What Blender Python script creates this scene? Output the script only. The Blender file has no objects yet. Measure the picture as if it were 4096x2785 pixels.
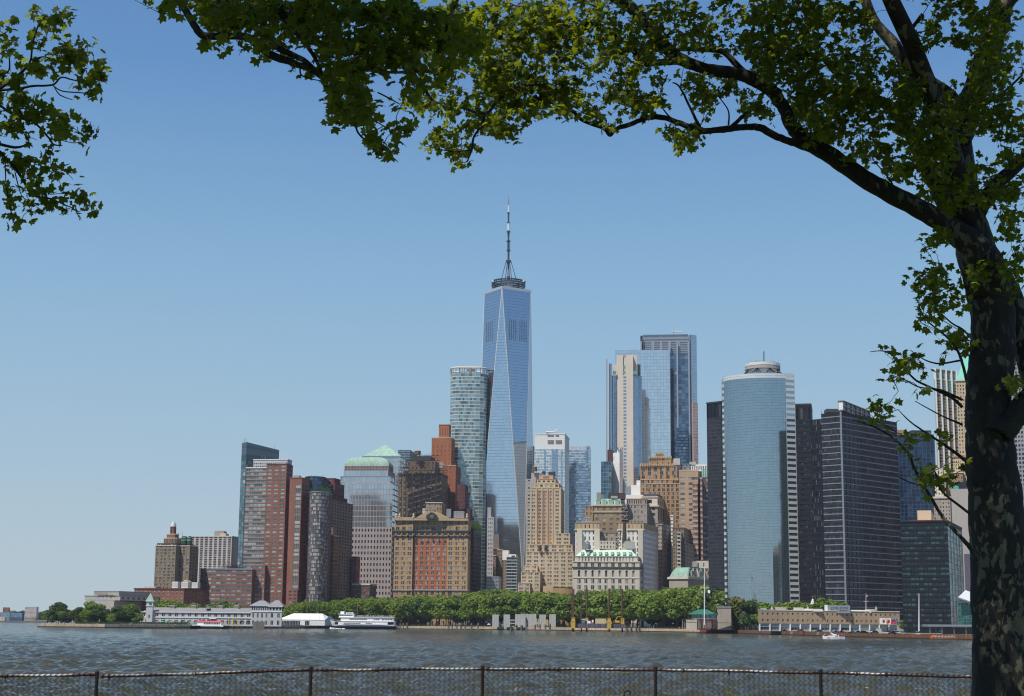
import bpy, math, random
import numpy as np
from mathutils import Matrix, Vector

# ---------------------------------------------------------------- camera, world, sun, exposure
scn = bpy.context.scene
W_, H_ = 4096.0, 2785.0
FPX = 6258.0
PITCH = math.atan(1099.5 / FPX)
ROLL = 0.0092
EYE = 6.5
_cp, _sp, _cr, _sr = math.cos(PITCH), math.sin(PITCH), math.cos(ROLL), math.sin(ROLL)
CF = np.array([0, _cp, _sp]); R0 = np.array([1.0, 0, 0]); U0 = np.array([0, -_sp, _cp])
CR = _cr * R0 + _sr * U0
CU = _cr * U0 - _sr * R0
cam_d = bpy.data.cameras.new('camera'); cam = bpy.data.objects.new('camera', cam_d)
scn.collection.objects.link(cam); scn.camera = cam
cam_d.sensor_width = 36.0; cam_d.lens = 36.0 * FPX / W_
cam_d.clip_start = 0.2; cam_d.clip_end = 20000
cam.matrix_world = Matrix(((CR[0], CU[0], -CF[0], 0), (CR[1], CU[1], -CF[1], 0), (CR[2], CU[2], -CF[2], EYE), (0, 0, 0, 1)))

SUN_EL = math.radians(57); SUN_AZ = math.radians(180 + 40)     # clockwise from +Y
world = bpy.data.worlds.new('World'); scn.world = world; world.use_nodes = True
wn = world.node_tree.nodes; wl = world.node_tree.links
sky = wn.new('ShaderNodeTexSky'); sky.sky_type = 'NISHITA'; sky.sun_disc = False
sky.sun_elevation = SUN_EL; sky.sun_rotation = SUN_AZ
sky.altitude = 10; sky.air_density = 1.0; sky.dust_density = 0.6; sky.ozone_density = 3.0
HAZE = 0.00004
# the same pale blue towards the horizon all round, blended into the physical sky
tcw = wn.new('ShaderNodeTexCoord'); sxw = wn.new('ShaderNodeSeparateXYZ'); wl.new(tcw.outputs['Generated'], sxw.inputs[0])
rw = wn.new('ShaderNodeValToRGB'); ew = rw.color_ramp.elements
SKYG = [(0.0, (0.52, 0.63, 0.69)), (0.05, (0.47, 0.61, 0.70)), (0.12, (0.375, 0.56, 0.705)), (0.22, (0.25, 0.465, 0.69)), (0.34, (0.12, 0.285, 0.575)), (0.60, (0.055, 0.15, 0.40)), (1.0, (0.035, 0.105, 0.31))]
ew[0].position, ew[0].color = SKYG[0][0], (*SKYG[0][1], 1); ew[1].position, ew[1].color = SKYG[-1][0], (*SKYG[-1][1], 1)
for p_, c_ in SKYG[1:-1]: e_ = ew.new(p_); e_.color = (*c_, 1)
wl.new(sxw.outputs['Z'], rw.inputs[0])
vm = wn.new('ShaderNodeVectorMath'); vm.operation = 'SCALE'; wl.new(rw.outputs[0], vm.inputs[0]); vm.inputs['Scale'].default_value = 10.0
mw = wn.new('ShaderNodeMix'); mw.data_type = 'RGBA'; mw.inputs[0].default_value = 0.88; wl.new(sky.outputs[0], mw.inputs[6]); wl.new(vm.outputs[0], mw.inputs[7])
wl.new(mw.outputs[2], wn['Background'].inputs[0]); wn['Background'].inputs[1].default_value = 0.10
sd = bpy.data.lights.new('sun', 'SUN'); sun = bpy.data.objects.new('sun', sd); scn.collection.objects.link(sun)
sd.energy = 5.0; sd.angle = math.radians(0.53); sd.color = (1.0, 0.94, 0.86)
to_sun = Vector((math.sin(SUN_AZ) * math.cos(SUN_EL), math.cos(SUN_AZ) * math.cos(SUN_EL), math.sin(SUN_EL)))
sun.rotation_euler = to_sun.to_track_quat('Z', 'Y').to_euler(); sun.location = (-60, -60, 90)
scn.view_settings.view_transform = 'Standard'; scn.view_settings.look = 'None'
scn.view_settings.exposure = 0.0; scn.view_settings.gamma = 1.0
scn.view_settings.use_curve_mapping = False
scn.render.engine = 'CYCLES'
scn.cycles.use_denoising = True
scn.cycles.filter_width = 1.15
scn.cycles.max_bounces = 6; scn.cycles.diffuse_bounces = 2; scn.cycles.glossy_bounces = 3
scn.cycles.transmission_bounces = 3; scn.cycles.transparent_max_bounces = 6; scn.cycles.volume_bounces = 0
scn.cycles.caustics_reflective = False; scn.cycles.caustics_refractive = False
scn.cycles.sample_clamp_indirect = 4

rng = np.random.default_rng(7); random.seed(7)
COL = scn.collection
GZ = 2.6           # level of the far shore

def ray(x, y):
    return CF * FPX + CR * (x - W_ / 2) + CU * (H_ / 2 - y)
def P(x, y, D):
    "point at picture position x,y (photo pixels) and forward distance D"
    r = ray(x, y); s = D / r[1]
    return np.array([r[0] * s, D, EYE + r[2] * s])
def GX(x, y):
    r = ray(x, y); return r[0] / r[1]
def atz(x, y, z):
    "point where the ray through x,y meets the level z"
    r = ray(x, y); s = (z - EYE) / r[2]
    return np.array([r[0] * s, r[1] * s, z])
def zat(x, y, D): return P(x, y, D)[2]
def px(D, n=1.0): return n * D / FPX

# ---------------------------------------------------------------- materials
MATS = {}
def nt(name):
    m = bpy.data.materials.new(name); m.use_nodes = True
    return m, m.node_tree.nodes, m.node_tree.links, m.node_tree.nodes['Principled BSDF']
def ramp(nodes, pts):
    r = nodes.new('ShaderNodeValToRGB'); e = r.color_ramp.elements
    e[0].position, e[0].color = pts[0][0], (*pts[0][1], 1)
    e[1].position, e[1].color = pts[-1][0], (*pts[-1][1], 1)
    for p, c in pts[1:-1]:
        n = e.new(p); n.color = (*c, 1)
    return r
def wallm(name, col, var=0.18, scale=0.15, rough=0.85, metal=0.0, streak=True, bump=0.0):
    if name in MATS: return MATS[name]
    m, n, l, b = nt(name)
    tc = n.new('ShaderNodeNewGeometry')
    mp = n.new('ShaderNodeMapping'); mp.inputs['Scale'].default_value = (1, 1, 0.25 if streak else 1)
    l.new(tc.outputs['Position'], mp.inputs[0])
    a = n.new('ShaderNodeTexNoise'); a.inputs['Scale'].default_value = scale; a.inputs['Detail'].default_value = 6
    l.new(mp.outputs[0], a.inputs[0])
    a2 = n.new('ShaderNodeTexNoise'); a2.inputs['Scale'].default_value = scale * 9; a2.inputs['Detail'].default_value = 4
    l.new(tc.outputs['Position'], a2.inputs[0])
    mx = n.new('ShaderNodeMath'); mx.operation = 'ADD'; l.new(a.outputs[0], mx.inputs[0]); l.new(a2.outputs[0], mx.inputs[1])
    mm = n.new('ShaderNodeMath'); mm.operation = 'MULTIPLY'; l.new(mx.outputs[0], mm.inputs[0]); mm.inputs[1].default_value = 0.5
    c0 = tuple(c * (1 - var * 1.6) for c in col); c1 = tuple(min(1, c * (1 + var * 1.6)) for c in col)
    r = ramp(n, [(0.3, c0), (0.7, c1)]); l.new(mm.outputs[0], r.inputs[0]); l.new(r.outputs[0], b.inputs['Base Color'])
    b.inputs['Roughness'].default_value = rough; b.inputs['Metallic'].default_value = metal; b.inputs['Specular IOR Level'].default_value = .3
    if bump:
        bp = n.new('ShaderNodeBump'); bp.inputs['Strength'].default_value = bump; l.new(a2.outputs[0], bp.inputs['Height']); l.new(bp.outputs[0], b.inputs['Normal'])
    MATS[name] = m; return m
def glassm(name, base, blind=(0.35, 0.36, 0.33), prob=0.25, metal=0.0, rough=0.06, var=0.4, wob=0.0, spec=0.5, wscale=0.25):
    "window glass: dark behind, each pane a little different; a share of panes has pale blinds down"
    if name in MATS: return MATS[name]
    m, n, l, b = nt(name)
    oi = n.new('ShaderNodeObjectInfo'); at = n.new('ShaderNodeAttribute'); at.attribute_name = 'rnd'
    ad = n.new('ShaderNodeMath'); ad.operation = 'ADD'; l.new(oi.outputs['Random'], ad.inputs[0]); l.new(at.outputs['Fac'], ad.inputs[1])
    fr = n.new('ShaderNodeMath'); fr.operation = 'FRACT'; l.new(ad.outputs[0], fr.inputs[0])
    lo = tuple(c * (1 - var) for c in base); hi = tuple(min(1, c * (1 + var)) for c in base)
    if prob > 0:
        r = ramp(n, [(0.0, lo), (max(0.01, 1 - prob - 0.02), hi), (1 - prob, tuple(c * .6 for c in blind)), (1.0, blind)])
    else:
        r = ramp(n, [(0.0, lo), (1.0, hi)])
    l.new(fr.outputs[0], r.inputs[0]); l.new(r.outputs[0], b.inputs['Base Color'])
    b.inputs['Roughness'].default_value = rough; b.inputs['Metallic'].default_value = metal
    b.inputs['Specular IOR Level'].default_value = spec
    if wob:
        g = n.new('ShaderNodeNewGeometry'); t = n.new('ShaderNodeTexNoise'); t.inputs['Scale'].default_value = wscale; t.inputs['Detail'].default_value = 3
        l.new(g.outputs['Position'], t.inputs[0]); bp = n.new('ShaderNodeBump'); bp.inputs['Strength'].default_value = 1.0; bp.inputs['Distance'].default_value = wob
        l.new(t.outputs[0], bp.inputs['Height']); l.new(bp.outputs[0], b.inputs['Normal'])
    MATS[name] = m; return m
def plain(name, col, rough=0.6, metal=0.0, var=0.08, scale=1.0):
    return wallm(name, col, var, scale, rough, metal, False)

# ---------------------------------------------------------------- mesh building
class MB:
    def __init__(s): s.v = []; s.f = []; s.m = []; s.r = None
    def quad(s, a, b, c, d, m=0):
        n = len(s.v); s.v += [tuple(a), tuple(b), tuple(c), tuple(d)]; s.f.append((n, n + 1, n + 2, n + 3)); s.m.append(m)
    def poly(s, pts, m=0):
        n = len(s.v); s.v += [tuple(p) for p in pts]; s.f.append(tuple(range(n, n + len(pts)))); s.m.append(m)
    def box(s, x0, x1, y0, y1, z0, z1, m=0, M=None):
        c = [(x0, y0, z0), (x1, y0, z0), (x1, y1, z0), (x0, y1, z0), (x0, y0, z1), (x1, y0, z1), (x1, y1, z1), (x0, y1, z1)]
        if M is not None: c = [tuple(M @ Vector(p)) for p in c]
        n = len(s.v); s.v += c
        for f in ((0, 3, 2, 1), (4, 5, 6, 7), (0, 1, 5, 4), (1, 2, 6, 5), (2, 3, 7, 6), (3, 0, 4, 7)):
            s.f.append(tuple(n + i for i in f)); s.m.append(m)
    def prism(s, pts, z0, z1, m=0, cap=True, top=None):
        "pts: plan polygon, clockwise seen from above (left to right as the viewer sees it, then back)"
        k = len(pts)
        for i in range(k):
            a, b = pts[i], pts[(i + 1) % k]
            s.quad((a[0], a[1], z0), (b[0], b[1], z0), (b[0], b[1], z1), (a[0], a[1], z1), m)
        if cap: s.poly([(p[0], p[1], z1) for p in pts], m if top is None else top); s.poly([(p[0], p[1], z0) for p in reversed(pts)], m)
    def tube(s, pts, rad, n=8, m=0, cap=True):
        "pts list of 3-vectors, rad list or number"
        pts = [np.array(p, float) for p in pts]
        if not hasattr(rad, '__len__'): rad = [rad] * len(pts)
        base = len(s.v); ref = np.array([0.31, 0.17, 0.93])
        for i, p in enumerate(pts):
            t = pts[min(i + 1, len(pts) - 1)] - pts[max(i - 1, 0)]; t /= (np.linalg.norm(t) + 1e-9)
            if i == 0:
                r_ = ref if abs(t @ ref) < 0.9 else np.array([1.0, 0, 0]); u = np.cross(t, r_)
            else: u = u - t * (u @ t)
            u /= np.linalg.norm(u) + 1e-9; w = np.cross(t, u)
            for j in range(n):
                a = 2 * math.pi * j / n; s.v.append(tuple(p + rad[i] * (math.cos(a) * u + math.sin(a) * w)))
        for i in range(len(pts) - 1):
            for j in range(n):
                a = base + i * n + j; b = base + i * n + (j + 1) % n
                s.f.append((a, b, b + n, a + n)); s.m.append(m)
        if cap:
            s.f.append(tuple(base + j for j in reversed(range(n)))); s.m.append(m)
            e = base + (len(pts) - 1) * n; s.f.append(tuple(e + j for j in range(n))); s.m.append(m)
    def lathe(s, c, prof, n=16, m=0):
        "prof: list of (radius, z) from bottom to top"
        base = len(s.v)
        for r, z in prof:
            for j in range(n):
                a = 2 * math.pi * j / n; s.v.append((c[0] + r * math.cos(a), c[1] + r * math.sin(a), z))
        for i in range(len(prof) - 1):
            for j in range(n):
                a = base + i * n + j; b = base + i * n + (j + 1) % n; s.f.append((a, b, b + n, a + n)); s.m.append(m)
        s.f.append(tuple(base + j for j in reversed(range(n)))); s.m.append(m)
        e = base + (len(prof) - 1) * n; s.f.append(tuple(e + j for j in range(n))); s.m.append(m)
    def mesh(s, name, mats, smooth=False):
        me = bpy.data.meshes.new(name); me.from_pydata(s.v, [], s.f)
        for mt in (mats if isinstance(mats, (list, tuple)) else [mats]): me.materials.append(mt)
        if len(me.materials) > 1: me.polygons.foreach_set('material_index', s.m)
        if smooth: me.polygons.foreach_set('use_smooth', [True] * len(s.f))
        me.update(); return me
    def build(s, name, mats, parent=None, smooth=False, kind=None, local=None):
        if local is not None: s.v = [(a - local[0], b - local[1], c - local[2]) for a, b, c in s.v]
        me = s.mesh(name, mats, smooth); o = bpy.data.objects.new(name, me); COL.objects.link(o)
        if parent is not None:
            o.parent = parent
            if local is None: o.matrix_parent_inverse = Matrix.Translation(-parent.location)
        elif local is not None: o.location = local
        if kind: o['kind'] = kind
        return o

def tag(o, label=None, cat=None, group=None, kind=None):
    if label: o['label'] = label
    if cat: o['category'] = cat
    if group: o['group'] = group
    if kind: o['kind'] = kind
    return o
def thing(name, label, cat, loc=(0, 0, 0), group=None):
    o = bpy.data.objects.new(name, None); COL.objects.link(o); o.location = loc; o.empty_display_size = 1
    return tag(o, label, cat, group)
def np_mesh(name, V, F, mats, rnd=None, mi=None, smooth=False):
    me = bpy.data.meshes.new(name); V = np.asarray(V, np.float32); F = np.asarray(F, np.int32)
    k = F.shape[1]; me.vertices.add(len(V)); me.vertices.foreach_set('co', V.ravel())
    me.loops.add(F.size); me.loops.foreach_set('vertex_index', F.ravel())
    me.polygons.add(len(F)); me.polygons.foreach_set('loop_start', np.arange(0, F.size, k, dtype=np.int32))
    try: me.polygons.foreach_set('loop_total', np.full(len(F), k, np.int32))
    except Exception: pass
    for m in (mats if isinstance(mats, (list, tuple)) else [mats]): me.materials.append(m)
    if mi is not None: me.polygons.foreach_set('material_index', np.asarray(mi, np.int32))
    if rnd is not None:
        a = me.attributes.new('rnd', 'FLOAT', 'FACE'); a.data.foreach_set('value', np.asarray(rnd, np.float32))
    if smooth: me.polygons.foreach_set('use_smooth', np.ones(len(F), bool))
    me.update(calc_edges=True); return me
def obj(name, me, parent=None, loc=None, kind=None):
    o = bpy.data.objects.new(name, me); COL.objects.link(o)
    if parent is not None:
        o.parent = parent
        if loc is None: o.matrix_parent_inverse = Matrix.Translation(-parent.location)
    if loc is not None: o.location = loc
    if kind: o['kind'] = kind
    return o
def copy_tree(root, loc, rz=0, scale=1.0, label=None):
    r = root.copy(); COL.objects.link(r); r.location = loc; r.rotation_euler = (0, 0, rz); r.scale = (scale,) * 3 if not hasattr(scale, '__len__') else scale
    if label: r['label'] = label
    for ch in list(root.children):
        c = ch.copy(); COL.objects.link(c); c.parent = r
        for g in ch.children:
            d = g.copy(); COL.objects.link(d); d.parent = c
    return r
def text_mesh(body, size, mat, M, parent, depth=0.05, name='lettering', spacing=1.0, align='CENTER'):
    cu = bpy.data.curves.new(name, 'FONT'); cu.body = body; cu.size = size; cu.extrude = depth; cu.align_x = align; cu.space_character = spacing
    t = bpy.data.objects.new(name + '_curve', cu); me = bpy.data.meshes.new_from_object(t); bpy.data.objects.remove(t); bpy.data.curves.remove(cu)
    me.name = name; me.materials.clear(); me.materials.append(mat)
    o = bpy.data.objects.new(name, me); COL.objects.link(o); o.parent = parent
    o.matrix_parent_inverse = Matrix.Translation(-parent.location); o.matrix_basis = M
    return o

ORD = ['leftmost', 'second', 'third', 'fourth', 'fifth', 'sixth', 'seventh', 'eighth', 'ninth', 'tenth', 'eleventh', 'twelfth']
MARKS = [(1110, 'near the pier building'), (1330, 'by the white tent'), (1580, 'by the white ferry'), (1700, 'left of the orange office'), (1890, 'right of the orange office'), (1965, 'below the black clad office'), (2060, 'by the left granite slabs'), (2150, 'by the wide granite slabs'), (2290, 'below the tan stepped tower'), (2430, 'behind the cream container'), (2570, 'behind the barge right end'), (2680, 'below the shaded stepped blocks'), (2830, 'below the grand stone building'), (2905, 'by the green roofed restaurant'), (9999, 'below the curved mirror tower')]
def relabel(items):
    "items: (object, picture column, words before, words after); counts alike ones from the left beside each landmark"
    gr = {}
    for o, x, pre in items: gr.setdefault((pre, next(m for lim, m in MARKS if x < lim)), []).append((x, o))
    for (pre, m), L in gr.items():
        L.sort(key=lambda t: t[0])
        for i, (x, o) in enumerate(L): o['label'] = pre + ' ' + m + (', ' + (ORD[i] if i < 12 else 'last') + ' from the left' if i else ', leftmost' if len(L) > 1 else '')
# ---------------------------------------------------------------- buildings
class S:
    "how one face of a building is divided into windows"
    def __init__(s, nx, fp, ww=.6, wh=.6, g=1, gp=.12, rec=.3, top=0.0, bot=0.0, mar=0.0, glass=None, kind='plain', name='window', frame=None, cols=None, skip=None, nz=None, vo=0.5):
        s.__dict__.update(locals()); del s.__dict__['s']
NPARTS = 300
class Bld:
    def __init__(s, name, label, cat='building', D=1500, xc=2048, limit=NPARTS):
        p = P(xc, 2400, D); s.D = D
        s.root = thing(name, label, cat, (float(p[0]), D, GZ)); s.panes = {}; s.count = 0; s.limit = limit; s.walls = 0
    def part(s, mb, name, mats, smooth=False, kind=None): return mb.build(name, mats, s.root, smooth, kind)
    def facade(s, mb, p, q, z0, z1, sp, wm=0):
        p = np.array(p[:2], float); q = np.array(q[:2], float); L = np.linalg.norm(q - p); u = (q - p) / L
        inw = np.array([-u[1], u[0]])
        def pt(a, z, d=0.0): w = p + u * a + inw * d; return (w[0], w[1], z)
        if sp is None:
            mb.quad(pt(0, z0), pt(L, z0), pt(L, z1), pt(0, z1), wm); return
        D = max(200, (p[1] + q[1]) / 2); fh = px(D, sp.fp); top = px(D, sp.top); bot = px(D, sp.bot)
        nz = sp.nz or max(1, int(round((z1 - z0 - top - bot) / fh))); fh = (z1 - z0 - top - bot) / nz
        mar = sp.mar * L; cols = []
        if sp.cols: cols = [(a * L, b * L) for a, b in sp.cols]
        else:
            cw = (L - 2 * mar) / sp.nx
            for i in range(sp.nx):
                c = mar + cw * (i + .5); w = cw * sp.ww / sp.g
                for k in range(sp.g):
                    cc = c + (k - (sp.g - 1) / 2) * w * (1.0)
                    ew = w * (1 - sp.gp) if sp.g > 1 else w
                    cols.append((cc - ew / 2, cc + ew / 2))
        rows = []
        for j in range(nz):
            c = z1 - top - fh * (j + .5); h = fh * sp.wh; rows.append((c - h * sp.vo, c + h * (1 - sp.vo)))
        rows.sort()
        zz = z0
        for (a, b) in rows:
            mb.quad(pt(0, zz), pt(L, zz), pt(L, a), pt(0, a), wm); zz = b
        mb.quad(pt(0, zz), pt(L, zz), pt(L, z1), pt(0, z1), wm)
        r = sp.rec
        gl = sp.glass; fr = sp.frame or gl
        for (a, b) in rows:
            aa = 0
            for (c, d) in cols:
                mb.quad(pt(aa, a), pt(c, a), pt(c, b), pt(aa, b), wm); aa = d
                mb.quad(pt(c, a), pt(c, a, r), pt(c, b, r), pt(c, b), wm); mb.quad(pt(d, a, r), pt(d, a), pt(d, b), pt(d, b, r), wm)
                mb.quad(pt(c, a), pt(d, a), pt(d, a, r), pt(c, a, r), wm); mb.quad(pt(c, b, r), pt(d, b, r), pt(d, b), pt(c, b), wm)
                w = d - c; h = b - a
                key = (sp.name, sp.kind, round(w, 2), round(h, 2), gl.name, fr.name, round(r, 2))
                m = pt((c + d) / 2, (a + b) / 2)
                s.panes.setdefault(key, []).append((m[0], m[1], m[2], u[0], u[1])); 
            mb.quad(pt(aa, a), pt(L, a), pt(L, b), pt(aa, b), wm)
    def template(s, key):
        name, kind, w, h, gl, fr, r = key; V = []; F = []; M = []
        def q(x0, x1, z0, z1, y, m):
            n = len(V); V.extend([(x0, y, z0), (x1, y, z0), (x1, y, z1), (x0, y, z1)]); F.append((n, n + 1, n + 2, n + 3)); M.append(m)
        W2, H2 = w / 2, h / 2; t = min(0.14, w * .07)
        q(-W2, W2, -H2, H2, r, 0)
        if kind in ('hung', 'two', 'three'):
            y = r - .06
            q(-W2, -W2 + t, -H2, H2, y, 1); q(W2 - t, W2, -H2, H2, y, 1); q(-W2, W2, H2 - t, H2, y - .01, 1)
        if kind == 'hung': q(-W2, W2, -t / 2, t / 2, r - .08, 1)
        if kind == 'two': q(-t / 2, t / 2, -H2, H2, r - .08, 1)
        if kind == 'three': q(-W2 / 3 - t / 2, -W2 / 3 + t / 2, -H2, H2, r - .08, 1); q(W2 / 3 - t / 2, W2 / 3 + t / 2, -H2, H2, r - .08, 1)
        if kind == 'hung': q(-W2 - .12, W2 + .12, -H2 - .22, -H2, -.06, 1)
        return np.array(V), np.array(F), np.array(M)
    def finish(s):
        left = s.limit
        for key, L in s.panes.items():
            V, F, M = s.template(key); gl = bpy.data.materials[key[4]]; fr = bpy.data.materials[key[5]]
            arr = np.array(L); idx = np.arange(len(arr))
            k = min(left, len(arr)); left -= k
            if k:
                me = np_mesh(key[0], V, F, [gl, fr], mi=M); base = np.array(s.root.location)
                for i in idx[:k]:
                    x, y, z, ux, uy = arr[i]; o = bpy.data.objects.new(key[0], me); COL.objects.link(o); o.parent = s.root
                    o.location = (x - base[0], y - base[1], z - base[2]); o.rotation_euler = (0, 0, math.atan2(uy, ux))
            if k < len(arr):
                R = arr[k:]; n = len(R); ux, uy = R[:, 3:4], R[:, 4:5]
                X = R[:, 0:1] + V[None, :, 0] * ux - V[None, :, 1] * uy
                Y = R[:, 1:2] + V[None, :, 0] * uy + V[None, :, 1] * ux
                Z = R[:, 2:3] + V[None, :, 2]
                VV = np.stack([X, Y, Z], -1).reshape(-1, 3); FF = (F[None] + (np.arange(n) * len(V))[:, None, None]).reshape(-1, 4)
                rnd = np.repeat(rng.random(n), len(F)); me = np_mesh(key[0], VV, FF, [gl, fr], rnd, np.tile(M, n))
                obj(key[0] + '_rows', me, s.root, kind='stuff')
        return s.root
    def plan(s, xl, xc, xr, yt, D, a, dep=None):
        C = np.array([GX(xc, yt) * D, D])
        def meet(u, x):
            g = GX(x, yt); return (g * C[1] - C[0]) / (u[0] - g * u[1])
        a0 = a
        if xr is not None and dep is None:
            for k in range(75):      # turn the building until its right side is no deeper than a real one
                r_ = math.radians(a0 + k); t = meet(np.array([math.sin(r_), math.cos(r_)]), xr)
                if 0 < t <= 85: break
            a = a0 + k
        a = math.radians(a); uL = np.array([-math.cos(a), math.sin(a)]); A = C + uL * meet(uL, xl)
        if xr is not None and dep is None: B = C + np.array([math.sin(a), math.cos(a)]) * t
        else: B = C + np.array([math.sin(a), math.cos(a)]) * (dep or 30)
        return A, C, B, A + B - C
    def block(s, xl, xc, xr, yt, D, a, mats, left=None, right=None, yb=None, dep=None, cor=None, name='wall', zb=None, fadeleft=None):
        "two visible faces that meet at picture column xc; cor=(height, overhang, material)"
        A, C, B, E = s.plan(xl, xc, xr, yt, D, a, dep); z1 = zat(xc, yt, D)
        z0 = zb if zb is not None else (GZ if yb is None else zat(xc, yb, D))
        mb = MB(); s.facade(mb, A, C, z0, z1, left); s.facade(mb, C, B, z0, z1, right)
        for (p, q) in ((B, E), (E, A)): mb.quad((p[0], p[1], z0), (q[0], q[1], z0), (q[0], q[1], z1), (p[0], p[1], z1))
        mb.poly([(p[0], p[1], z1 - .02) for p in (A, C, B, E)])
        s.part(mb, name, mats)
        if cor: s.band([A, C, B, E], z1, cor[0], cor[1], cor[2])
        return A, C, B, E, z0, z1
    def band(s, pts, z, h, out, mat, name='cornice'):
        c = sum(np.array(p[:2]) for p in pts) / len(pts); o = []
        k = len(pts)
        for i in range(k):
            p0, p1, p2 = (np.array(pts[(i + d) % k][:2], float) for d in (-1, 0, 1))
            a = (p1 - p0) / (np.linalg.norm(p1 - p0) + 1e-9); b = (p2 - p1) / (np.linalg.norm(p2 - p1) + 1e-9)
            na = np.array([a[1], -a[0]]); nb = np.array([b[1], -b[0]]); n = na + nb; n /= max(.4, (n @ n) / 2) ; o.append(p1 + n * out)
        mb = MB(); mb.prism(o, z - h / 2, z + h / 2); s.part(mb, name, mat)
    def box(s, x0, x1, y0, y1, D, dep, mat, name='plant_room', a=0, sp=None):
        "picture-sized box: columns x0..x1, rows y0 (top)..y1"
        return s.block(x0, x1, None, y0, D, a, mat, left=sp, yb=y1, dep=dep, name=name)
    def ring(s, pts, z0, z1, mats, sp, name='wall', nvis=None):
        mb = MB(); k = len(pts)
        for i in range(k):
            s.facade(mb, pts[i], pts[(i + 1) % k], z0, z1, (sp[i] if i < len(sp) else None) if isinstance(sp, list) else (sp if nvis is None or i < nvis else None))
        mb.poly([(p[0], p[1], z1 - .02) for p in pts]); s.part(mb, name, mats)
    def tank(s, x, y0, y1, D, rpx, mat, capm=None):
        c = P(x, y1, D); z1 = zat(x, y0, D); r = px(D, rpx); h = z1 - c[2]
        mb = MB(); mb.lathe(c, [(r * .9, c[2] + h * .25), (r, c[2] + h * .25), (r, c[2] + h * .82)], 14); s.part(mb, 'water_tank', mat)
        mb = MB(); mb.lathe(c, [(r * 1.05, c[2] + h * .82), (r * .1, z1)], 14); s.part(mb, 'tank_roof', capm or mat)
        mb = MB()
        for sx in (-1, 1):
            for sy in (-1, 1): mb.tube([(c[0] + sx * r * .6, c[1] + sy * r * .6, c[2] - .5), (c[0] + sx * r * .6, c[1] + sy * r * .6, c[2] + h * .27)], r * .07, 4)
        s.part(mb, 'tank_legs', mat)
    def mast(s, x, y0, y1, D, rpx=1.0, mat=None):
        c = P(x, y1, D); z1 = zat(x, y0, D); mb = MB(); mb.tube([c, (c[0], c[1], z1)], [px(D, rpx), px(D, rpx * .5)], 5); s.part(mb, 'antenna', mat)
# ---------------------------------------------------------------- shared materials
G_DARK = glassm('dark_window', (0.035, 0.045, 0.055), (0.34, 0.35, 0.32), 0.34)
G_DULL = glassm('dull_window', (0.03, 0.035, 0.04), (0.16, 0.16, 0.15), 0.15)
G_APT = glassm('apartment_window', (0.07, 0.11, 0.12), (0.34, 0.42, 0.38), 0.5)
G_BLUE = glassm('blue_glass', (0.36, 0.45, 0.55), metal=.85, prob=0, var=.10, wob=.02, rough=.05)
G_PALE = glassm('pale_glass', (0.62, 0.70, 0.76), metal=.85, prob=0, var=.06, wob=.05, rough=.05, wscale=.08)
G_SKY = glassm('sky_glass', (0.44, 0.53, 0.62), metal=.9, prob=0, var=.07, wob=.02, rough=.06)
G_TEAL = glassm('teal_glass', (0.10, 0.19, 0.22), (0.45, 0.52, 0.48), .14, metal=.5, var=.5, wob=.03)
G_DEEP = glassm('deep_glass', (0.012, 0.02, 0.035), (0.06, 0.10, 0.14), .10, metal=.1, var=.5, spec=.3)
G_NIGHT = glassm('night_glass', (0.010, 0.013, 0.02), (0.10, 0.11, 0.12), .2, metal=.0, var=.5, spec=.2)
G_GREEN = glassm('green_black_glass', (0.012, 0.02, 0.024), (0.04, 0.10, 0.10), .3, metal=.1, spec=.5)
FR_W = plain('white_window_frame', (0.55, 0.55, 0.52)); FR_G = plain('grey_metal', (0.30, 0.32, 0.34), .4, .4)
FR_D = plain('dark_metal', (0.035, 0.038, 0.045), .45, .3); STEEL = plain('bright_steel', (0.62, 0.63, 0.64), .35, .6)
WHITE = plain('white_paint', (0.72, 0.72, 0.70), .5); CONC = wallm('pale_concrete', (0.46, 0.42, 0.36), .12)
COPPER = wallm('green_copper', (0.30, 0.44, 0.36), .22, .3); DKROOF = wallm('dark_roofing', (0.05, 0.05, 0.055), .2)
BROWN = wallm('brown_brick', (0.22, 0.17, 0.115), .15); REDB = wallm('red_brick', (0.225, 0.10, 0.07), .16)
DREDB = wallm('dark_red_brick', (0.12, 0.045, 0.04), .2); TAN = wallm('tan_brick', (0.47, 0.34, 0.20), .13)
BUFF = wallm('buff_brick', (0.50, 0.39, 0.255), .12); ORNG = wallm('orange_brick', (0.38, 0.215, 0.10), .16)
RUST = wallm('orange_red_brick', (0.40, 0.135, 0.06), .16); LIME = wallm('pale_limestone', (0.56, 0.50, 0.42), .12)
GREYST = wallm('grey_stone', (0.34, 0.29, 0.24), .16); PINK = wallm('pink_grey_panel', (0.46, 0.42, 0.40), .08)
GRAN = wallm('pink_granite', (0.33, 0.28, 0.26), .10); GREYG = wallm('grey_granite', (0.36, 0.34, 0.32), .1)
BLACKM = wallm('black_cladding', (0.010, 0.012, 0.016), .3, .2, .7); CHAR = wallm('charcoal_mullion', (0.06, 0.063, 0.07), .2, .2, .5)
OCHRE = wallm('ochre_brick', (0.33, 0.22, 0.115), .16); WOODT = wallm('tank_wood', (0.13, 0.09, 0.06), .3)
LEAF_M = None

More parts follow.
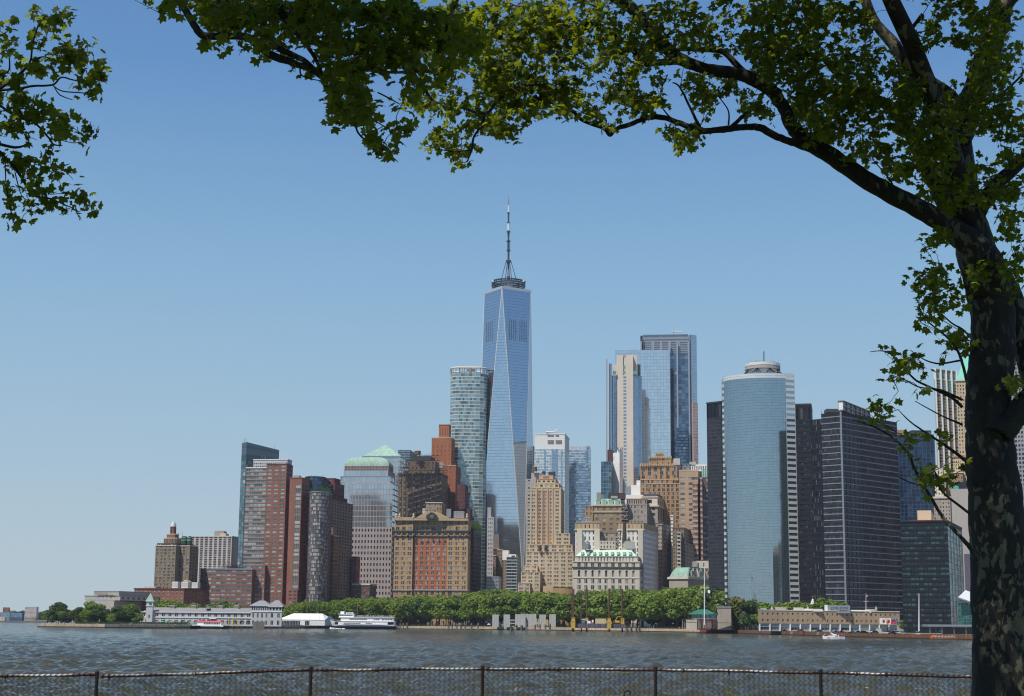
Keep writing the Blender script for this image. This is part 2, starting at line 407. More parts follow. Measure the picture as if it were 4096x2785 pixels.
# ---------------------------------------------------------------- far bank on the left
FARM = wallm('far_blue_glass', (0.10, 0.20, 0.26), .2)
FD = 2600
def far_box(label, x0, x1, y0, y1, mat, D, sp, name='apartment_building', dep=40, a=8):
    b = Bld(name, label, 'building', D, x0, 60); b.root['group'] = 'buildings on the far bank'
    b.block(x0, x1 - (x1 - x0) * .15, x1, y0, D, a, mat, sp, None, dep=None, zb=GZ if y1 is None else zat(x0, y1, D)); b.finish(); return b
wd = dict(glass=G_DARK, rec=.4)
far_box('small red brick block on the far bank, leftmost on the horizon', 12, 40, 2430, None, REDB, 2900, S(6, 5, .5, .5, **wd))
far_box('wide pink and white slab building on the wooded far hill', 100, 155, 2428, None, PINK, 2900, S(11, 5, .5, .5, **wd))
far_box('low teal glass office building on the far bank beside the dark blue one', 2, 46, 2450, None, FARM, 2650, S(8, 6, .8, .7, glass=G_BLUE, rec=.2))
far_box('dark blue glass office block on the far bank', 42, 97, 2452, None, wallm('far_navy', (0.05, 0.10, 0.20), .2), 2640, S(10, 6, .8, .7, glass=G_BLUE, rec=.2))
far_box('beige low building with tall windows at the far left waterside', -30, 27, 2468, None, LIME, 2610, S(9, 20, .4, .8, **wd))
far_box('low white rowhouses along the far waterside', 96, 178, 2484, None, WHITE, 2600, S(14, 6, .4, .5, **wd))
far_box('grey concrete terraced building behind the white rowhouses on the far bank', 98, 150, 2470, None, GREYST, 2680, S(8, 6, .7, .4, **wd))

# ---------------------------------------------------------------- museum of stacked slabs
b = Bld('museum', 'low grey stone museum of stacked slabs with a glass band and hanging plants', 'building', 1480, 480)
MUS = wallm('museum_stone', (0.40, 0.36, 0.32), .1); MUSD = MUS
b.block(339, 456, 590, 2405, 1480, 12, MUS, S(1, 20, .98, .12, rec=.3, glass=G_BLUE, nz=1), S(1, 20, .9, .12, rec=.3, glass=G_DULL, nz=1))
b.block(345, 460, 600, 2399, 1482, 12, G_BLUE, None, None, yb=2408, name='glass_band')
b.block(339, 481, 690, 2384, 1478, 12, MUS, None, S(10, 16, .35, .45, rec=.5, glass=G_DULL, nz=1), yb=2402, cor=(.6, .3, FR_G), name='slab_wall')
b.block(377, 476, 668, 2366, 1484, 12, MUS, None, None, yb=2384, cor=(.6, .3, FR_G), name='upper_wall')
c0 = P(388, 2382.5, 1483.0)
LET = plain('bronze_letters', (0.16, 0.13, 0.11))
for txt, xx, yy in (('LIVING MEMORIAL TO THE', 404, 2374.5), ('JEWISH HERITAGE', 408, 2381.5)):
    A, C, B_, E = b.plan(377, 476, 668, 2366, 1484, 12); u = (C - A) / np.linalg.norm(C - A); q = A + u * (np.linalg.norm(C - A) * (xx - 377) / 99.)
    z = zat(xx, yy, q[1]); n_ = np.array([u[1], -u[0]])
    M = Matrix(((u[0], 0, n_[0], q[0] + n_[0] * .05), (u[1], 0, n_[1], q[1] + n_[1] * .05), (0, 1, 0, z), (0, 0, 0, 1)))
    text_mesh(txt, 1.25, LET, M, b.root)
for k in range(5):
    xx = 400 + k * 14; p = P(xx, 2386, 1475); mb = MB()
    for i in range(30): a_ = p + rng.normal(0, [1.2, .3, .7]); mb.quad(a_, a_ + [.5, 0, 0], a_ + [.4, -.1, .6], a_ + [0, -.1, .5])
    b.part(mb, 'hanging_plant', wallm('hanging_green', (0.03, 0.07, 0.015), .3), kind='stuff')
b.finish()

# ---------------------------------------------------------------- brown tower with brick crown and round tank
b = Bld('apartment_tower', 'brown brick tower with a stepped red crown, round shaft and white cap', 'building', 1560, 700)
hz = S(5, 12.2, .6, .55, 2, .1, glass=G_DARK, kind='two', frame=FR_G)
b.block(623, 704, 722, 2182, 1560, 14, BROWN, hz, None, dep=None, cor=(.8, .4, LIME))
b.block(704, 714, 795, 2186, 1572, 14, DREDB, None, S(5, 12.2, .5, .5, 2, .1, glass=G_DARK, kind='two', frame=FR_G))
b.block(714, 760, 793, 2184, 1566, 14, BROWN, S(3, 12.2, .6, .55, 1, glass=G_DARK, kind='two', frame=FR_G), S(3, 12.2, .5, .55, glass=G_DULL), cor=(.8, .4, LIME))
b.block(628, 700, 790, 2173, 1575, 14, DREDB, S(8, 8, .6, .6, glass=G_DARK, nz=1), S(8, 8, .6, .6, glass=G_DARK, nz=1), yb=2184)
b.block(656, 706, 725, 2153, 1578, 14, BROWN, S(8, 20, .4, .7, glass=G_DULL, nz=1), None, yb=2175, cor=(.7, .4, LIME))
b.block(667, 700, 714, 2137, 1580, 14, REDB, None, None, yb=2154, cor=(.7, .4, LIME))
c = P(692, 2137, 1590); mb = MB(); mb.lathe(c, [(px(1590, 10), c[2]), (px(1590, 9), zat(692, 2107, 1590))], 10); b.part(mb, 'round_shaft', REDB)
z0, z1, z2 = zat(692, 2107, 1590), zat(692, 2094, 1590), zat(692, 2087, 1590)
mb = MB(); mb.lathe(c, [(px(1590, 11), z0), (px(1590, 11), z1), (px(1590, 5), z1 + .01), (px(1590, 4.4), z2)], 12); b.part(mb, 'white_cap', WHITE)
for k in range(6):
    a_ = k * math.pi / 3; mb = MB(); r_ = px(1590, 10.4)
    mb.tube([(c[0] + r_ * math.cos(a_), c[1] + r_ * math.sin(a_), c[2]), (c[0] + r_ * math.cos(a_), c[1] + r_ * math.sin(a_), z0)], .45, 5); b.part(mb, 'shaft_rib', DREDB)
b.mast(728, 2128, 2176, 1580, .8, FR_D); b.mast(714, 2130, 2152, 1580, 1.3, DREDB)
b.finish()

b = Bld('apartment_tower', 'long pale pink slab tower with vertical white piers beyond the brown tower', 'building', 1750, 860)
stripes = S(9, 8.8, .62, .72, glass=G_DULL, rec=.5, name='window')
A, C, B_, E, z0, z1 = b.block(762, 928, 957, 2146, 1750, 10, PINK, stripes, S(3, 8.8, .35, .5, glass=G_DULL), cor=(1, .5, LIME))
b.box(858, 895, 2124, 2147, 1770, 20, GREYST); b.box(880, 903, 2133, 2147, 1765, 20, CONC)
b.mast(900, 2118, 2135, 1770, .8, FR_D); b.finish()
b = Bld('round_tank_house', 'dark green round rooftop tank building beside the red crown', 'building', 1620, 746)
for xx, rr in ((737, 13), (758, 10)):
    c = P(xx, 2172, 1620); mb = MB(); mb.lathe(c, [(px(1620, rr), GZ), (px(1620, rr), zat(xx, 2150, 1620)), (px(1620, rr * .5), zat(xx, 2145, 1620))], 20); b.part(mb, 'round_tank', wallm('tank_green', (0.02, 0.09, 0.055), .2))
    mb = MB()
    for yy in (2153, 2159, 2165): z = zat(xx, yy, 1620); mb.lathe(c, [(px(1620, rr) + .3, z), (px(1620, rr) + .3, z + .5)], 20)
    b.part(mb, 'tank_band', COPPER)
b.finish()

b = Bld('apartment_building', 'long low red brick building with white rooftop boxes', 'building', 1530, 700)
lowb = S(11, 14, .3, .45, glass=G_DARK, frame=FR_W, kind='hung')
b.block(538, 736, 866, 2356, 1530, 9, REDB, lowb, S(10, 14, .3, .45, glass=G_DULL), cor=(1.2, .6, DREDB))
b.box(577, 622, 2347, 2357, 1540, 15, LIME)
for k, (x0, x1, y0) in enumerate(((688, 722, 2327), (725, 764, 2328), (767, 802, 2330))):
    b.block(x0, x0 + (x1 - x0) * .7, x1, y0, 1536, 9, WHITE, S(7, 20, .5, .75, rec=.15, glass=CONC, nz=1, name='louvre'), S(5, 20, .5, .75, rec=.15, glass=CONC, nz=1, name='louvre'), yb=2353, name='cooling_box')
    b.block(x0 + 2, x0 + (x1 - x0) * .7, x1 - 2, 2351, 1537, 9, REDB, None, None, yb=2358, name='box_base')
mb = MB(); p = [P(730, 2327, 1537), P(752, 2327, 1537), P(741, 2320, 1542)]; mb.poly(p); mb.poly([q + [0, 20, 0] for q in p][::-1]); mb.quad(p[0], p[2], p[2] + [0, 20, 0], p[0] + [0, 20, 0]); mb.quad(p[2], p[1], p[1] + [0, 20, 0], p[2] + [0, 20, 0]); b.part(mb, 'gable_roof', TAN)
b.finish()
b = Bld('brick_house', 'small orange brick building between the long low block and the curved podium', 'building', 1600, 840)
b.block(817, 858, 872, 2316, 1600, 9, wallm('orange_house_brick', (0.30, 0.12, 0.05), .15), S(7, 11, .5, .5, glass=G_DARK), None); b.block(806, 820, 830, 2330, 1590, 9, REDB, S(3, 11, .5, .5, glass=G_DARK), None); b.finish()

# ---------------------------------------------------------------- big brick and glass pair on the left
b = Bld('apartment_tower', 'tall brick and glass tower with a white crown and curved low podium', 'building', 1600, 1100)
PURP = wallm('purple_brick', (0.19, 0.11, 0.105), .15)
b.block(985, 1068, 1075, 1871, 1612, 10, wallm('balcony_spandrel', (0.27, 0.20, 0.19), .15), S(5, 15.3, .93, .62, glass=G_APT, frame=FR_W, kind='two', rec=.4), None, cor=(1, .4, WHITE))
b.block(1014, 1150, 1168, 1838, 1625, 10, wallm('crown_panel', (0.5, 0.5, 0.5), .08), S(16, 12, .7, .55, glass=G_APT, nz=2, top=10), S(6, 12, .7, .55, glass=G_APT, nz=2, top=10), yb=1872, name='crown', cor=(.8, .5, WHITE))
b.block(1067, 1147, 1172, 1857, 1600, 10, REDB, S(3, 15.3, .58, .52, glass=G_APT, frame=FR_W, kind='three'), S(9, 15.3, .5, .5, glass=G_DULL), cor=(.8, .3, DREDB))
pod = []
for k in range(9):
    t = k / 8; a_ = math.radians(180 + 92 * t); pod.append((P(900, 2300, 1590)[0] - 4 + 24 * math.cos(a_), 1608 + 24 * math.sin(a_)))
e1 = b.plan(900, 1012, 1030, 2276, 1590, 2); pod.append((e1[1][0], 1586)); pod.append((e1[1][0] + 2, 1630)); pod.append((pod[0][0], 1630))
zt = zat(900, 2277, 1590); psp = S(1, 15, .9, .5, glass=G_APT, frame=FR_W, kind='two', rec=.3)
b.ring(pod, GZ, zt, wallm('podium_brick', (0.22, 0.11, 0.09), .15), [psp] * 8 + [S(6, 15, .75, .5, glass=G_APT, frame=FR_W, kind='two')] + [None] * 2, 'podium_wall')
b.band(pod, zt, 1.2, .4, FR_G)
b.block(1010, 1060, 1075, 2262, 1596, 10, wallm('podium_brick', (0, 0, 0)), S(4, 15, .7, .5, glass=G_APT, frame=FR_W, kind='two'), None)
mb = MB()
for i in range(200):
    a_ = P(930, 2272, 1596) + rng.normal(0, [5, 1.5, 1.6]); mb.quad(a_, a_ + [.7, 0, 0], a_ + [.6, -.1, .7], a_ + [0, -.1, .6])
b.part(mb, 'roof_shrubs', wallm('maroon_leaves', (0.06, 0.015, 0.02), .3), kind='stuff')
b.mast(1048, 1822, 1838, 1625, 1, FR_G); b.mast(1060, 1824, 1838, 1625, 1, FR_G)
b.finish()

b = Bld('glass_tower', 'dark green glass tower with a slanted top behind the tall brick and glass tower', 'building', 1700, 1000, 300)
A, C, B_, E = b.plan(968, 987, 1118, 1766, 1700, 55)
# wedge: its roof slopes down to the right
DG = wallm('green_mullion', (0.05, 0.09, 0.095), .2, .3, .4)
z1 = zat(985, 1768, 1700); mb = MB(); za = zat(985, 1842, 1700)
gl_ = S(2, 15.3, .9, .9, glass=G_TEAL, rec=.1, name='glass_pane'); gr_ = S(14, 15.3, .92, .9, glass=glassm('slate_glass', (0.05, 0.085, 0.11), (0.12, 0.17, 0.19), .2, metal=.4), rec=.1, name='glass_pane')
b.facade(mb, A, C, GZ, za, gl_); b.facade(mb, C, B_, GZ, za, gr_); b.facade(mb, B_, E, GZ, za, None); b.facade(mb, E, A, GZ, za, None); b.part(mb, 'wall', DG)
zr = zat(1100, 1800, B_[1]); H = [z1, z1, zr, zr]; ptsw = [A, C, B_, E]
for lv in range(6):
    f0, f1 = lv / 6, (lv + 1) / 6; mb = MB()
    for i in range(4):
        p, q = ptsw[i], ptsw[(i + 1) % 4]; h0, h1 = H[i] - za, H[(i + 1) % 4] - za
        mb.quad((p[0], p[1], za + h0 * f0 + .15), (q[0], q[1], za + h1 * f0 + .15), (q[0], q[1], za + h1 * f1 - .15), (p[0], p[1], za + h0 * f1 - .15))
    if lv == 5: mb.poly([(p[0], p[1], h - .2) for p, h in zip(ptsw, H)])
    b.part(mb, 'crown_panel', MATS['slate_glass'])
mb = MB()
ins = [p * .997 + np.mean(ptsw, axis=0) * .003 for p in ptsw]
for i in range(4):
    p, q = ins[i], ins[(i + 1) % 4]; mb.quad((p[0], p[1], za), (q[0], q[1], za), (q[0], q[1], H[(i + 1) % 4] - .4), (p[0], p[1], H[i] - .4))
b.part(mb, 'crown_core', DG)
b.mast(977, 1752, 1768, 1702, 1.2, FR_G); b.mast(984, 1752, 1768, 1702, 1.2, FR_G); b.mast(1096, 1780, 1800, 1705, .7, FR_D); b.finish()

b = Bld('apartment_tower', 'red brick tower with a broad glazed strip, right of the white crowned tower', 'building', 1575, 1200)
b.block(1160, 1208, 1252, 1912, 1575, 13, REDB, S(1, 15.7, .62, .78, glass=G_APT, frame=FR_W, kind='three', cols=[(.5, .93)], top=26), S(8, 15.7, .5, .52, glass=G_DULL, frame=FR_D, top=20, kind='hung'), cor=(1, .4, REDB))
b.block(1173, 1198, 1205, 1902, 1590, 13, GREYST, None, None, yb=1913, name='plant_room')
b.block(1152, 1190, 1205, 2360, 1565, 13, REDB, S(2, 14, .6, .5, glass=G_DARK), S(2, 14, .5, .5, glass=G_DULL)); b.finish()

b = Bld('glass_tower', 'curved glass tower with thin red floor lines and a roof garden', 'building', 1660, 1280)
c = P(1279, 1972, 1572); rx, ry = px(1572, 41), 15.0
cur = [(c[0] + rx * math.cos(a_), c[1] + ry * math.sin(a_)) for a_ in [math.radians(180 + 180 * k / 10) for k in range(11)]] + [(c[0] + rx, c[1] + 20), (c[0] - rx, c[1] + 20)]
b.ring(cur, GZ, c[2], wallm('maroon_spandrel', (0.17, 0.06, 0.065), .2), [S(2, 15.2, .93, .74, glass=G_TEAL if k < 3 else G_APT, rec=.15, name='glass_pane') for k in range(10)] + [None] * 3)
b.band(cur, c[2], .8, .5, FR_G)
mb = MB()
for i in range(500):
    a_ = P(1282, 1966, 1572) + rng.normal(0, [4, 1.5, 1.5]); mb.quad(a_, a_ + [.9, 0, 0], a_ + [.8, -.2, .9], a_ + [0, -.2, .8])
GARD = wallm('roof_garden_green', (0.05, 0.11, 0.02), .4); b.part(mb, 'roof_garden', GARD, kind='stuff')
c = P(1262, 1912, 1612); rx = px(1612, 41)
cy = [(c[0] + rx * math.cos(a_), c[1] + 14 * math.sin(a_)) for a_ in [math.radians(175 + 190 * k / 8) for k in range(9)]] + [(c[0] + rx, c[1] + 25), (c[0] - rx, c[1] + 25)]
b.ring(cy, GZ, c[2], wallm('navy_mullion', (0.03, 0.05, 0.08), .2), [S(3, 15, .9, .85, glass=glassm('navy_glass', (0.05, 0.09, 0.16), (0.12, 0.2, 0.3), .2, metal=.6), rec=.1, name='glass_pane')] * 8 + [None] * 3, 'drum_wall'); b.band(cy, c[2], 1, .5, FR_D)
for k in range(9): b.mast(1228 + k * 8, 1904 - (k % 3) * 3, 1912, 1610, .7, FR_D)
b.finish()

b = Bld('apartment_tower', 'dark red brick tower with a round window in its stepped crown', 'building', 1760, 1350)
hs = S(6, 12.5, .5, .5, 1, glass=G_DARK, kind='hung', frame=FR_W)
b.block(1292, 1326, 1413, 1998, 1640, 13, wallm('mauve_brick', (0.22, 0.155, 0.115), .15), S(3, 12.5, .6, .5, 2, glass=G_DARK), S(8, 12.5, .5, .5, glass=G_DULL))
b.block(1290, 1328, 1390, 1982, 1652, 13, DREDB, S(3, 12.5, .6, .5, glass=G_DARK), S(6, 12.5, .5, .5, glass=G_DULL), yb=2005)
A, C, B_, E, z0, z1 = b.block(1290, 1340, 1378, 1932, 1665, 13, DREDB, None, S(6, 14, .5, .5, glass=G_DULL, nz=3), yb=1990)
b.block(1293, 1338, 1362, 1914, 1669, 13, DREDB, None, None, yb=1990, name='crown', cor=(.8, .3, DREDB))
pr = P(1316, 1934, 1664); mb = MB(); M_ = Matrix.Translation(pr) @ Matrix.Rotation(math.radians(-13), 4, 'Z') @ Matrix.Rotation(math.radians(90), 4, 'X')
r0 = px(1664, 11); ringp = [M_ @ Vector((r0 * math.cos(t), r0 * math.sin(t), 0)) for t in np.linspace(0, 2 * math.pi, 24, endpoint=False)]
for i in range(24): mb.tube([ringp[i], ringp[(i + 1) % 24]], .5, 4, cap=False)
b.part(mb, 'round_window_ring', REDB); mb = MB(); mb.poly(ringp); b.part(mb, 'round_window', G_NIGHT)
pr = P(1322, 1972, 1642); mb = MB(); mb.lathe(pr, [(px(1642, 17), pr[2] - 3), (px(1642, 17), pr[2] + 1), (px(1642, 12), pr[2] + 4), (px(1642, 4), pr[2] + 5)], 16); b.part(mb, 'glazed_vault', G_NIGHT)
b.finish()
b = Bld('apartment_tower', 'narrow tower with a sunlit orange brick strip in front of the round window tower', 'building', 1690, 1330)
b.block(1313, 1335, 1356, 2143, 1600, 13, wallm('strip_brick', (0.30, 0.14, 0.06), .15), S(2, 15, .5, .6, glass=G_DULL), S(5, 15, .5, .6, glass=G_NIGHT), cor=(1.2, .4, TAN))
b.block(1315, 1332, 1345, 2110, 1612, 13, BROWN, S(2, 12, .5, .5, glass=G_DARK), None); b.finish()

b = Bld('office_tower', 'broad granite and mirror glass tower with a green copper vaulted roof', 'building', 1850, 1500, 300)
stg = glassm('mirror_grey_glass', (0.46, 0.54, 0.60), metal=.8, prob=0, var=.10, wob=.03)
# lower punched stone, then glassier tiers
zc = zat(1570, 2110, 1850)
A, C, B_, E = b.plan(1400, 1573, 1595, 1884, 1850, 7)
mb = MB(); b.facade(mb, A, C, GZ, zc, S(14, 22.5, .44, .5, glass=G_DEEP, rec=.35)); b.facade(mb, C, B_, GZ, zc, S(2, 22.5, .44, .5, glass=G_DEEP)); b.facade(mb, B_, E, GZ, zc, None); b.facade(mb, E, A, GZ, zc, None); b.part(mb, 'lower_wall', GRAN)
zm = zat(1570, 1935, 1850)
mb = MB(); b.facade(mb, A, C, zc, zm, S(14, 22.5, .84, .84, glass=stg, rec=.15, name='glass_pane')); b.facade(mb, C, B_, zc, zm, S(3, 22.5, .9, .76, glass=stg, rec=.12)); b.facade(mb, B_, E, zc, zm, None); b.facade(mb, E, A, zc, zm, None); mb.poly([(p[0], p[1], zm) for p in (A, C, B_, E)]); b.part(mb, 'upper_wall', GRAN)
A2, C2, B2, E2, z0, z1 = b.block(1362, 1560, 1577, 1906, 1862, 7, wallm('crown_stone', (0.33, 0.33, 0.34), .1), S(18, 20, .8, .82, glass=stg, rec=.1, name='glass_pane'), S(3, 20, .8, .8, glass=stg, rec=.1))
b.block(1375, 1553, 1580, 1882, 1868, 7, MATS['crown_stone'], S(16, 20, .85, .85, glass=stg, rec=.1, nz=1, name='glass_pane'), None, yb=1908)
b.band([A2, C2, B2, E2], z1, .8, .3, FR_G)
A3, C3, B3, E3, z0, z3 = b.block(1378, 1556, 1574, 1864, 1876, 7, wallm('drum_stone', (0.22, 0.17, 0.15), .15), S(30, 10, .4, .6, glass=G_NIGHT, nz=2), None, yb=1884, name='drum_wall')
# vaulted copper roof in tapering tiers
top = [A3, C3, B3, E3]; cen = np.mean(top, axis=0); prev = [(p[0], p[1], z3) for p in top]; hz_ = zat(1450, 1826, 1876) - z3
mb = MB()
for k in range(1, 7):
    t = k / 6 * math.pi / 2; sc = 0.48 + 0.52 * math.cos(t) if k < 6 else .48; hh = math.sin(t) * hz_
    cur_ = [(cen[0] + (p[0] - cen[0]) * sc, cen[1] + (p[1] - cen[1]) * sc, z3 + hh) for p in top]
    for i in range(4): mb.quad(prev[i], prev[(i + 1) % 4], cur_[(i + 1) % 4], cur_[i])
    prev = cur_
mb.poly(prev); b.part(mb, 'copper_vault', COPPER)
mb = MB()
for k in range(1, 9):
    f = k / 9; base = A3 + (C3 - A3) * f; tp = np.array([cen[0] + ((base - cen)[0]) * .5, cen[1] + ((base - cen)[1]) * .5])
    pl = [np.array([*(base + (tp - base) * (1 - math.cos(s_ * math.pi / 2))), z3 + hz_ * math.sin(s_ * math.pi / 2) + .15]) for s_ in (0, .3, .6, .97)]; mb.tube(pl, .22, 4)
b.part(mb, 'roof_seams', plain('pale_copper', (0.33, 0.52, 0.42))); b.finish()
b = Bld('office_tower', 'mirror glass office tower topped by a green copper pyramid', 'building', 2000, 1540, 200)
A, C, B_, E, z0, z1 = b.block(1452, 1602, 1628, 1826, 2000, 7, GRAN, S(16, 22, .85, .85, glass=stg, rec=.1, name='glass_pane'), S(4, 22, .85, .85, glass=stg, rec=.1), cor=(1.5, 1, FR_G))
top = [A, C, B_, E]; cen = np.mean(top, axis=0); zp = zat(1540, 1772, 2000); mb = MB()
for i in range(4): p, q = top[i], top[(i + 1) % 4]; mb.quad((p[0], p[1], z1 + .8), (q[0], q[1], z1 + .8), (cen[0] + (q[0] - cen[0]) * .03, cen[1] + (q[1] - cen[1]) * .03, zp), (cen[0] + (p[0] - cen[0]) * .03, cen[1] + (p[1] - cen[1]) * .03, zp))
b.part(mb, 'pyramid_roof', COPPER)
mb = MB()
for k in range(0, 11):
    f = k / 10; base = A + (C - A) * f; mb.tube([(base[0], base[1], z1 + .9), (cen[0], cen[1], zp + .1)], .25, 4)
b.part(mb, 'roof_seams', MATS['pale_copper'])
b.block(1592, 1640, 1668, 1800, 2050, 7, CHAR, S(10, 10, .8, .6, glass=G_BLUE), None); b.finish()
b = Bld('brick_house', 'small red brick block at the foot of the granite tower', 'building', 1640, 1425)
b.block(1406, 1425, 1441, 2226, 1700, 13, wallm('rose_brick', (0.22, 0.07, 0.06), .15), S(3, 13, .5, .5, glass=G_DARK), S(3, 13, .5, .5, glass=G_DARK)); b.finish()
b = Bld('apartment_building', 'low brown brick block half hidden by park trees below the granite tower', 'building', 1600, 1460)
b.block(1410, 1479, 1505, 2338, 1600, 13, wallm('low_brown_brick', (0.13, 0.075, 0.06), .15), S(9, 13, .5, .5, glass=G_DARK), S(4, 13, .5, .5, glass=G_DARK), cor=(1.5, .6, LIME)); b.finish()

# ---------------------------------------------------------------- tower wrapped in scaffold
b = Bld('scaffolded_tower', 'ornate brown tower wrapped in dark scaffolding with a rooftop water tank', 'building', 1830, 1690)
A, C, B_, E, z0, z1 = b.block(1596, 1765, 1790, 1897, 1830, 8, wallm('soot_brick', (0.20, 0.135, 0.08), .3), S(10, 22, .4, .5, glass=G_DARK), S(2, 22, .4, .5, glass=G_DULL), cor=(2, 1, DKROOF))
b.block(1628, 1740, 1762, 1845, 1836, 8, MATS['soot_brick'], S(7, 18, .4, .5, glass=G_DARK), None, yb=1900)
b.block(1650, 1722, 1740, 1824, 1842, 8, DKROOF, None, None, yb=1850, name='mansard_roof')
b.box(1612, 1634, 1867, 1890, 1828, 8, LIME); b.box(1757, 1772, 1850, 1872, 1834, 8, GREYG)
b.tank(1670, 1800, 1826, 1834, 13, WOODT, plain('tank_cap', (0.45, 0.30, 0.14)))
SCAF = plain('scaffold_steel', (0.045, 0.035, 0.035), .6)
def scaffold(x0, x1, y0, y1, D, dx, dy, jitter=.5, nm='scaffold_bay'):
    mb = MB(); nx = int((x1 - x0) / dx); nz = int((y1 - y0) / dy)
    for i in range(nx + 1):
        x = x0 + (x1 - x0) * i / nx
        for dd in (0, -2.0): mb.tube([P(x, y1, D + dd), P(x, y0 + rng.random() * dy * 1.5, D + dd)], .16, 3, cap=False)
    for j in range(nz + 1):
        y = y0 + (y1 - y0) * j / nz
        mb.tube([P(x0, y, D), P(x1, y, D)], .15, 3, cap=False); mb.tube([P(x0, y, D - 2), P(x1, y, D - 2)], .15, 3, cap=False)
        a_, b2 = P(x0, y, D), P(x1, y, D)
        if j % 2 == 0: mb.box(a_[0], b2[0], D - 2, D, a_[2] - .1, a_[2] + .1)
        for i in range(nx):
            if rng.random() < jitter:
                x = x0 + (x1 - x0) * i / nx; mb.tube([P(x, y, D - 2), P(x + dx, y - dy, D - 2)], .12, 3, cap=False)
    o = b.part(mb, nm, SCAF); return o
scaffold(1590, 1790, 1880, 2100, 1822, 8, 11); scaffold(1632, 1757, 1822, 1882, 1826, 7, 9, .8); scaffold(1596, 1632, 1846, 1882, 1826, 7, 10); scaffold(1757, 1792, 1862, 1882, 1826, 7, 10)
net = glassm('scaffold_net', (0.02, 0.018, 0.018), prob=0)
for k in range(8): mb = MB(); x = 1598 + k * 24 + rng.random() * 8; y = 1884 if k % 2 else 1900; mb.quad(P(x, 2100, 1819.5), P(x + 3.5, 2100, 1819.5), P(x + 3.5, y, 1819.5), P(x, y, 1819.5)); b.part(mb, 'netting_strip', net)
b.finish()

# ---------------------------------------------------------------- red stepped brick tower
b = Bld('brick_tower', 'stepped red brick tower between the scaffolding and the curved glass tower', 'building', 1880, 1790)
RB2 = wallm('sunlit_red_brick', (0.31, 0.115, 0.055), .18)  # stronger red than the shared brick
b.block(1722, 1823, 1843, 1862, 1880, 8, RB2, S(3, 17, .13, .5, 2, .3, glass=G_DARK, mar=.08), S(2, 17, .3, .5, glass=G_DULL), cor=(1.2, .3, TAN))
b.block(1727, 1806, 1820, 1752, 1886, 8, RB2, S(5, 17, .14, .5, 2, .3, glass=G_DARK, top=25), None, yb=1864, cor=(1.2, .3, TAN))
b.block(1756, 1797, 1804, 1700, 1890, 8, RB2, S(4, 60, .12, .55, glass=DREDB, nz=1, rec=.4, name='slot'), None, yb=1754, cor=(1.2, .3, RB2)); b.finish()
b = Bld('brick_tower', 'shaded dark red brick block stepping down beside the curved glass tower', 'building', 1850, 1860)
b.block(1828, 1860, 1873, 1938, 1850, 8, DREDB, S(4, 16, .4, .5, glass=G_DULL), S(2, 16, .4, .5, glass=G_DULL)); b.block(1868, 1880, 1890, 2034, 1840, 8, DREDB, S(2, 16, .4, .5, glass=G_DULL), None); b.finish()

# ---------------------------------------------------------------- curved glass tower (rounded corners)
b = Bld('glass_tower', 'tall rounded green glass tower with an open oval ring at the top', 'building', 1930, 1870, 300)
zt = zat(1870, 1500, 1930); x0 = P(1803, 1500, 1930)[0]; x1 = P(1950, 1500, 1930)[0]; y0 = 1915; r = 11
pl = [(x0, y0 + 36)]
pl += [(x0 + r + r * math.cos(math.radians(180 + a_)), y0 + r + r * math.sin(math.radians(180 + a_))) for a_ in (0, 22, 45, 68, 90)]
pl += [(x1 - 14 + 14 * math.cos(math.radians(270 + a_)), y0 + 14 + 14 * math.sin(math.radians(270 + a_))) for a_ in (0, 22, 45, 68, 90)]
pl += [(x1, y0 + 36)]
G50 = glassm('sea_glass', (0.20, 0.31, 0.33), (0.42, 0.50, 0.46), .18, metal=.6, var=.6, wob=.03)
gs = lambda n: S(n, 14.2, .96, .76, glass=G50, rec=.12, name='glass_pane')
BND = plain('floor_band', (0.62, 0.61, 0.55), .4, .3)
b.ring(pl, GZ, zt, BND, [None] + [gs(1)] * 4 + [gs(9)] + [gs(1)] * 4 + [None, None])
zr = zat(1870, 1478, 1930)
mb = MB(); mb.tube([(p[0], p[1], zr) for p in pl + [pl[0]]], 1.1, 6, cap=False); b.part(mb, 'top_ring', plain('ring_cream', (0.68, 0.60, 0.50)))
mb = MB()
for p in pl: mb.tube([(p[0], p[1], zt), (p[0], p[1], zr)], .5, 4)
for k in range(8): xx = x0 + 12 + k * (x1 - x0 - 26) / 7; mb.tube([(xx, y0, zt), (xx, y0, zr)], .4, 4)
b.part(mb, 'ring_posts', FR_G)
b.box(1840, 1905, 1486, 1502, 1935, 14, GREYG); b.box(1870, 1900, 1476, 1488, 1936, 8, CONC)
mb = MB(); mb.tube([P(1856, 1471, 1934), P(1905, 1470, 1934)], 1.1, 6); mb.tube([P(1880, 1490, 1934), P(1880, 1471, 1934)], 1, 6); b.part(mb, 'window_cleaning_crane', GREYG)
b.block(1935, 1946, 1955, 1560, 1938, 5, FR_G, S(2, 14.2, .8, .7, glass=G50, rec=.2), S(1, 14.2, .8, .7, glass=G50, rec=.2), name='side_wall'); b.finish()

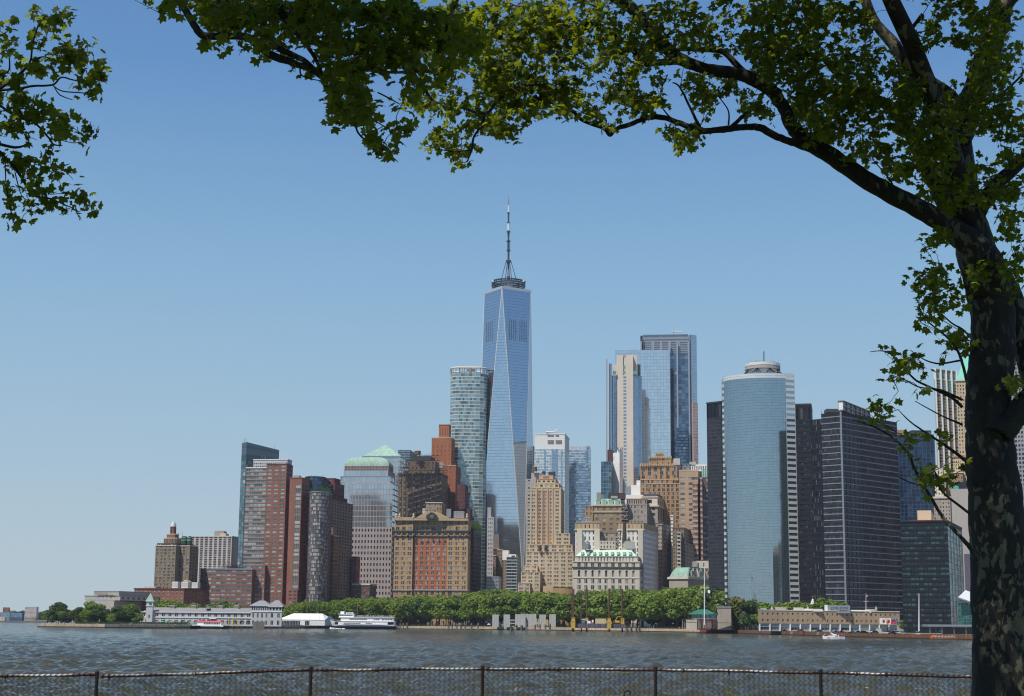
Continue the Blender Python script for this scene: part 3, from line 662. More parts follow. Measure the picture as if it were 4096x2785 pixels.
# ---------------------------------------------------------------- the tallest tower: chamfered glass with a spire
b = Bld('glass_skyscraper', 'tallest blue glass skyscraper with tapering triangular faces and a long spire', 'skyscraper', 1930, 2000)
D1 = 1915; aa = math.radians(13); C = np.array([GX(2093, 2330) * D1, D1])
def meet1(u, x, yt=2330): g = GX(x, yt); t = (g * C[1] - C[0]) / (u[0] - g * u[1]); return C + u * t
A = meet1(np.array([-math.cos(aa), math.sin(aa)]), 1900); s1 = np.linalg.norm(A - C); Bq = C + np.array([math.sin(aa), math.cos(aa)]) * s1; E = A + Bq - C
zb1 = 50.0; zt1 = zat(2004, 1162, D1 + 22)
base = [A, C, Bq, E]; mids = [(base[i] + base[(i + 1) % 4]) / 2 for i in range(4)]   # top corners above the middles of the base sides
SHELL = wallm('tower_shell', (0.30, 0.38, 0.48), .1, .2, .35, .4)
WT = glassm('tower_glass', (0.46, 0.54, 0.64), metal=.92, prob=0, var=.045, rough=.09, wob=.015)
WT2 = glassm('tower_glass_light', (0.54, 0.64, 0.74), metal=.92, prob=0, var=.04, rough=.09, wob=.015)  # paler tower glass: the front facet's brighter sky reflection put into the colour
LOUV = wallm('tower_louvres', (0.13, 0.18, 0.25), .2, .2, .5, .3)
mb = MB(); mb.prism(base, GZ, zb1); b.part(mb, 'podium_wall', FR_G)
def tri_face(b0, b1, t0, t1, mat, name):
    "face between base edge b0-b1 and top edge t0-t1 (one of the two is a single point); rows of panes with thin joints"
    b0, b1, t0, t1 = [np.array([*p[0], p[1]]) for p in ((b0, zb1), (b1, zb1), (t0, zt1), (t1, zt1))]
    n = np.cross(b1 - b0 if np.linalg.norm(b1 - b0) > 1 else t1 - t0, ((t0 + t1) / 2 - (b0 + b1) / 2)); n /= np.linalg.norm(n)
    if n[1] > 0 and name != 'back': pass
    mbk = MB(); mbk.poly([p for k, p in enumerate((b0, b1, t1, t0)) if k == 0 or np.linalg.norm(p - (b0, b1, t1, t0)[k - 1]) > .1], 0)
    b.part(mbk, 'facet_backing', SHELL)
    V = []; F = []; R = []; MI = []; rows = 96
    for j in range(rows):
        f0, f1 = j / rows, (j + 1) / rows - .0007
        l0, r0 = b0 + (t0 - b0) * f0, b1 + (t1 - b1) * f0; l1, r1 = b0 + (t0 - b0) * f1, b1 + (t1 - b1) * f1
        w = max(np.linalg.norm(r0 - l0), np.linalg.norm(r1 - l1)); k = max(1, int(w / 2.4))
        for i in range(k):
            g0, g1 = i / k + .02 / k, (i + 1) / k - .02 / k; m = len(V)
            V += [l0 + (r0 - l0) * g0 + n * .25, l0 + (r0 - l0) * g1 + n * .25, l1 + (r1 - l1) * g1 + n * .25, l1 + (r1 - l1) * g0 + n * .25]
            F.append((m, m + 1, m + 2, m + 3)); R.append(rng.random() * .5 + (.5 if (i * 7 + 3) % 5 == 0 and j % 2 else .2)); ff = f0
            cxp = (l0 + (r0 - l0) * (g0 + g1) / 2)[0]; MI.append(0)
    if np.linalg.norm(b0 - b1) < .1:
        fp = lambda X, f: (lambda l, r: l + (r - l) * (X - l[0]) / (r[0] - l[0]) + n * .4)(b0 + (t0 - b0) * f, b1 + (t1 - b1) * f)
        la, ra = (b0 + (t0 - b0) * .82)[0], (b1 + (t1 - b1) * .82)[0]
        if abs(ra - la) > 9:
            lo_, hi_ = min(la, ra) + 3.4, max(la, ra) - 2.6; m_ = int((hi_ - lo_) / 2.5); mbl = MB()
            for q in range(m_):
                if q % 5 != 4: X0 = lo_ + (hi_ - lo_) * (q + .2) / m_; X1 = X0 + .95; mbl.quad(fp(X0, .822), fp(X1, .822), fp(X1, .893), fp(X0, .893))
            b.part(mbl, 'louvre_strips', LOUV)
    obj(name, np_mesh('glass_facet', np.array(V), np.array(F), [mat, LOUV], np.array(R), np.array(MI)), b.root, kind='stuff')
faces = []
for i in range(4):
    p, q = base[i], base[(i + 1) % 4]; m = mids[i]; m2 = mids[(i + 1) % 4]
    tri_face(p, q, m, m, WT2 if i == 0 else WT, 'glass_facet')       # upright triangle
    tri_face(q, q, m, m2, WT, 'glass_facet')                        # inverted triangle
mb = MB()
for i in range(4):
    for m in (mids[i], mids[(i - 1) % 4]): mb.tube([(base[i][0], base[i][1], zb1), (m[0], m[1], zt1)], .55, 4)
b.part(mb, 'edge_trims', plain('trim_steel', (0.75, 0.72, 0.66), .3, .3))
b.band(mids, zt1 + .8, 3.4, .5, plain('parapet_steel', (0.55, 0.58, 0.60), .4, .5), 'parapet')
cc = np.mean(mids, axis=0); cz = lambda y: zat(2034, y, cc[1])
mb = MB(); mb.poly([(p[0], p[1], zt1 + 1) for p in mids]); b.part(mb, 'roof', DKROOF)
NAVY = plain('spire_steel', (0.05, 0.065, 0.09), .5, .4)
ccx = P(2034, 1130, cc[1])[0]
def ringtube(r, z, t, nm, n=36):
    mb = MB(); ps = [np.array([ccx + r * math.cos(a_), cc[1] + r * math.sin(a_), z]) for a_ in np.linspace(0, 2 * math.pi, n + 1)]; mb.tube(ps, t, 6, cap=False); b.part(mb, nm, NAVY)
for y in (1129, 1137.5, 1146): ringtube(px(D1, 68), cz(y), 1.05, 'antenna_ring')
mb = MB()
for k in range(30):
    a0 = k * math.pi / 15; R_ = px(D1, 66)
    p = lambda a_, z: (ccx + R_ * math.cos(a_), cc[1] + R_ * math.sin(a_), z)
    mb.tube([p(a0, cz(1147)), p(a0 + .1, cz(1129))], .3, 3); mb.tube([p(a0 + .2, cz(1147)), p(a0 + .1, cz(1129))], .3, 3)
    if k % 2 == 0: mb.tube([p(a0, cz(1140)), (ccx, cc[1], cz(1140))], .3, 3)
    mb.tube([p(a0, cz(1147)), p(a0, zt1)], .35, 3)
b.part(mb, 'ring_lattice', NAVY)
mb = MB(); mb.lathe((ccx, cc[1], 0), [(px(D1, 30), zt1), (px(D1, 30), cz(1148))], 16); b.part(mb, 'mast_base', GREYG)
for k in range(10): b.mast(1972 + k * 14 + rng.random() * 5, 1117 + rng.random() * 6, 1130, cc[1] - 10, .7, FR_D)
for xx in (1972, 2004, 2071, 2094):
    c = P(xx, 1129, cc[1] - 14); mb = MB(); mb.lathe(c, [(1.0, c[2]), (1.2, c[2] + .5), (1.2, c[2] + 2), (.4, c[2] + 2.4)], 8); b.part(mb, 'radome', WHITE)
sec = [(1125, 1107, 6.5, 6.8, NAVY), (1107, 1078, 6.8, 4.2, FR_G), (1078, 1050, 4.0, 4.0, NAVY), (1050, 1042, 11, 11, NAVY), (1042, 1005, 4.2, 4.2, NAVY), (1005, 1001, 8.5, 8.5, NAVY), (1001, 967, 4.2, 4.2, NAVY), (967, 963, 8.5, 8.5, NAVY), (963, 958, 3.2, 3.2, NAVY), (958, 930, 3.2, 5, NAVY), (930, 925, 7.5, 7.5, NAVY), (921, 893, 4.5, 4.5, WHITE), (893, 889, 6, 6, NAVY), (889, 855, 3.4, 3.6, NAVY), (855, 850, 5, 5, NAVY), (850, 820, 2.5, 2.2, WHITE), (820, 812, 2.6, 3.8, FR_G), (812, 788, 3.8, .9, FR_G), (788, 780, .5, .3, FR_G)]
for (ya, yb, ra, rb, mt) in sec:
    mb = MB(); mb.lathe((P(2034, (ya + yb) / 2, cc[1])[0], cc[1], 0), [(px(D1, ra), cz(ya)), (px(D1, rb), cz(yb))], 10); b.part(mb, 'mast_section' if ra < 7 else 'mast_collar', mt)
mb = MB()
for j in range(46):
    y = 1003 - j * .85 - (2 if j > 20 else 0); a_ = j * 2.4; c = P(2034, y, cc[1]); mb.tube([c, (c[0] + px(D1, 8) * math.cos(a_), c[1] + px(D1, 8) * math.sin(a_), c[2] + .3)], .22, 3)
b.part(mb, 'broadcast_antennas', NAVY, kind='stuff')
for dx in (-31, -14, 14, 33):
    mb = MB(); c0 = P(2034 + dx * .32, 1048, cc[1] - 3); mb.tube([c0, P(2034 + dx, 1127, cc[1] - 5)], .4, 4); b.part(mb, 'stay_cable', NAVY)
b.finish()
def stack(b, xl, xc, xr, D, a, zones, dep=None, ypl=None, zb=None):
    "zones from the top down: (ytop, mat, left, right, cornice); one plan for all of them"
    A, C, B_, E = b.plan(xl, xc, xr, ypl or zones[0][0], D, a, dep)
    for i, z in enumerate(zones):
        z1 = zat(xc, z[0], D); z0 = zat(xc, zones[i + 1][0], D) if i + 1 < len(zones) else (GZ if zb is None else zb)
        mb = MB(); b.facade(mb, A, C, z0, z1, z[2]); b.facade(mb, C, B_, z0, z1, z[3] if len(z) > 3 else None); b.facade(mb, B_, E, z0, z1, None); b.facade(mb, E, A, z0, z1, None)
        if i == 0: mb.poly([(p[0], p[1], z1 - .02) for p in (A, C, B_, E)])
        b.part(mb, 'wall', z[1])
        if len(z) > 4 and z[4]: b.band([A, C, B_, E], z1, *z[4])
    return A, C, B_, E
def mansard(b, pts, z0, z1, ins, mat, name='mansard_roof'):
    c = np.mean([p[:2] for p in pts], axis=0); q = []
    for p in pts: d = c - p[:2]; q.append(p[:2] + d / np.linalg.norm(d) * ins)
    mb = MB()
    for i in range(4): p0, p1, q0, q1 = pts[i], pts[(i + 1) % 4], q[i], q[(i + 1) % 4]; mb.quad((p0[0], p0[1], z0), (p1[0], p1[1], z0), (q1[0], q1[1], z1), (q0[0], q0[1], z1))
    mb.poly([(p[0], p[1], z1) for p in q]); b.part(mb, name, mat); return q
def along(A, C, f): return np.array(A[:2]) * (1 - f) + np.array(C[:2]) * f
def dormers(b, A, C, z0, n, w, h, mat, glass, depth=2.5, f0=.04, f1=.96, arch=False):
    u = (C - A) / np.linalg.norm(C - A); L = np.linalg.norm(C - A); inw = np.array([-u[1], u[0]])
    for i in range(n):
        c = along(A, C, f0 + (f1 - f0) * (i + .5) / n); M = Matrix(((u[0], inw[0], 0, c[0]), (u[1], inw[1], 0, c[1]), (0, 0, 1, z0), (0, 0, 0, 1)))
        mb = MB(); mb.box(-w / 2, w / 2, .1, depth, 0, h, M=M); mb.box(-w / 2 - .15, w / 2 + .15, 0, depth + .1, h, h + .25, M=M)
        if arch: mb.tube([M @ Vector((w * .55 * math.cos(t), 0.05, h * .9 + w * .4 * math.sin(t))) for t in np.linspace(0, math.pi, 7)], .3, 5)
        o = b.part(mb, 'dormer', mat)
        mb = MB(); mb.quad(M @ Vector((-w * .36, .06, h * .12)), M @ Vector((w * .36, .06, h * .12)), M @ Vector((w * .36, .06, h * .88)), M @ Vector((-w * .36, .06, h * .88))); g = mb.mesh('dormer_window', glass); go = obj('dormer_window', g, o)
        go.matrix_parent_inverse = Matrix.Translation(-b.root.location)
# ---------------------------------------------------------------- grand brick office building facing the park
b = Bld('office_building', 'tan and orange office building with gable and carved emblem', 'building', 1700, 1720)
WT_ = wallm('banded_tan', (0.47, 0.30, 0.14), .12); m2 = m3 = None
def banded(name, c0, c1, period):
    m, n, l, bs = nt(name); g = n.new('ShaderNodeNewGeometry'); s_ = n.new('ShaderNodeSeparateXYZ'); l.new(g.outputs['Position'], s_.inputs[0])
    k = n.new('ShaderNodeMath'); k.operation = 'MULTIPLY'; k.inputs[1].default_value = 1 / period; l.new(s_.outputs['Z'], k.inputs[0]); f = n.new('ShaderNodeMath'); f.operation = 'FRACT'; l.new(k.outputs[0], f.inputs[0])
    t = n.new('ShaderNodeTexNoise'); t.inputs['Scale'].default_value = .4; l.new(g.outputs['Position'], t.inputs[0]); ad = n.new('ShaderNodeMath'); ad.operation = 'ADD'; l.new(f.outputs[0], ad.inputs[0]); l.new(t.outputs[0], ad.inputs[1]); ad.use_clamp = False
    r = ramp(n, [(.45, c0), (.6, tuple((a_ + b2) / 2 for a_, b2 in zip(c0, c1))), (.85, c1)]); hf = n.new('ShaderNodeMath'); hf.operation = 'MULTIPLY'; hf.inputs[1].default_value = .66; l.new(ad.outputs[0], hf.inputs[0]); l.new(hf.outputs[0], r.inputs[0]); l.new(r.outputs[0], bs.inputs['Base Color']); bs.inputs['Roughness'].default_value = .85
    MATS[name] = m; return m
BT = banded('banded_tan_brick', (0.52, 0.35, 0.17), (0.33, 0.19, 0.085), 1.35)
GW = glassm('old_office_window', (0.05, 0.055, 0.06), (0.36, 0.38, 0.36), .35)
pair = lambda n, **k: S(n, 19.4, .62, .64, 2, .2, glass=GW, frame=FR_W, kind='hung', **k)
base = lambda n: S(n, 22, .6, .62, 2, .1, glass=G_DARK, frame=FR_D, kind='two')
NV = wallm('dark_cornice', (0.035, 0.04, 0.055), .2)
# left bay, centre, right bay
def wing(xl, xr, D, n, mid, right=None, xe=None):
    return stack(b, xl, xr, xe, D, 2, [(2080, BT, base(n), right, None), (2126, WT_, pair(n, nz=1), right, (1.6, 1.6, NV)), (2147, mid, pair(n, nz=11), right, (1, .8, NV)), (2361, OCHRE, base(n), right, (1.2, .9, GREYST))], dep=None if xe else 40, ypl=2080)
PL = wing(1579, 1653, 1700, 3, BT)
PC = wing(1656.5, 1789, 1702, 6, RUST)
PR = wing(1789.6, 1873, 1700, 3, BT, S(6, 19.4, .4, .6, glass=G_DULL), 1884)
mb = MB(); L0, R0_ = PL[0], PR[1]; u = (R0_ - L0) / np.linalg.norm(R0_ - L0)
for (x0, x1, y0, y1) in ((1579, 1654, 2069, 2082), (1656, 1873, 2073, 2082)):
    p0, p1 = P(x0, y1, 1698.5), P(x1, y1, 1698.5); mb.box(p0[0], p1[0], 1698, 1704, p0[2], zat(x0, y0, 1700))
b.part(mb, 'parapet', TAN)
mb = MB(); g0, g1, gp = P(1660, 2074, 1698), P(1801, 2074, 1698), P(1727, 2047, 1698); f0 = np.array([0, 4, 0])
mb.poly([g0, g1, gp + [6, 0, 0], gp - [6, 0, 0]]); mb.quad(g0, gp - [6, 0, 0], gp - [6, 0, 0] + f0, g0 + f0); mb.quad(gp + [6, 0, 0], g1, g1 + f0, gp + [6, 0, 0] + f0); mb.quad(gp - [6, 0, 0], gp + [6, 0, 0], gp + [6, 0, 0] + f0, gp - [6, 0, 0] + f0); b.part(mb, 'gable', TAN)
EMB = wallm('carved_bronze', (0.07, 0.06, 0.045), .4, 1.5)
c = P(1727, 2064, 1696.6); mb = MB(); rr = px(1700, 11)
mb.tube([c + [rr * math.cos(t), 0, rr * math.sin(t)] for t in np.linspace(0, 2 * math.pi, 21)], .9, 6, cap=False)
for t in np.linspace(0, 2 * math.pi, 12, endpoint=False): q = c + [rr * 1.15 * math.cos(t), 0, rr * 1.15 * math.sin(t)]; mb.lathe((q[0], q[1], 0), [(.2, q[2] - .9), (.9, q[2]), (.2, q[2] + .9)], 6)
for sx in (-1, 1): mb.tube([c + [sx * rr * 1.2, 0, rr * .6], c + [sx * rr * 1.8, 0, 0], c + [sx * rr * 1.7, 0, -rr], c + [sx * rr * .7, 0, -rr * 1.3]], [.5, 1, .8, .6], 6)
b.part(mb, 'carved_emblem', EMB); mb = MB(); mb.lathe((0, 0, 0), [(rr * .7, -.3), (rr * .7, .3)], 16); o = b.part(mb, 'emblem_disc', plain('green_bronze', (0.10, 0.16, 0.15))); o.location = Vector(c); o.rotation_euler = (math.pi / 2, 0, 0)
for xx in (1584, 1598, 1654, 1868):
    c = P(xx, 2072, 1699); h = px(1700, 18); mb = MB(); mb.lathe(c, [(1.3, c[2]), (1.6, c[2] + h * .3), (.8, c[2] + h * .4), (1.2, c[2] + h * .6), (.2, c[2] + h)], 8); b.part(mb, 'finial', LIME)
for k in range(13):
    xx = 1583 + k * 23.4; c = P(xx, 2139, 1698.7); mb = MB(); mb.lathe((0, 0, 0), [(1.3, -.4), (1.1, .5), (.3, .9)], 8); o = b.part(mb, 'carved_roundel', OCHRE); o.location = Vector(c); o.rotation_euler = (math.pi / 2, 0, 0)
b.block(1704, 1767, 1783, 2011, 1712, 2, OCHRE, S(6, 17, .6, .55, glass=GW, kind='hung', frame=FR_W), S(3, 17, .5, .55, glass=G_DULL), yb=2078, cor=(1, .7, LIME), name='rooftop_block')
b.block(1690, 1703, 1706, 2034, 1711, 2, LIME, S(3, 14, .5, .5, glass=GW), None, yb=2078, name='rooftop_block'); b.block(1705, 1738, 1741, 2036, 1706, 2, GREYST, S(3, 14, .4, .5, glass=GW), None, yb=2058, name='rooftop_block')
b.box(1786, 1804, 2036, 2070, 1706, 6, FR_G, 'steel_tank_box'); b.box(1815, 1857, 2046, 2072, 1708, 8, GREYG, 'cooling_unit', sp=S(5, 20, .6, .7, glass=FR_G, nz=1, name='louvre')); b.box(1712, 1772, 2001, 2004, 1713, 14, FR_D, 'roof_canopy')
mb = MB()
for xx in (1714, 1727, 1741, 1755, 1770): mb.tube([P(xx, 2012, 1713), P(xx, 2003, 1713)], .3, 4)
b.part(mb, 'canopy_posts', FR_D); b.finish()

b = Bld('office_building', 'narrow black clad office building topped with bright green planting', 'building', 1760, 1910)
b.block(1882, 1896, 1926, 2110, 1750, 12, CHAR, S(2, 17, .8, .5, glass=G_GREEN), S(4, 17, .7, .6, glass=G_NIGHT))
mb = MB()
for i in range(900):
    a_ = P(1902 + rng.normal(0, 9), 2106, 1755 + rng.random() * 10) + rng.normal(0, [1, 1, 1.6]); a_[2] -= (a_[0] - P(1902, 2100, 1755)[0]) * .25; mb.quad(a_, a_ + [.8, 0, 0], a_ + [.7, -.2, .8], a_ + [0, -.2, .8])
b.part(mb, 'roof_planting', wallm('bright_roof_green', (0.09, 0.17, 0.03), .4), kind='stuff'); b.finish()
b = Bld('apartment_building', 'white slab with small dark windows squeezed between the black building and the blue skyscraper', 'building', 1820, 1962)
b.block(1949, 1975, 1981, 2068, 1820, 6, plain('slab_grey', (0.40, 0.40, 0.40)), S(3, 16.5, .5, .4, 2, glass=G_DARK, mar=0.1), None); b.block(1950, 1964, 1968, 2030, 1826, 6, GREYG, None, None, yb=2070); b.finish()
b = Bld('brick_building', 'old brown brick building with a steep mansard roof and turrets beside the white slab', 'building', 1800, 1990)
A, C, B_, E, z0, z1 = b.block(1973, 1996, 2010, 2195, 1800, 6, DREDB, S(3, 15, .5, .5, glass=G_DULL), S(4, 15, .4, .5, glass=G_DULL), cor=(1, .5, OCHRE))
mansard(b, [A, C, B_, E], z1, zat(1990, 2136, 1800), 3.5, plain('slate_roof', (0.12, 0.10, 0.09)))
b.block(1973, 1984, 1990, 2222, 1785, 6, REDB, S(1, 12, .4, .5, 1, glass=G_DARK), None, cor=(1, .6, COPPER)); b.block(1990, 2010, 2026, 2200, 1795, 6, BROWN, S(3, 14, .4, .5, glass=G_DULL), S(4, 14, .4, .5, glass=G_NIGHT), cor=(1, .5, BUFF))
b.block(1946, 1996, 2006, 2306, 1760, 6, FR_G, S(8, 14, .5, .5, glass=G_DULL), None, name='annex_wall'); b.finish()
b = Bld('office_building', 'low modern glass building with white floor bands and a white rooftop box', 'building', 1740, 2050)
b.block(2026, 2068, 2083, 2228, 1740, 8, plain('white_floor_band', (0.42, 0.46, 0.48), .4), S(4, 12.5, .97, .74, glass=G_DEEP, rec=.2), S(4, 12.5, .95, .6, glass=G_DEEP), name='wall')
b.block(2036, 2063, 2070, 2218, 1750, 8, WHITE, S(1, 20, .7, .6, glass=G_NIGHT, cols=[(.35, .9)], nz=1, rec=1), None, yb=2240, name='rooftop_box'); b.block(2010, 2034, 2040, 2202, 1765, 8, WHITE, S(2, 12, .1, .2, glass=G_DULL), None, name='rooftop_box', yb=2240)
b.block(2012, 2036, 2040, 2240, 1762, 8, BROWN, S(4, 13, .4, .5, glass=G_DULL), None); b.finish()

# ---------------------------------------------------------------- towers just right of the tallest one
b = Bld('office_tower', 'dark blue glass slab just behind the right edge of the tallest skyscraper', 'building', 2050, 2125)
b.block(2106, 2134, 2138, 1784, 2050, 10, CHAR, S(6, 11, .9, .75, glass=G_SKY, rec=.2), None); b.finish()
b = Bld('office_tower', 'white gridded glass tower with a rooftop rig right of the tallest skyscraper', 'building', 1880, 2200)
WG = plain('white_grid', (0.68, 0.70, 0.68), .4)
GWH = glassm('pearl_glass', (0.40, 0.50, 0.56), (0.75, 0.78, 0.75), .35, metal=.6, wob=.02)
stack(b, 2140, 2259, 2277, 1880, 8, [(1736, WG, S(22, 11.5, .85, .85, glass=WHITE, nz=7, rec=.08, name='wall_panel'), S(5, 11.5, .85, .85, glass=WHITE, nz=7, rec=.08, name='wall_panel'), (1.2, .4, WG)), (1795, WG, S(20, 11.5, .9, .82, glass=GWH, rec=.15, name='glass_pane'), S(5, 11.5, .85, .8, glass=G_TEAL, rec=.2))])
for (x0, x1, y0, y1) in ((2191, 2216, 1761, 1776), (2223, 2248, 1761, 1776), (2191, 2216, 1740, 1747), (2223, 2236, 1740, 1747)):
    A, C, B_, E = b.plan(2140, 2259, 2277, 1736, 1880, 8); q0, q1 = along(A, C, (x0 - 2140) / 119), along(A, C, (x1 - 2140) / 119); d = np.array([0, -.3])
    mb = MB(); mb.quad((*(q0 + d), zat(x0, y1, q0[1])), (*(q1 + d), zat(x1, y1, q1[1])), (*(q1 + d), zat(x1, y0, q1[1])), (*(q0 + d), zat(x0, y0, q0[1]))); b.part(mb, 'louvre_panel', wallm('brown_louvre', (0.20, 0.17, 0.16), .2, 2))
for (x0, x1, y0) in ((2176, 2184, 1800), (2207, 2233, 1800), (2243, 2250, 1800)):
    q0, q1 = along(A, C, (x0 - 2140) / 119), along(A, C, (x1 - 2140) / 119); d = np.array([0, -.25]); mb = MB(); z0, z1 = zat(x0, 2100, q0[1]), zat(x0, y0, q0[1])
    n = 26
    for k in range(n): za = z0 + (z1 - z0) * k / n; zb_ = z0 + (z1 - z0) * (k + .8) / n; mb.quad((*(q0 + d), za), (*(q1 + d), za), (*(q1 + d), zb_), (*(q0 + d), zb_))
    b.part(mb, 'glass_strip', G_BLUE, kind='stuff')
mb = MB(); mb.tube([P(2184, 1729, 1882), P(2230, 1727, 1882)], .8, 5); mb.tube([P(2218, 1725, 1882), P(2228, 1720, 1882)], .8, 5)
for xx in (2190, 2210, 2226): mb.tube([P(xx, 1737, 1882), P(xx, 1728, 1882)], .4, 4)
b.part(mb, 'window_cleaning_rig', WHITE); b.finish()
b = Bld('office_tower', 'pale blue glass tower with thin white floor lines left of the gap of sky', 'building', 2080, 2320)
ML = glassm('layer_glass', (0.32, 0.42, 0.52), (0.62, 0.68, 0.70), .25, metal=.85, wob=.05)
stack(b, 2277, 2362, 2364, 2080, 2, [(1786, plain('floor_line', (0.62, 0.62, 0.62), .4), S(16, 7, .6, .6, glass=G_SKY, nz=2), None, None), (1800, MATS['floor_line'], S(9, 10.5, .99, .80, glass=ML, rec=.12, name='glass_pane'), None, None)]); b.finish()
b = Bld('office_building', 'plain pale slab topped with a wooden tank behind the tan stepped tower', 'building', 1760, 2120)
b.block(2104, 2144, 2150, 1916, 1760, 6, GREYG, S(1, 14.5, .2, .4, glass=G_DARK, cols=[(.2, .42)]), None); b.block(2125, 2160, 2170, 1892, 1770, 6, GREYG, None, None, yb=1920); b.tank(2140, 1863, 1893, 1768, 9, WOODT, plain('rusty_cap', (0.40, 0.20, 0.11))); b.finish()

b = Bld('office_tower', 'tan stepped masonry tower with red brick window strips and a rooftop tank', 'building', 1680, 2190)
tn = lambda n, **k: S(n, 14.7, .68, .52, 2, .14, glass=G_DARK, frame=FR_W, kind='hung', **k)
STR = banded('tan_pink_strip', (0.50, 0.37, 0.23), (0.36, 0.17, 0.10), 3.9)
A, C, B_, E = stack(b, 2121, 2243, 2257, 1690, 6, [(1952, BUFF, S(5, 14.7, .62, .54, 2, .16, glass=G_DARK, frame=FR_W, kind='hung', mar=.02, top=8), S(3, 14.7, .4, .5, glass=G_DULL), (1, .3, BUFF))])
for k, f in enumerate((.235, .41, .585)):   # red strips between the piers
    for g in (-.045, 0.0, .045): q = along(A, C, f + .02 + g); mb = MB(); mb.box(q[0] - .35, q[0] + .35, q[1] - .25, q[1] + .2, zat(2180, 2176, 1690), zat(2180, 1962, 1690)); b.part(mb, 'brick_strip', wallm('salmon_brick', (0.36, 0.17, 0.10), .15))
for f in (.2, .375, .55, .725, .02, .98): q = along(A, C, f + .01); mb = MB(); mb.box(q[0] - .7, q[0] + .7, q[1] - .7, q[1] + .2, zat(2180, 2176, 1690), zat(2180, 1951, 1690)); b.part(mb, 'pier', BUFF)
b.block(2136, 2236, 2248, 1934, 1694, 6, BUFF, S(5, 12, .5, .5, 1, glass=G_DARK, nz=1), S(3, 12, .5, .5, glass=G_DULL, nz=1), yb=1953, cor=(.7, .2, BUFF)); b.block(2148, 2222, 2236, 1917, 1698, 6, BUFF, S(4, 12, .5, .4, glass=G_DULL, nz=1), None, yb=1935, cor=(.6, .2, RUST))
b.block(2156, 2212, 2228, 1903, 1702, 6, BUFF, S(9, 14, .4, .55, glass=G_DULL, nz=1, cols=[(.32 + .07 * k, .36 + .07 * k) for k in range(6)]), None, yb=1918, cor=(.7, .2, BUFF))
b.tank(2175, 1884, 1903, 1705, 7, DKROOF); b.box(2194, 2222, 1887, 1903, 1706, 8, DKROOF, 'cooling_unit')
b.block(2221, 2280, 2287, 2134, 1682, 6, BUFF, tn(2), S(3, 14.7, .4, .5, glass=G_DULL), cor=(.8, .2, BUFF)); b.block(2114, 2290, 2298, 2180, 1676, 6, BUFF, tn(6), S(3, 14.7, .4, .5, glass=G_DULL), cor=(.8, .2, BUFF))
b.block(2104, 2294, 2300, 2208, 1672, 6, BUFF, tn(7), None, cor=(.8, .2, BUFF)); b.block(2098, 2150, 2160, 2262, 1668, 6, BUFF, tn(2), None)
b.block(2084, 2160, 2184, 2289, 1655, 6, BUFF, tn(3), S(3, 14.7, .3, .4, glass=G_DULL), cor=(.8, .2, BUFF)); b.block(2072, 2120, 2128, 2333, 1650, 6, BUFF, tn(2), None, cor=(.8, .2, BUFF))
b.block(2172, 2216, 2224, 2344, 1640, 6, TAN, None, None, name='stair_head'); c = P(2258, 2368, 1630); mb = MB(); mb.lathe(c, [(12, GZ), (12, c[2] + 4), (12.5, c[2] + 4.5)], 20); b.part(mb, 'round_wall', OCHRE)
for xx in (2160, 2184):
    mb = MB(); mb.lathe(P(xx, 2200, 1674), [(1.6, zat(xx, 2204, 1674)), (1.9, zat(xx, 2192, 1674)), (1.4, zat(xx, 2182, 1674))], 8); b.part(mb, 'carved_bracket', DKROOF)
b.finish()

# ---------------------------------------------------------------- white building with the long green mansard
b = Bld('office_building', 'pale stone building with arched windows and a long bright green mansard roof', 'building', 1560, 2430)
w2 = lambda n, **k: S(n, 24, .5, .62, 2, .1, glass=GW, frame=FR_D, kind='hung', **k)
PB = stack(b, 2292, 2558, 2573, 1560, 2, [(2248, LIME, w2(9, nz=1, mar=.04), S(1, 20, .5, .5, glass=G_DULL, nz=1), (1, .6, LIME)), (2271, LIME, S(9, 46, .3, .76, glass=GW, frame=EMB, kind='two', nz=1, mar=.04, rec=.8, name='arched_window'), S(1, 40, .4, .6, glass=G_DULL, nz=1), (1.2, 1.0, EMB)), (2313, LIME, w2(9, mar=.04), S(1, 24, .4, .5, glass=G_DULL), (.7, .4, LIME))])
mb = MB()
for k in range(9):
    f = .04 + .92 * (k + .5) / 9; q = along(PB[0], PB[1], f); zz = zat(2430, 2284, 1560); ww = np.linalg.norm(PB[1] - PB[0]) * .92 / 9 * .15
    mb.tube([(q[0] + ww * 1.25 * math.cos(t), q[1] - .2, zz + 1.1 * ww * math.sin(t)) for t in np.linspace(0, math.pi, 9)], .35, 5)
b.part(mb, 'window_arches', LIME)
AT = stack(b, 2299, 2550, 2566, 1563, 2, [(2226, LIME, S(18, 18, .52, .7, glass=GW, frame=FR_W, kind='two', nz=1, mar=.05, name='arched_window'), S(1, 20, .5, .5, glass=G_DULL, nz=1), (.7, .5, COPPER))], zb=zat(2430, 2248, 1563))
MINT = wallm('mint_copper', (0.52, 0.64, 0.52), .1, .2)
q_ = mansard(b, AT, zat(2430, 2226, 1563), zat(2430, 2197, 1563), 11, MINT)
dormers(b, AT[0], AT[1], zat(2430, 2218, 1563), 9, 2.7, 2.4, MINT, GW, 6, .07, .93)
b.box(2399, 2461, 2164, 2196, 1575, 8, LIME, 'rooftop_block', sp=S(5, 14, .4, .5, glass=GW)); b.box(2500, 2540, 2166, 2196, 1574, 8, plain('rooftop_grey', (0.42, 0.42, 0.40)), 'rooftop_block')
b.box(2340, 2364, 2180, 2196, 1572, 6, GREYG, 'cooling_unit'); c = P(2350, 2196, 1572); mb = MB(); mb.lathe(c, [(2.4, c[2]), (2.4, c[2] + 5), (1.2, c[2] + 6), (1, c[2] + 8)], 10); b.part(mb, 'vent_drum', FR_G)
b.finish()

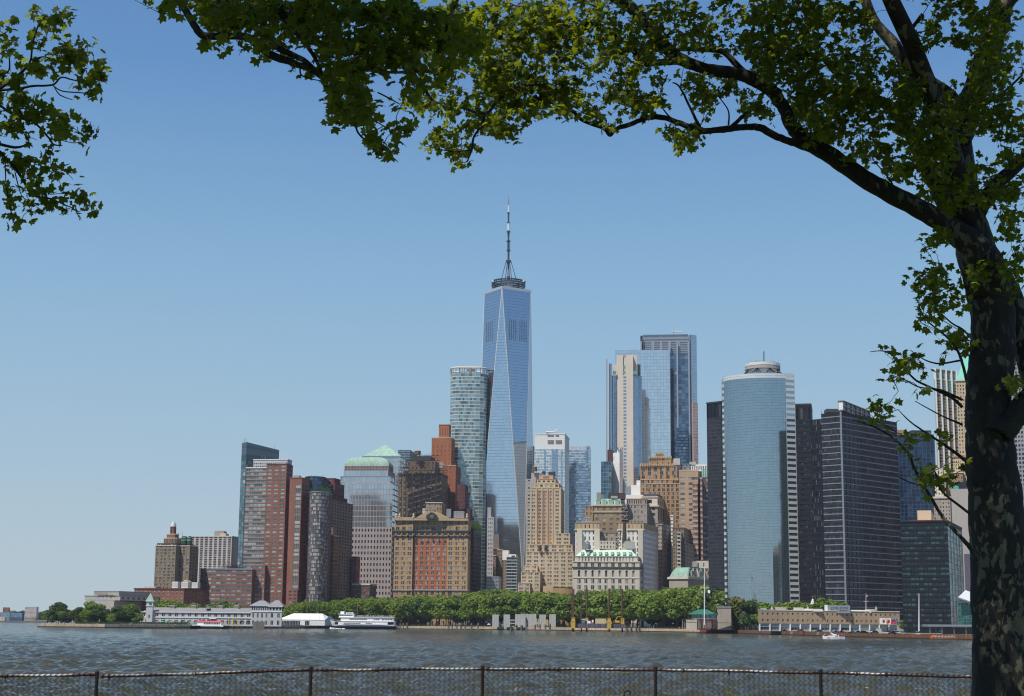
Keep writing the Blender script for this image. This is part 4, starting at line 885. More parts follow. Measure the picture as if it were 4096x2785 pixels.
b = Bld('office_building', 'E shaped tan and white building with two front wings behind the green mansard', 'building', 1610, 2440)
WB = wallm('painted_white_brick', (0.66, 0.64, 0.60), .1)
def wingb(xl, xr, xe, D, n, right):
    return stack(b, xl, xr, xe, D, 3, [(2092, TAN, S(n, 26, .3, .5, glass=GW, frame=FR_D, kind='hung', nz=1), right, (.8, .3, OCHRE)), (2119, WB, S(n, 22, .28, .6, glass=GW, frame=FR_D, kind='hung'), right, (1.2, 1.2, LIME))])
wingb(2301, 2398, 2400, 1610, 6, None); wingb(2474, 2574, 2632, 1610, 6, S(14, 20, .3, .6, glass=G_DULL, kind='hung', frame=FR_D))
b.block(2398, 2476, 2480, 2130, 1650, 3, GREYST, S(4, 19, .4, .55, glass=G_DARK, kind='hung', frame=FR_W), None, cor=(1, .4, OCHRE))
b.block(2338, 2402, 2404, 2086, 1664, 3, GREYST, S(6, 19, .4, .5, glass=G_DARK), None)
mb = MB(); mb.tube([P(2498, 2170, 1600), P(2498, 2086, 1600)], [2.2, 1.6], 8); b.part(mb, 'flue', plain('rusty_flue', (0.06, 0.045, 0.04)))
for k in range(5): mb = MB(); x0 = 2472 + k * 2; y0 = 2195 - k * 14; mb.tube([P(x0 - 5, y0, 1604), P(x0 + 7, y0 - 12, 1604)], .4, 4); mb.tube([P(x0 - 6, y0 - 12, 1604), P(x0 + 7, y0 - 12, 1604)], .4, 4); b.part(mb, 'fire_escape_flight', plain('rust_red_steel', (0.12, 0.05, 0.035)))
for xx in (2498, 2318, 2388, 2562):
    mb = MB(); c = P(xx, 2200, 1608); mb.box(c[0] - 2.6, c[0] + 2.6, 1607.6, 1610.5, GZ, zat(xx, 2122, 1610)); b.part(mb, 'corner_pier', LIME)
b.box(2336, 2366, 2070, 2090, 1616, 8, GREYG, 'cooling_unit', sp=S(3, 20, .6, .6, glass=FR_G, nz=1, name='louvre')); b.finish()
b = Bld('office_building', 'brown stone building with an ornate green copper mansard and dormers', 'building', 1720, 2430)
MS = stack(b, 2340, 2372, 2376, 1722, 3, [(2025, OCHRE, S(2, 20, .4, .5, glass=G_DARK, kind='hung', frame=FR_W), None, (1, .4, OCHRE))], dep=None)
MA = stack(b, 2375, 2486, 2510, 1715, 3, [(2022, wallm('brown_sandstone', (0.28, 0.20, 0.12), .15), S(4, 20, .5, .55, 2, .15, glass=GW, frame=FR_W, kind='hung'), S(3, 20, .4, .5, glass=G_DULL), (1.4, 1, BUFF)), (2048, MATS['brown_sandstone'], S(4, 20, .5, .55, 2, .15, glass=GW, frame=FR_W, kind='hung'), S(3, 20, .4, .5, glass=G_DULL), (1.2, .9, BUFF))])
mansard(b, MA, zat(2430, 2022, 1715), zat(2430, 1994, 1715), 5, COPPER); dormers(b, MA[0], MA[1], zat(2430, 2021, 1715), 4, 4.6, 5.4, COPPER, GW, 4, arch=True)
dormers(b, MA[1], MA[2], zat(2430, 2021, 1715), 2, 5, 5, COPPER, G_DULL, 4)
b.box(2388, 2404, 1970, 2000, 1722, 7, GREYST, 'chimney_block'); b.box(2435, 2500, 1972, 1998, 1724, 10, DKROOF, 'plant_room'); b.box(2480, 2503, 1976, 1996, 1722, 8, DREDB, 'plant_room'); b.box(2444, 2470, 1984, 1994, 1719, 3, GREYG, 'cooling_unit')
mb = MB()
for k in range(5): y0 = 2090 - k * 15; mb.tube([P(2490, y0, 1712), P(2508, y0 - 12 if k % 2 else y0 + 3, 1712)], .35, 4); mb.tube([P(2486, y0 - 12, 1712), P(2512, y0 - 12, 1712)], .35, 4)
b.part(mb, 'fire_escape', GREYG); b.finish()
b = Bld('office_building', 'grey brick block right of the ornate green mansard with fan of shadow on its front', 'building', 1730, 2550)
b.block(2506, 2588, 2612, 2018, 1730, 3, GREYST, S(6, 20, .42, .55, glass=GW, kind='hung', frame=FR_W), S(4, 20, .5, .6, glass=G_DULL), cor=(1, .3, GREYST)); b.block(2506, 2586, 2606, 1996, 1738, 3, GREYST, S(9, 20, .5, .6, glass=G_DARK, nz=1), S(5, 20, .5, .6, glass=G_DULL, nz=1), yb=2020, cor=(.8, .3, OCHRE)); b.finish()
b = Bld('office_tower', 'pale classical tower with tall side columns and a black hipped roof', 'building', 1760, 2640)
CL = stack(b, 2566, 2630, 2676, 1750, 12, [(1988, LIME, S(1, 20, .3, .4, glass=G_DULL, nz=1), S(6, 20, .4, .4, glass=G_DULL, nz=1), (1.2, .8, LIME)), (2024, GREYST, S(2, 20, .4, .5, glass=GW), S(5, 90, .45, .84, glass=G_DULL, nz=1, bot=10), (1.6, 1.6, LIME)), (2092, GREYST, S(3, 17, .4, .55, glass=GW), S(10, 17, .4, .55, glass=G_DULL), (1, .6, GREYST))])
mansard(b, CL, zat(2600, 1988, 1750), zat(2600, 1973, 1750), 9, DKROOF, 'hipped_roof')
b.block(2630, 2648, 2712, 2098, 1700, 14, GREYST, S(3, 16, .4, .5, glass=G_DULL), S(12, 16, .4, .55, glass=G_DULL), cor=(1.2, .6, GREYST)); b.finish()
b = Bld('white_building', 'white blocky rooftops of a stepped building below the concrete tower', 'building', 1850, 2540)
b.block(2493, 2530, 2534, 1946, 1870, 4, FR_G, S(9, 60, .5, .9, glass=G_BLUE, nz=1), None); b.block(2524, 2570, 2586, 1941, 1860, 4, WHITE, S(1, 20, .9, .2, glass=G_DULL, nz=2), None); b.block(2546, 2576, 2586, 1922, 1866, 4, WHITE, None, None, yb=1945); b.block(2500, 2580, 2590, 1980, 1800, 4, WHITE, S(9, 20, .5, .2, glass=G_DULL, nz=1), None)
b.block(2683, 2692, 2698, 2060, 1720, 4, WHITE, S(1, 15, .7, .4, glass=G_DARK), None); b.finish()

# ---------------------------------------------------------------- orange art deco, brown stepped office
b = Bld('office_tower', 'orange brown art deco tower with a crenellated stepped crown', 'building', 1800, 2640)
OB = wallm('amber_brick', (0.37, 0.225, 0.115), .2, .5)
od = lambda n, **k: S(n, 15.8, .62, .66, 2, .12, glass=GW, frame=FR_D, kind='hung', **k)
b.block(2590, 2718, 2742, 1935, 1788, 6, OB, od(7), S(5, 15.8, .3, .55, glass=G_DULL), cor=(1, .3, TAN))
b.block(2561, 2708, 2722, 1860, 1800, 6, OB, S(6, 15.8, .55, .8, 2, .1, glass=GW, frame=FR_D, kind='hung', top=8), S(4, 15.8, .3, .55, glass=G_DULL))
b.block(2561, 2722, 2738, 1918, 1796, 6, OB, od(8), S(4, 15.8, .3, .5, glass=G_DULL), cor=(1, .3, TAN)); b.block(2598, 2684, 2696, 1830, 1806, 6, OB, S(4, 15, .3, .5, glass=G_DARK), S(3, 15, .3, .5, glass=G_DULL), yb=1862); b.block(2624, 2652, 2662, 1814, 1810, 6, OB, S(3, 14, .4, .5, glass=G_DARK, nz=1), None, yb=1832)
for (x0, x1, y, D) in ((2562, 2707, 1859, 1800), (2598, 2684, 1829, 1806), (2624, 2652, 1813, 1810), (2690, 2720, 1917, 1795)):
    n = int((x1 - x0) / 9)
    for k in range(n + 1):
        xx = x0 + (x1 - x0) * k / n; c = P(xx, y, D + (x1 - xx) / 6258 * D * .1 - .5); mb = MB(); mb.box(c[0] - .7, c[0] + .7, c[1], c[1] + 1.4, c[2] - 1.5, c[2] + 1.5); b.part(mb, 'merlon', TAN)
c = P(2672, 1838, 1806); b.box(2664, 2684, 1826, 1832, 1806, 6, COPPER, 'copper_cap')
b.finish()
b = Bld('office_building', 'dark brown stepped brick building in shade below the orange art deco tower', 'building', 1680, 2730)
b.block(2690, 2736, 2776, 2112, 1690, 10, BROWN, S(4, 15, .4, .5, glass=G_DULL), S(8, 15, .4, .55, glass=G_DULL), cor=(1, .3, REDB)); b.block(2708, 2740, 2790, 2170, 1670, 10, BROWN, S(4, 14, .4, .5, glass=G_DULL), S(8, 14, .3, .5, glass=G_NIGHT), cor=(1, .3, REDB))
b.block(2708, 2722, 2738, 2130, 1660, 10, CONC, S(1, 15, .8, .5, glass=G_NIGHT), S(4, 15, .8, .5, glass=G_NIGHT)); b.finish()
b = Bld('office_tower', 'stepped tan office tower with banded brown stripes and ribbon windows', 'building', 1740, 2770)
RB = glassm('ribbon_window', (0.07, 0.10, 0.12), (0.42, 0.48, 0.48), .45)
st = lambda n: S(n, 21, .9, .48, glass=RB, kind='two', frame=FR_D)
SP = banded('brown_cream_bands', (0.46, 0.33, 0.25), (0.10, 0.055, 0.04), 5.9)
stack(b, 2716, 2792, 2806, 1740, 4, [(1882, wallm('beige_brick', (0.40, 0.28, 0.18), .12), S(4, 21, .9, .44, glass=RB, cols=[(.06, .3), (.5, .66), (.66, .82), (.82, .99)], kind='two', frame=FR_D, top=22), S(2, 21, .8, .45, glass=G_DULL, top=22), (1, .2, BUFF))])
b.block(2800, 2808, 2818, 1910, 1730, 4, SP, None, None, name='striped_pier'); b.block(2770, 2790, 2800, 1930, 1728, 4, SP, None, None, name='striped_pier')
b.block(2806, 2840, 2850, 1908, 1745, 4, wallm('umber_brick', (0.17, 0.10, 0.075), .12), st(2), None)
b.box(2696, 2720, 1834, 1860, 1748, 10, LIME); b.box(2722, 2764, 1856, 1880, 1752, 12, FR_G, 'rooftop_glass_box', sp=S(6, 11, .8, .6, glass=G_DARK)); b.box(2760, 2784, 1848, 1860, 1756, 10, CONC)
b.block(2758, 2826, 2840, 1858, 1790, 4, WHITE, S(9, 20, .5, .55, glass=G_DULL, nz=1), None, yb=1885); b.block(2806, 2838, 2846, 1876, 1786, 4, plain('teal_panel', (0.10, 0.32, 0.26)), S(4, 12, .4, .9, glass=WHITE, name='white_fin'), None, yb=1910); b.finish()

# ---------------------------------------------------------------- columned building with a green roof
b = Bld('customs_building', 'low grand stone building with a green and red mansard roof beside the black tower', 'building', 1520, 2760)
CB = stack(b, 2676, 2752, 2860, 1500, 42, [(2312, GREYST, S(1, 50, .3, .3, glass=G_DULL, nz=1, cols=[(.12 + .088 * k, .17 + .088 * k) for k in range(9)]), S(4, 60, .3, .4, glass=G_DARK, nz=1), (2, 1.2, LIME))])
A, C, B_, E = CB; zt_ = zat(2752, 2312, 1500)
AT = [a_ + (np.mean(CB, axis=0) - a_) * .05 for a_ in CB]
zr_ = zat(2760, 2272, 1500); q_ = mansard(b, AT, zt_ + .5, zr_, 7, wallm('red_tile', (0.30, 0.10, 0.085), .2))
for i in range(2):
    p, q = AT[i], AT[i + 1]; n = 12 if i == 0 else 5
    for k in range(n + 1):
        a_ = along(p, q, k / n); b2 = along(q_[i], q_[i + 1], k / n); mb = MB(); mb.tube([(a_[0], a_[1], zt_ + .4), ((a_[0] * .6 + b2[0] * .4), (a_[1] * .6 + b2[1] * .4), zt_ + .4 + (zr_ - zt_) * .5), (b2[0], b2[1], zr_)], .9, 5); b.part(mb, 'copper_rib', COPPER)
b.band(q_, zr_, 1.6, .6, plain('bright_copper', (0.20, 0.55, 0.45)), 'copper_ridge'); b.band(AT, zt_ + 1, 1.4, .8, COPPER, 'copper_gutter')
dormers(b, AT[1], AT[2], zt_ + 1.5, 3, 5, 5, COPPER, G_DULL, 4, arch=True)
b.block(2782, 2870, 2880, 2244, 1560, 3, LIME, S(4, 20, .2, .5, glass=G_DARK, nz=1), None, yb=2275, name='penthouse'); b.box(2772, 2790, 2246, 2268, 1556, 8, GREYG, 'cooling_unit')
b.finish()

# ---------------------------------------------------------------- concrete tower with glass flanks, two glass slabs
b = Bld('concrete_tower', 'unfinished concrete tower with blue glass flanks and a builders hoist on its left', 'building', 1900, 2500, 300)
CC = wallm('raw_concrete', (0.60, 0.53, 0.45), .07, .08)
pc = b.plan(2466, 2532, 2536, 1420, 1900, 3); zt_ = zat(2500, 1420, 1900)
mb = MB(); b.facade(mb, pc[0], pc[1], GZ, zt_, S(1, 14, .18, .62, glass=G_BLUE, cols=[(.41, .59)], top=85, rec=.6, bot=0)); b.facade(mb, pc[1], pc[2], GZ, zt_, None); b.facade(mb, pc[2], pc[3], GZ, zt_, None); b.facade(mb, pc[3], pc[0], GZ, zt_, None); b.part(mb, 'concrete_core', CC)
mb = MB(); q0, q1 = along(pc[0], pc[1], .4), along(pc[0], pc[1], .6); mb.box(q0[0], q1[0], q0[1] - .1, q0[1] + .1, zat(2500, 1500, 1900), zat(2500, 1420, 1900) + .5)
b.part(mb, 'dark_shaft', FR_D)
for y in (1462, 1482): mb = MB(); mb.box(q0[0] + .3, q1[0] - .3, q0[1] - .3, q0[1], zat(2500, y + 14, 1900), zat(2500, y, 1900)); b.part(mb, 'green_sheeting', plain('sheeting_green', (0.10, 0.34, 0.24)))
mb = MB(); mb.box(q0[0] + .3, q1[0] - .3, q0[1] - .4, q0[1], zat(2500, 1430, 1900), zat(2500, 1420, 1900) + 1); b.part(mb, 'shaft_head', GREYG)
lv = S(3, 14, .94, .93, glass=glassm('steel_blue_glass', (0.24, 0.33, 0.45), metal=.85, prob=0, var=.1, wob=.02), rec=.1, name='glass_pane')
b.block(2447, 2465.5, None, 1502, 1903, 8, FR_G, lv, None, dep=30, name='left_glass_wall')
fl = [(pc[1][0] + .2, 1900.5)]; xr_ = GX(2568, 1500) * 1905; rr_ = xr_ - fl[0][0]
fl = [(pc[1][0] + .2, 1900.5), (xr_ - 5, 1901.0), (xr_ - 1.5, 1903), (xr_, 1907), (xr_, 1930), (pc[1][0] + .2, 1930)]
b.ring(fl, GZ, zat(2550, 1502, 1900), FR_G, [S(3, 14, .94, .93, glass=MATS['steel_blue_glass'], rec=.1, name='glass_pane'), S(1, 14, .94, .93, glass=MATS['steel_blue_glass'], rec=.1, name='glass_pane'), S(1, 14, .94, .93, glass=MATS['steel_blue_glass'], rec=.1, name='glass_pane')] + [None] * 3, 'right_glass_wall')
b.box(2531, 2549, 1422, 1502, 1906, 12, CC, 'core_block'); b.box(2549, 2562, 1458, 1502, 1908, 12, NAVY, 'core_block'); b.box(2452, 2466, 1460, 1502, 1906, 12, CC, 'core_block')
for xx0, xx1 in ((2453, 2465), (2532, 2548)): b.box(xx0, xx1, 1484, 1498, 1899, 1, MATS['sheeting_green'], 'green_sheeting')
b.finish()
mastb = thing('builders_hoist', 'tall lattice hoist mast standing left of the concrete tower', 'hoist', tuple(P(2441, 2400, 1894)))
HST = plain('hoist_steel', (0.11, 0.12, 0.14), .5, .3); mb = MB()
for xx in (2437, 2445):
    for dd in (0, 2.4): mb.tube([P(xx, 1800, 1893 + dd), P(xx, 1454, 1893 + dd)], .35, 4)
mb.build('hoist_rails', HST, mastb)
for k in range(48):
    y = 1800 - k * 7.2; mb = MB(); mb.tube([P(2437, y, 1893), P(2445, y - 7, 1893)], .3, 3); mb.tube([P(2445, y, 1893), P(2437, y - 7, 1893)], .3, 3); mb.tube([P(2437, y, 1893), P(2445, y, 1893)], .3, 3); mb.build('hoist_lattice', HST, mastb)
cr = thing('crane_mast', 'thin lattice crane mast, leftmost beside the concrete tower', 'crane', tuple(P(2427, 2400, 1890)))
mb = MB()
for xx in (2425.6, 2428.4): mb.tube([P(xx, 1960, 1890), P(xx, 1437, 1890)], .3, 4)
mb.build('mast_rails', GREYG, cr); mb = MB()
for k in range(80): y = 1960 - k * 6.5; mb.tube([P(2425.6, y, 1890), P(2428.4, y - 6, 1890)], .22, 3)
mb.build('mast_lattice', GREYG, cr)

b = Bld('office_building', 'small dark glass tower below the hoist with a white slab behind it', 'building', 1850, 2430)
b.block(2404, 2445, 2454, 1846, 1850, 10, FR_G, S(4, 15, .95, .92, glass=glassm('petrol_glass', (0.08, 0.15, 0.20), (0.2, .3, .36), .15, metal=.7, wob=.05), rec=.1, name='glass_pane'), S(3, 15, .8, .7, glass=G_DULL)); b.block(2452, 2478, 2490, 1810, 1862, 40, WHITE, None, S(2, 13, .2, .2, glass=G_DARK)); b.block(2468, 2472, 2492, 1798, 1866, 30, WHITE, None, None)
b.block(2430, 2450, 2460, 1800, 1868, 8, wallm('red_netting', (0.12, 0.05, 0.05), .3, 1), S(3, 8, .5, .5, glass=G_DULL), None); mb = MB()
for xx in (2436, 2442, 2470, 2482, 2488): mb.tube([P(xx, 1802, 1862), P(xx + 2, 1790, 1862)], .4, 4)
b.part(mb, 'reinforcing_bars', FR_D); b.finish()
b = Bld('glass_tower', 'broad pale mirror glass slab with a slanted top edge behind the concrete tower', 'building', 2050, 2570, 300)
b.block(2461, 2679, 2681, 1399, 2050, -2, FR_G, S(17, 13.5, .95, .94, glass=G_PALE, rec=.1, name='glass_pane'), None); b.finish()
b = Bld('glass_tower', 'taller dark blue glass tower with a louvred crown right of the pale mirror slab', 'building', 2150, 2670, 300)
D3 = glassm('midnight_glass', (0.14, 0.20, 0.28), (0.45, 0.5, 0.45), .05, metal=.85, var=.4, wob=.04)
stack(b, 2572, 2752, 2757, 2140, 2, [(1338, FR_G, S(16, 30, .95, .4, glass=LOUV, nz=2, name='louvre'), None, (1, .4, G_SKY)), (1366, FR_G, S(5, 9, .8, .55, glass=LOUV, name='louvre', nz=5), None, None), (1412, CHAR, S(13, 12.6, .97, .93, glass=D3, rec=.1, name='glass_pane'), None, None)])
b.block(2561, 2566, 2571, 1343, 2142, 30, NAVY, None, None); b.block(2561, 2754, 2760, 1368, 2141, 2, CHAR, S(13, 12.6, .96, .9, glass=D3, rec=.1), None, yb=1412, name='shoulder_wall')
for xx in (2565, 2614, 2645, 2678, 2710, 2757):
    mb = MB(); c = P(xx, 1600, 2138); mb.box(c[0] - .9, c[0] + .9, 2136.5, 2139, zat(xx, 1960 if xx > 2670 else 1412, 2138), zat(xx, 1366, 2138)); b.part(mb, 'steel_brace', plain('brace_steel', (0.40, 0.44, 0.50), .4, .4))
b.block(2757, 2764, 2786, 1339, 2135, 60, FR_G, S(1, 12.6, .9, .9, glass=G_SKY), S(3, 12.6, .94, .93, glass=G_SKY, rec=.1, name='glass_pane'))
b.block(2706, 2750, 2757, 1712, 2120, 2, CHAR, S(5, 12.6, .95, .8, glass=D3, rec=.2, name='glass_pane'), None); b.box(2686, 2730, 1324, 1328, 2150, 3, WHITE, 'window_cleaning_rig'); mb = MB(); mb.tube([P(2694, 1340, 2150), P(2694, 1326, 2150)], .8, 4); b.part(mb, 'rig_leg', GREYG); b.finish()
b = Bld('apartment_tower', 'pinkish banded tower edge showing right of the louvred glass tower', 'building', 2060, 2780)
b.block(2768, 2772, 2791, 1610, 2060, 65, wallm('pink_spandrel', (0.42, 0.30, 0.27), .1), None, S(4, 12.5, .6, .4, glass=RB)); b.finish()

# ---------------------------------------------------------------- black tower left of the curved mirror tower
b = Bld('office_tower', 'black gridded tower directly left of the curved mirror tower', 'building', 1330, 2860, 300)
BK = wallm('black_granite', (0.035, 0.038, 0.048), .15, .5, .6)
GB = glassm('smoked_glass', (0.03, 0.035, 0.045), (0.07, 0.075, 0.085), .3, metal=.2, rough=.25, spec=.25)
stack(b, 2826, 2885, 2906, 1330, 45, [(1607, BLACKM, S(4, 60, .75, .88, glass=G_NIGHT, nz=1, name='tall_louvre', rec=.5), S(1, 60, .6, .9, glass=G_NIGHT, nz=1), (1.4, .3, BK)), (1670, BK, S(15, 14.5, .88, .66, glass=GB, rec=.15), S(2, 23, .5, .6, glass=G_DARK), None)]); b.finish()
b = Bld('office_tower', 'black tower with tall crown slots behind the curved mirror tower on its right', 'building', 1400, 3210, 300)
b.block(3100, 3245, 3249, 1617, 1400, 2, BLACKM, S(9, 80, .6, .85, glass=G_NIGHT, nz=1, top=8, name='tall_louvre', rec=.5), None, yb=1680, cor=(1.4, .2, BK), name='crown_wall')
b.block(3100, 3245, 3249, 1680, 1400, 2, BLACKM, S(13, 21, .8, .5, 1, glass=glassm('office_dusk', (0.015, 0.02, 0.03), (0.07, 0.075, 0.085), .2, spec=.2), frame=FR_D, kind='two'), None); b.finish()

# ---------------------------------------------------------------- curved mirror tower
b = Bld('mirror_tower', 'curved silvery blue mirror glass tower with a white band and ringed crown', 'skyscraper', 1260, 3030, 300)
D = 1260; zt_ = zat(3140, 1496, D); xA, xB, xC = GX(2905, 1512) * D, GX(3138, 1494) * D, GX(3178, 1494) * D
R17 = (xB - xA) * .60; cx_, cy_ = xB - R17 * .32, D - 4 + R17
# quarter-ish curve from the left edge round to the front, then a flat strip
ang = np.linspace(math.radians(192), math.radians(289), 15); arc = [(cx_ + R17 * 1.0 * math.cos(t), cy_ + R17 * math.sin(t)) for t in ang]
sx_ = (xB - xA) / (arc[-1][0] - arc[0][0]); arc = [(xA + (p[0] - arc[0][0]) * sx_, p[1]) for p in arc]
flat = [(xC, arc[-1][1] + 3.0), (xC, arc[-1][1] + 42), (arc[0][0] + 2, arc[-1][1] + 46)]
pts17 = arc + flat; zbnd = zat(3140, 1515, D)
MUL = plain('mirror_mullion', (0.12, 0.17, 0.20), .35, .5)
G17 = glassm('curved_mirror_glass', (0.35, 0.43, 0.47), metal=.9, prob=0, var=.05, rough=.07, wob=.03, wscale=.12)
WHB = plain('white_band_panel', (0.62, 0.66, 0.66), .35, .2)
seg = S(2, 11.35, .97, .955, glass=G17, rec=.06, name='glass_pane'); strip = S(1, 22.8, .94, .48, glass=G17, rec=.2, name='ribbon_window')
b.ring(pts17, GZ, zbnd, MUL, [seg] * 14 + [None] * 4, 'curved_wall', None)
sq = [arc[-1], (xC, arc[-1][1] + 2.6), (xC + .3, arc[-1][1] + 43), (arc[-1][0] + .5, arc[-1][1] + 43)]
sq[0] = (arc[-1][0] + .2, arc[-1][1] - .4); b.ring(sq, GZ, zbnd, WHB, [strip, None, None, None], 'strip_wall')
b.ring(pts17, zbnd, zt_, plain('band_joint', (0.35, 0.38, 0.39)), [S(2, 6, .96, .92, glass=WHB, nz=2, rec=.05, name='white_panel')] * 14 + [S(4, 6, .96, .92, glass=WHB, nz=2, rec=.05, name='white_panel')] + [None] * 3, 'band_wall')
# left edge notches
mb = MB()
for k in range(40):
    z = GZ + (zbnd - GZ) * k / 40; mb.box(arc[0][0] - .9, arc[0][0] + .6, arc[0][1] - .6, arc[0][1] + 2, z, z + (zbnd - GZ) / 80)
b.part(mb, 'edge_blocks', WHB)
# crown: rings on struts
cX = P(3054, 1470, 1285)[0]; cY = 1290
def ringw(r0, r1, y0, y1, nm, mt, n=28):
    z0, z1 = zat(3054, y0, 1285), zat(3054, y1, 1285); mb = MB(); mb.lathe((cX, cY, 0), [(px(1285, r0), z0), (px(1285, r1), z1)], n); b.part(mb, nm, mt)
ringw(58, 58, 1496, 1478, 'crown_drum', WHB); ringw(72, 71, 1478, 1466, 'crown_ring', wallm('bronze_screen', (0.33, 0.28, 0.26), .2, 1)); ringw(72, 72, 1465.5, 1454, 'crown_ring', WHB)
mb = MB()
for k in range(8):
    t = k * math.pi / 4 + .3; e = (cX + px(1285, 62) * math.cos(t), cY + px(1285, 62) * math.sin(t), zat(3054, 1478, 1285))
    for dt in (-.22, -.1, 0, .1, .22): mb.tube([e, (cX + px(1285, 80) * math.cos(t + dt), cY + px(1285, 80) * math.sin(t + dt), zat(3054, 1496, 1285))], .35, 4)
b.part(mb, 'crown_struts', FR_D)
for (x0, x1, y0) in ((3022, 3050, 1443), (3056, 3104, 1446), (3012, 3020, 1448)): b.box(x0, x1, y0, 1456, 1285, 6, plain('rooftop_tan', (0.36, 0.30, 0.24)), 'plant_room')
mb = MB()
for sx in (-1, 1):
    for dy in (0, 1.2): mb.tube([P(3055 + sx * 2.2, 1456, 1285 + dy), P(3055 + sx * 2.0, 1406, 1285 + dy)], .18, 3)
for k in range(12): mb.tube([P(3053, 1454 - k * 4, 1285), P(3057, 1450 - k * 4, 1285)], .15, 3)
b.part(mb, 'lattice_antenna', FR_D)
for k in range(14): b.mast(2988 + k * 9.5 + rng.random() * 4, 1428 + rng.random() * 20, 1458, 1283, .5, FR_G)
b.finish()

# ---------------------------------------------------------------- wide black office block with pale dashes
b = Bld('office_tower', 'wide black office block with rows of small pale dashes under every floor', 'building', 1190, 3420, 300)
D = 1190; A, C, B_, E = b.plan(3284, 3362, 3586, 1648, D, 40)
zt_ = zat(3362, 1648, D); zc_ = zat(3362, 1662, D)
DK = wallm('black_frame', (0.022, 0.024, 0.030), .15, .5, .6)
G55 = glassm('ink_glass', (0.022, 0.030, 0.042), (0.06, 0.075, 0.095), .25, metal=.1, spec=.25)
mb = MB(); b.facade(mb, A, C, zc_, zt_, None); b.facade(mb, C, B_, zc_, zt_, None); b.facade(mb, B_, E, zc_, zt_, None); b.facade(mb, E, A, zc_, zt_, None); b.part(mb, 'parapet_wall', BLACKM)
mb = MB(); b.facade(mb, A, C, GZ, zc_, S(9, 24, .84, .72, glass=G55, rec=.25)); b.facade(mb, C, B_, GZ, zc_, S(14, 24, .86, .72, glass=G55, rec=.25, kind='three', frame=FR_D)); b.facade(mb, B_, E, GZ, zc_, None); b.facade(mb, E, A, GZ, zc_, None); mb.poly([(p[0], p[1], zc_) for p in (A, C, B_, E)]); b.part(mb, 'wall', DK)
DSH = plain('pale_blind_dash', (0.27, 0.28, 0.30), .5); fh = (zc_ - GZ) / round((zc_ - GZ) / px((C[1] + B_[1]) / 2, 24))
for (p, q, n) in ((A, C, 27), (C, B_, 56)):
    u = (q - p) / np.linalg.norm(q - p); inw = np.array([-u[1], u[0]]); L = np.linalg.norm(q - p); mb = MB()
    for j in range(int((zc_ - GZ) / fh)):
        z = zc_ - fh * (j + .13)
        for i in range(n):
            if i % 4 == 0 and n > 30 : pass
            a0 = L * (i + .14) / n; a1 = L * (i + .86) / n; c0, c1 = p + u * a0 - inw * .05, p + u * a1 - inw * .05; mb.quad((c0[0], c0[1], z - .36), (c1[0], c1[1], z - .36), (c1[0], c1[1], z + .36), (c0[0], c0[1], z + .36))
    b.part(mb, 'pale_dashes', DSH, kind='stuff')
mb = MB(); mb.box(C[0] - .6, C[0] + .6, C[1] - .6, C[1] + .4, GZ, zt_); b.part(mb, 'corner_post', FR_G)
A2, C2, B2, E2 = b.plan(3238, 3286, 3290, 1676, 1230, 40); b.block(3240, 3284, 3290, 1676, 1230, 40, BLACKM, S(8, 24, .7, .8, glass=G_NIGHT), None, name='rear_wall')
b.block(3352, 3372, 3480, 1603, 1210, 30, FR_G, S(1, 40, .9, .8, glass=WHITE, nz=1, name='wall_panel'), S(6, 20, .85, .85, glass=G_NIGHT, nz=2, rec=.8, name='louvre'), yb=1642, name='plant_room', cor=(.5, .4, FR_G))
b.box(3306, 3360, 1636, 1650, 1220, 10, CHAR, 'roof_deck'); b.mast(3286, 1640, 1678, 1225, 1, FR_D); b.finish()

b = Bld('office_tower', 'dark blue glass tower between the black block and the white striped tower', 'building', 1180, 3660, 300)
b.block(3560, 3735, 3738, 1738, 1330, 3, wallm('blue_joint', (0.05, 0.10, 0.17), .2, .5, .4), S(11, 15.5, .94, .94, glass=glassm('cobalt_glass', (0.015, 0.028, 0.06), (0.03, 0.06, 0.12), .2, metal=.2, spec=.3, wob=.03), rec=.08, name='glass_pane'), None)
b.box(3586, 3626, 1720, 1740, 1340, 10, OCHRE); b.box(3645, 3725, 1722, 1741, 1340, 10, CHAR, 'cooling_unit', sp=S(7, 16, .7, .7, glass=G_DULL, nz=1, name='louvre')); b.finish()
b = Bld('office_tower', 'white tower with vertical ribs and ribbon windows seen behind the bare twigs', 'building', 1400, 3790, 300)
stack(b, 3734, 3738, 3824, 1400, 60, [(1474, WHITE, None, S(4, 60, .85, .85, glass=wallm('grey_louvre', (0.24, 0.24, 0.25), .2, 2), nz=1, name='louvre'), (1, .4, WHITE)), (1516, GREYG, None, S(4, 12, .86, .6, glass=RB, kind='two', frame=FR_G), None)])
A, C, B_, E = b.plan(3734, 3738, 3824, 1474, 1400, 60)
for f in (.02, .27, .52, .77, .99): q = along(C, B_, f); mb = MB(); mb.box(q[0] - .6, q[0] + .6, q[1] - 1.2, q[1] + .3, GZ, zat(3780, 1474, 1400)); b.part(mb, 'white_rib', WHITE)
b.finish()
b = Bld('masonry_tower', 'tan masonry tower with a steep green copper pyramid beside the tree trunk', 'skyscraper', 1350, 3850, 200)
A, C, B_, E, z0, z1 = b.block(3824, 3880, 3900, 1520, 1350, 6, BUFF, S(5, 15, .45, .55, glass=G_DARK), S(3, 15, .4, .5, glass=G_DULL), cor=(1.5, .8, LIME))
c = np.mean([A, C, B_, E], axis=0); mb = MB(); zp = zat(3890, 1360, 1350)
for i in range(4): p, q = [A, C, B_, E][i], [A, C, B_, E][(i + 1) % 4]; mb.poly([(p[0], p[1], z1), (q[0], q[1], z1), (c[0] + 3, c[1], zp)])
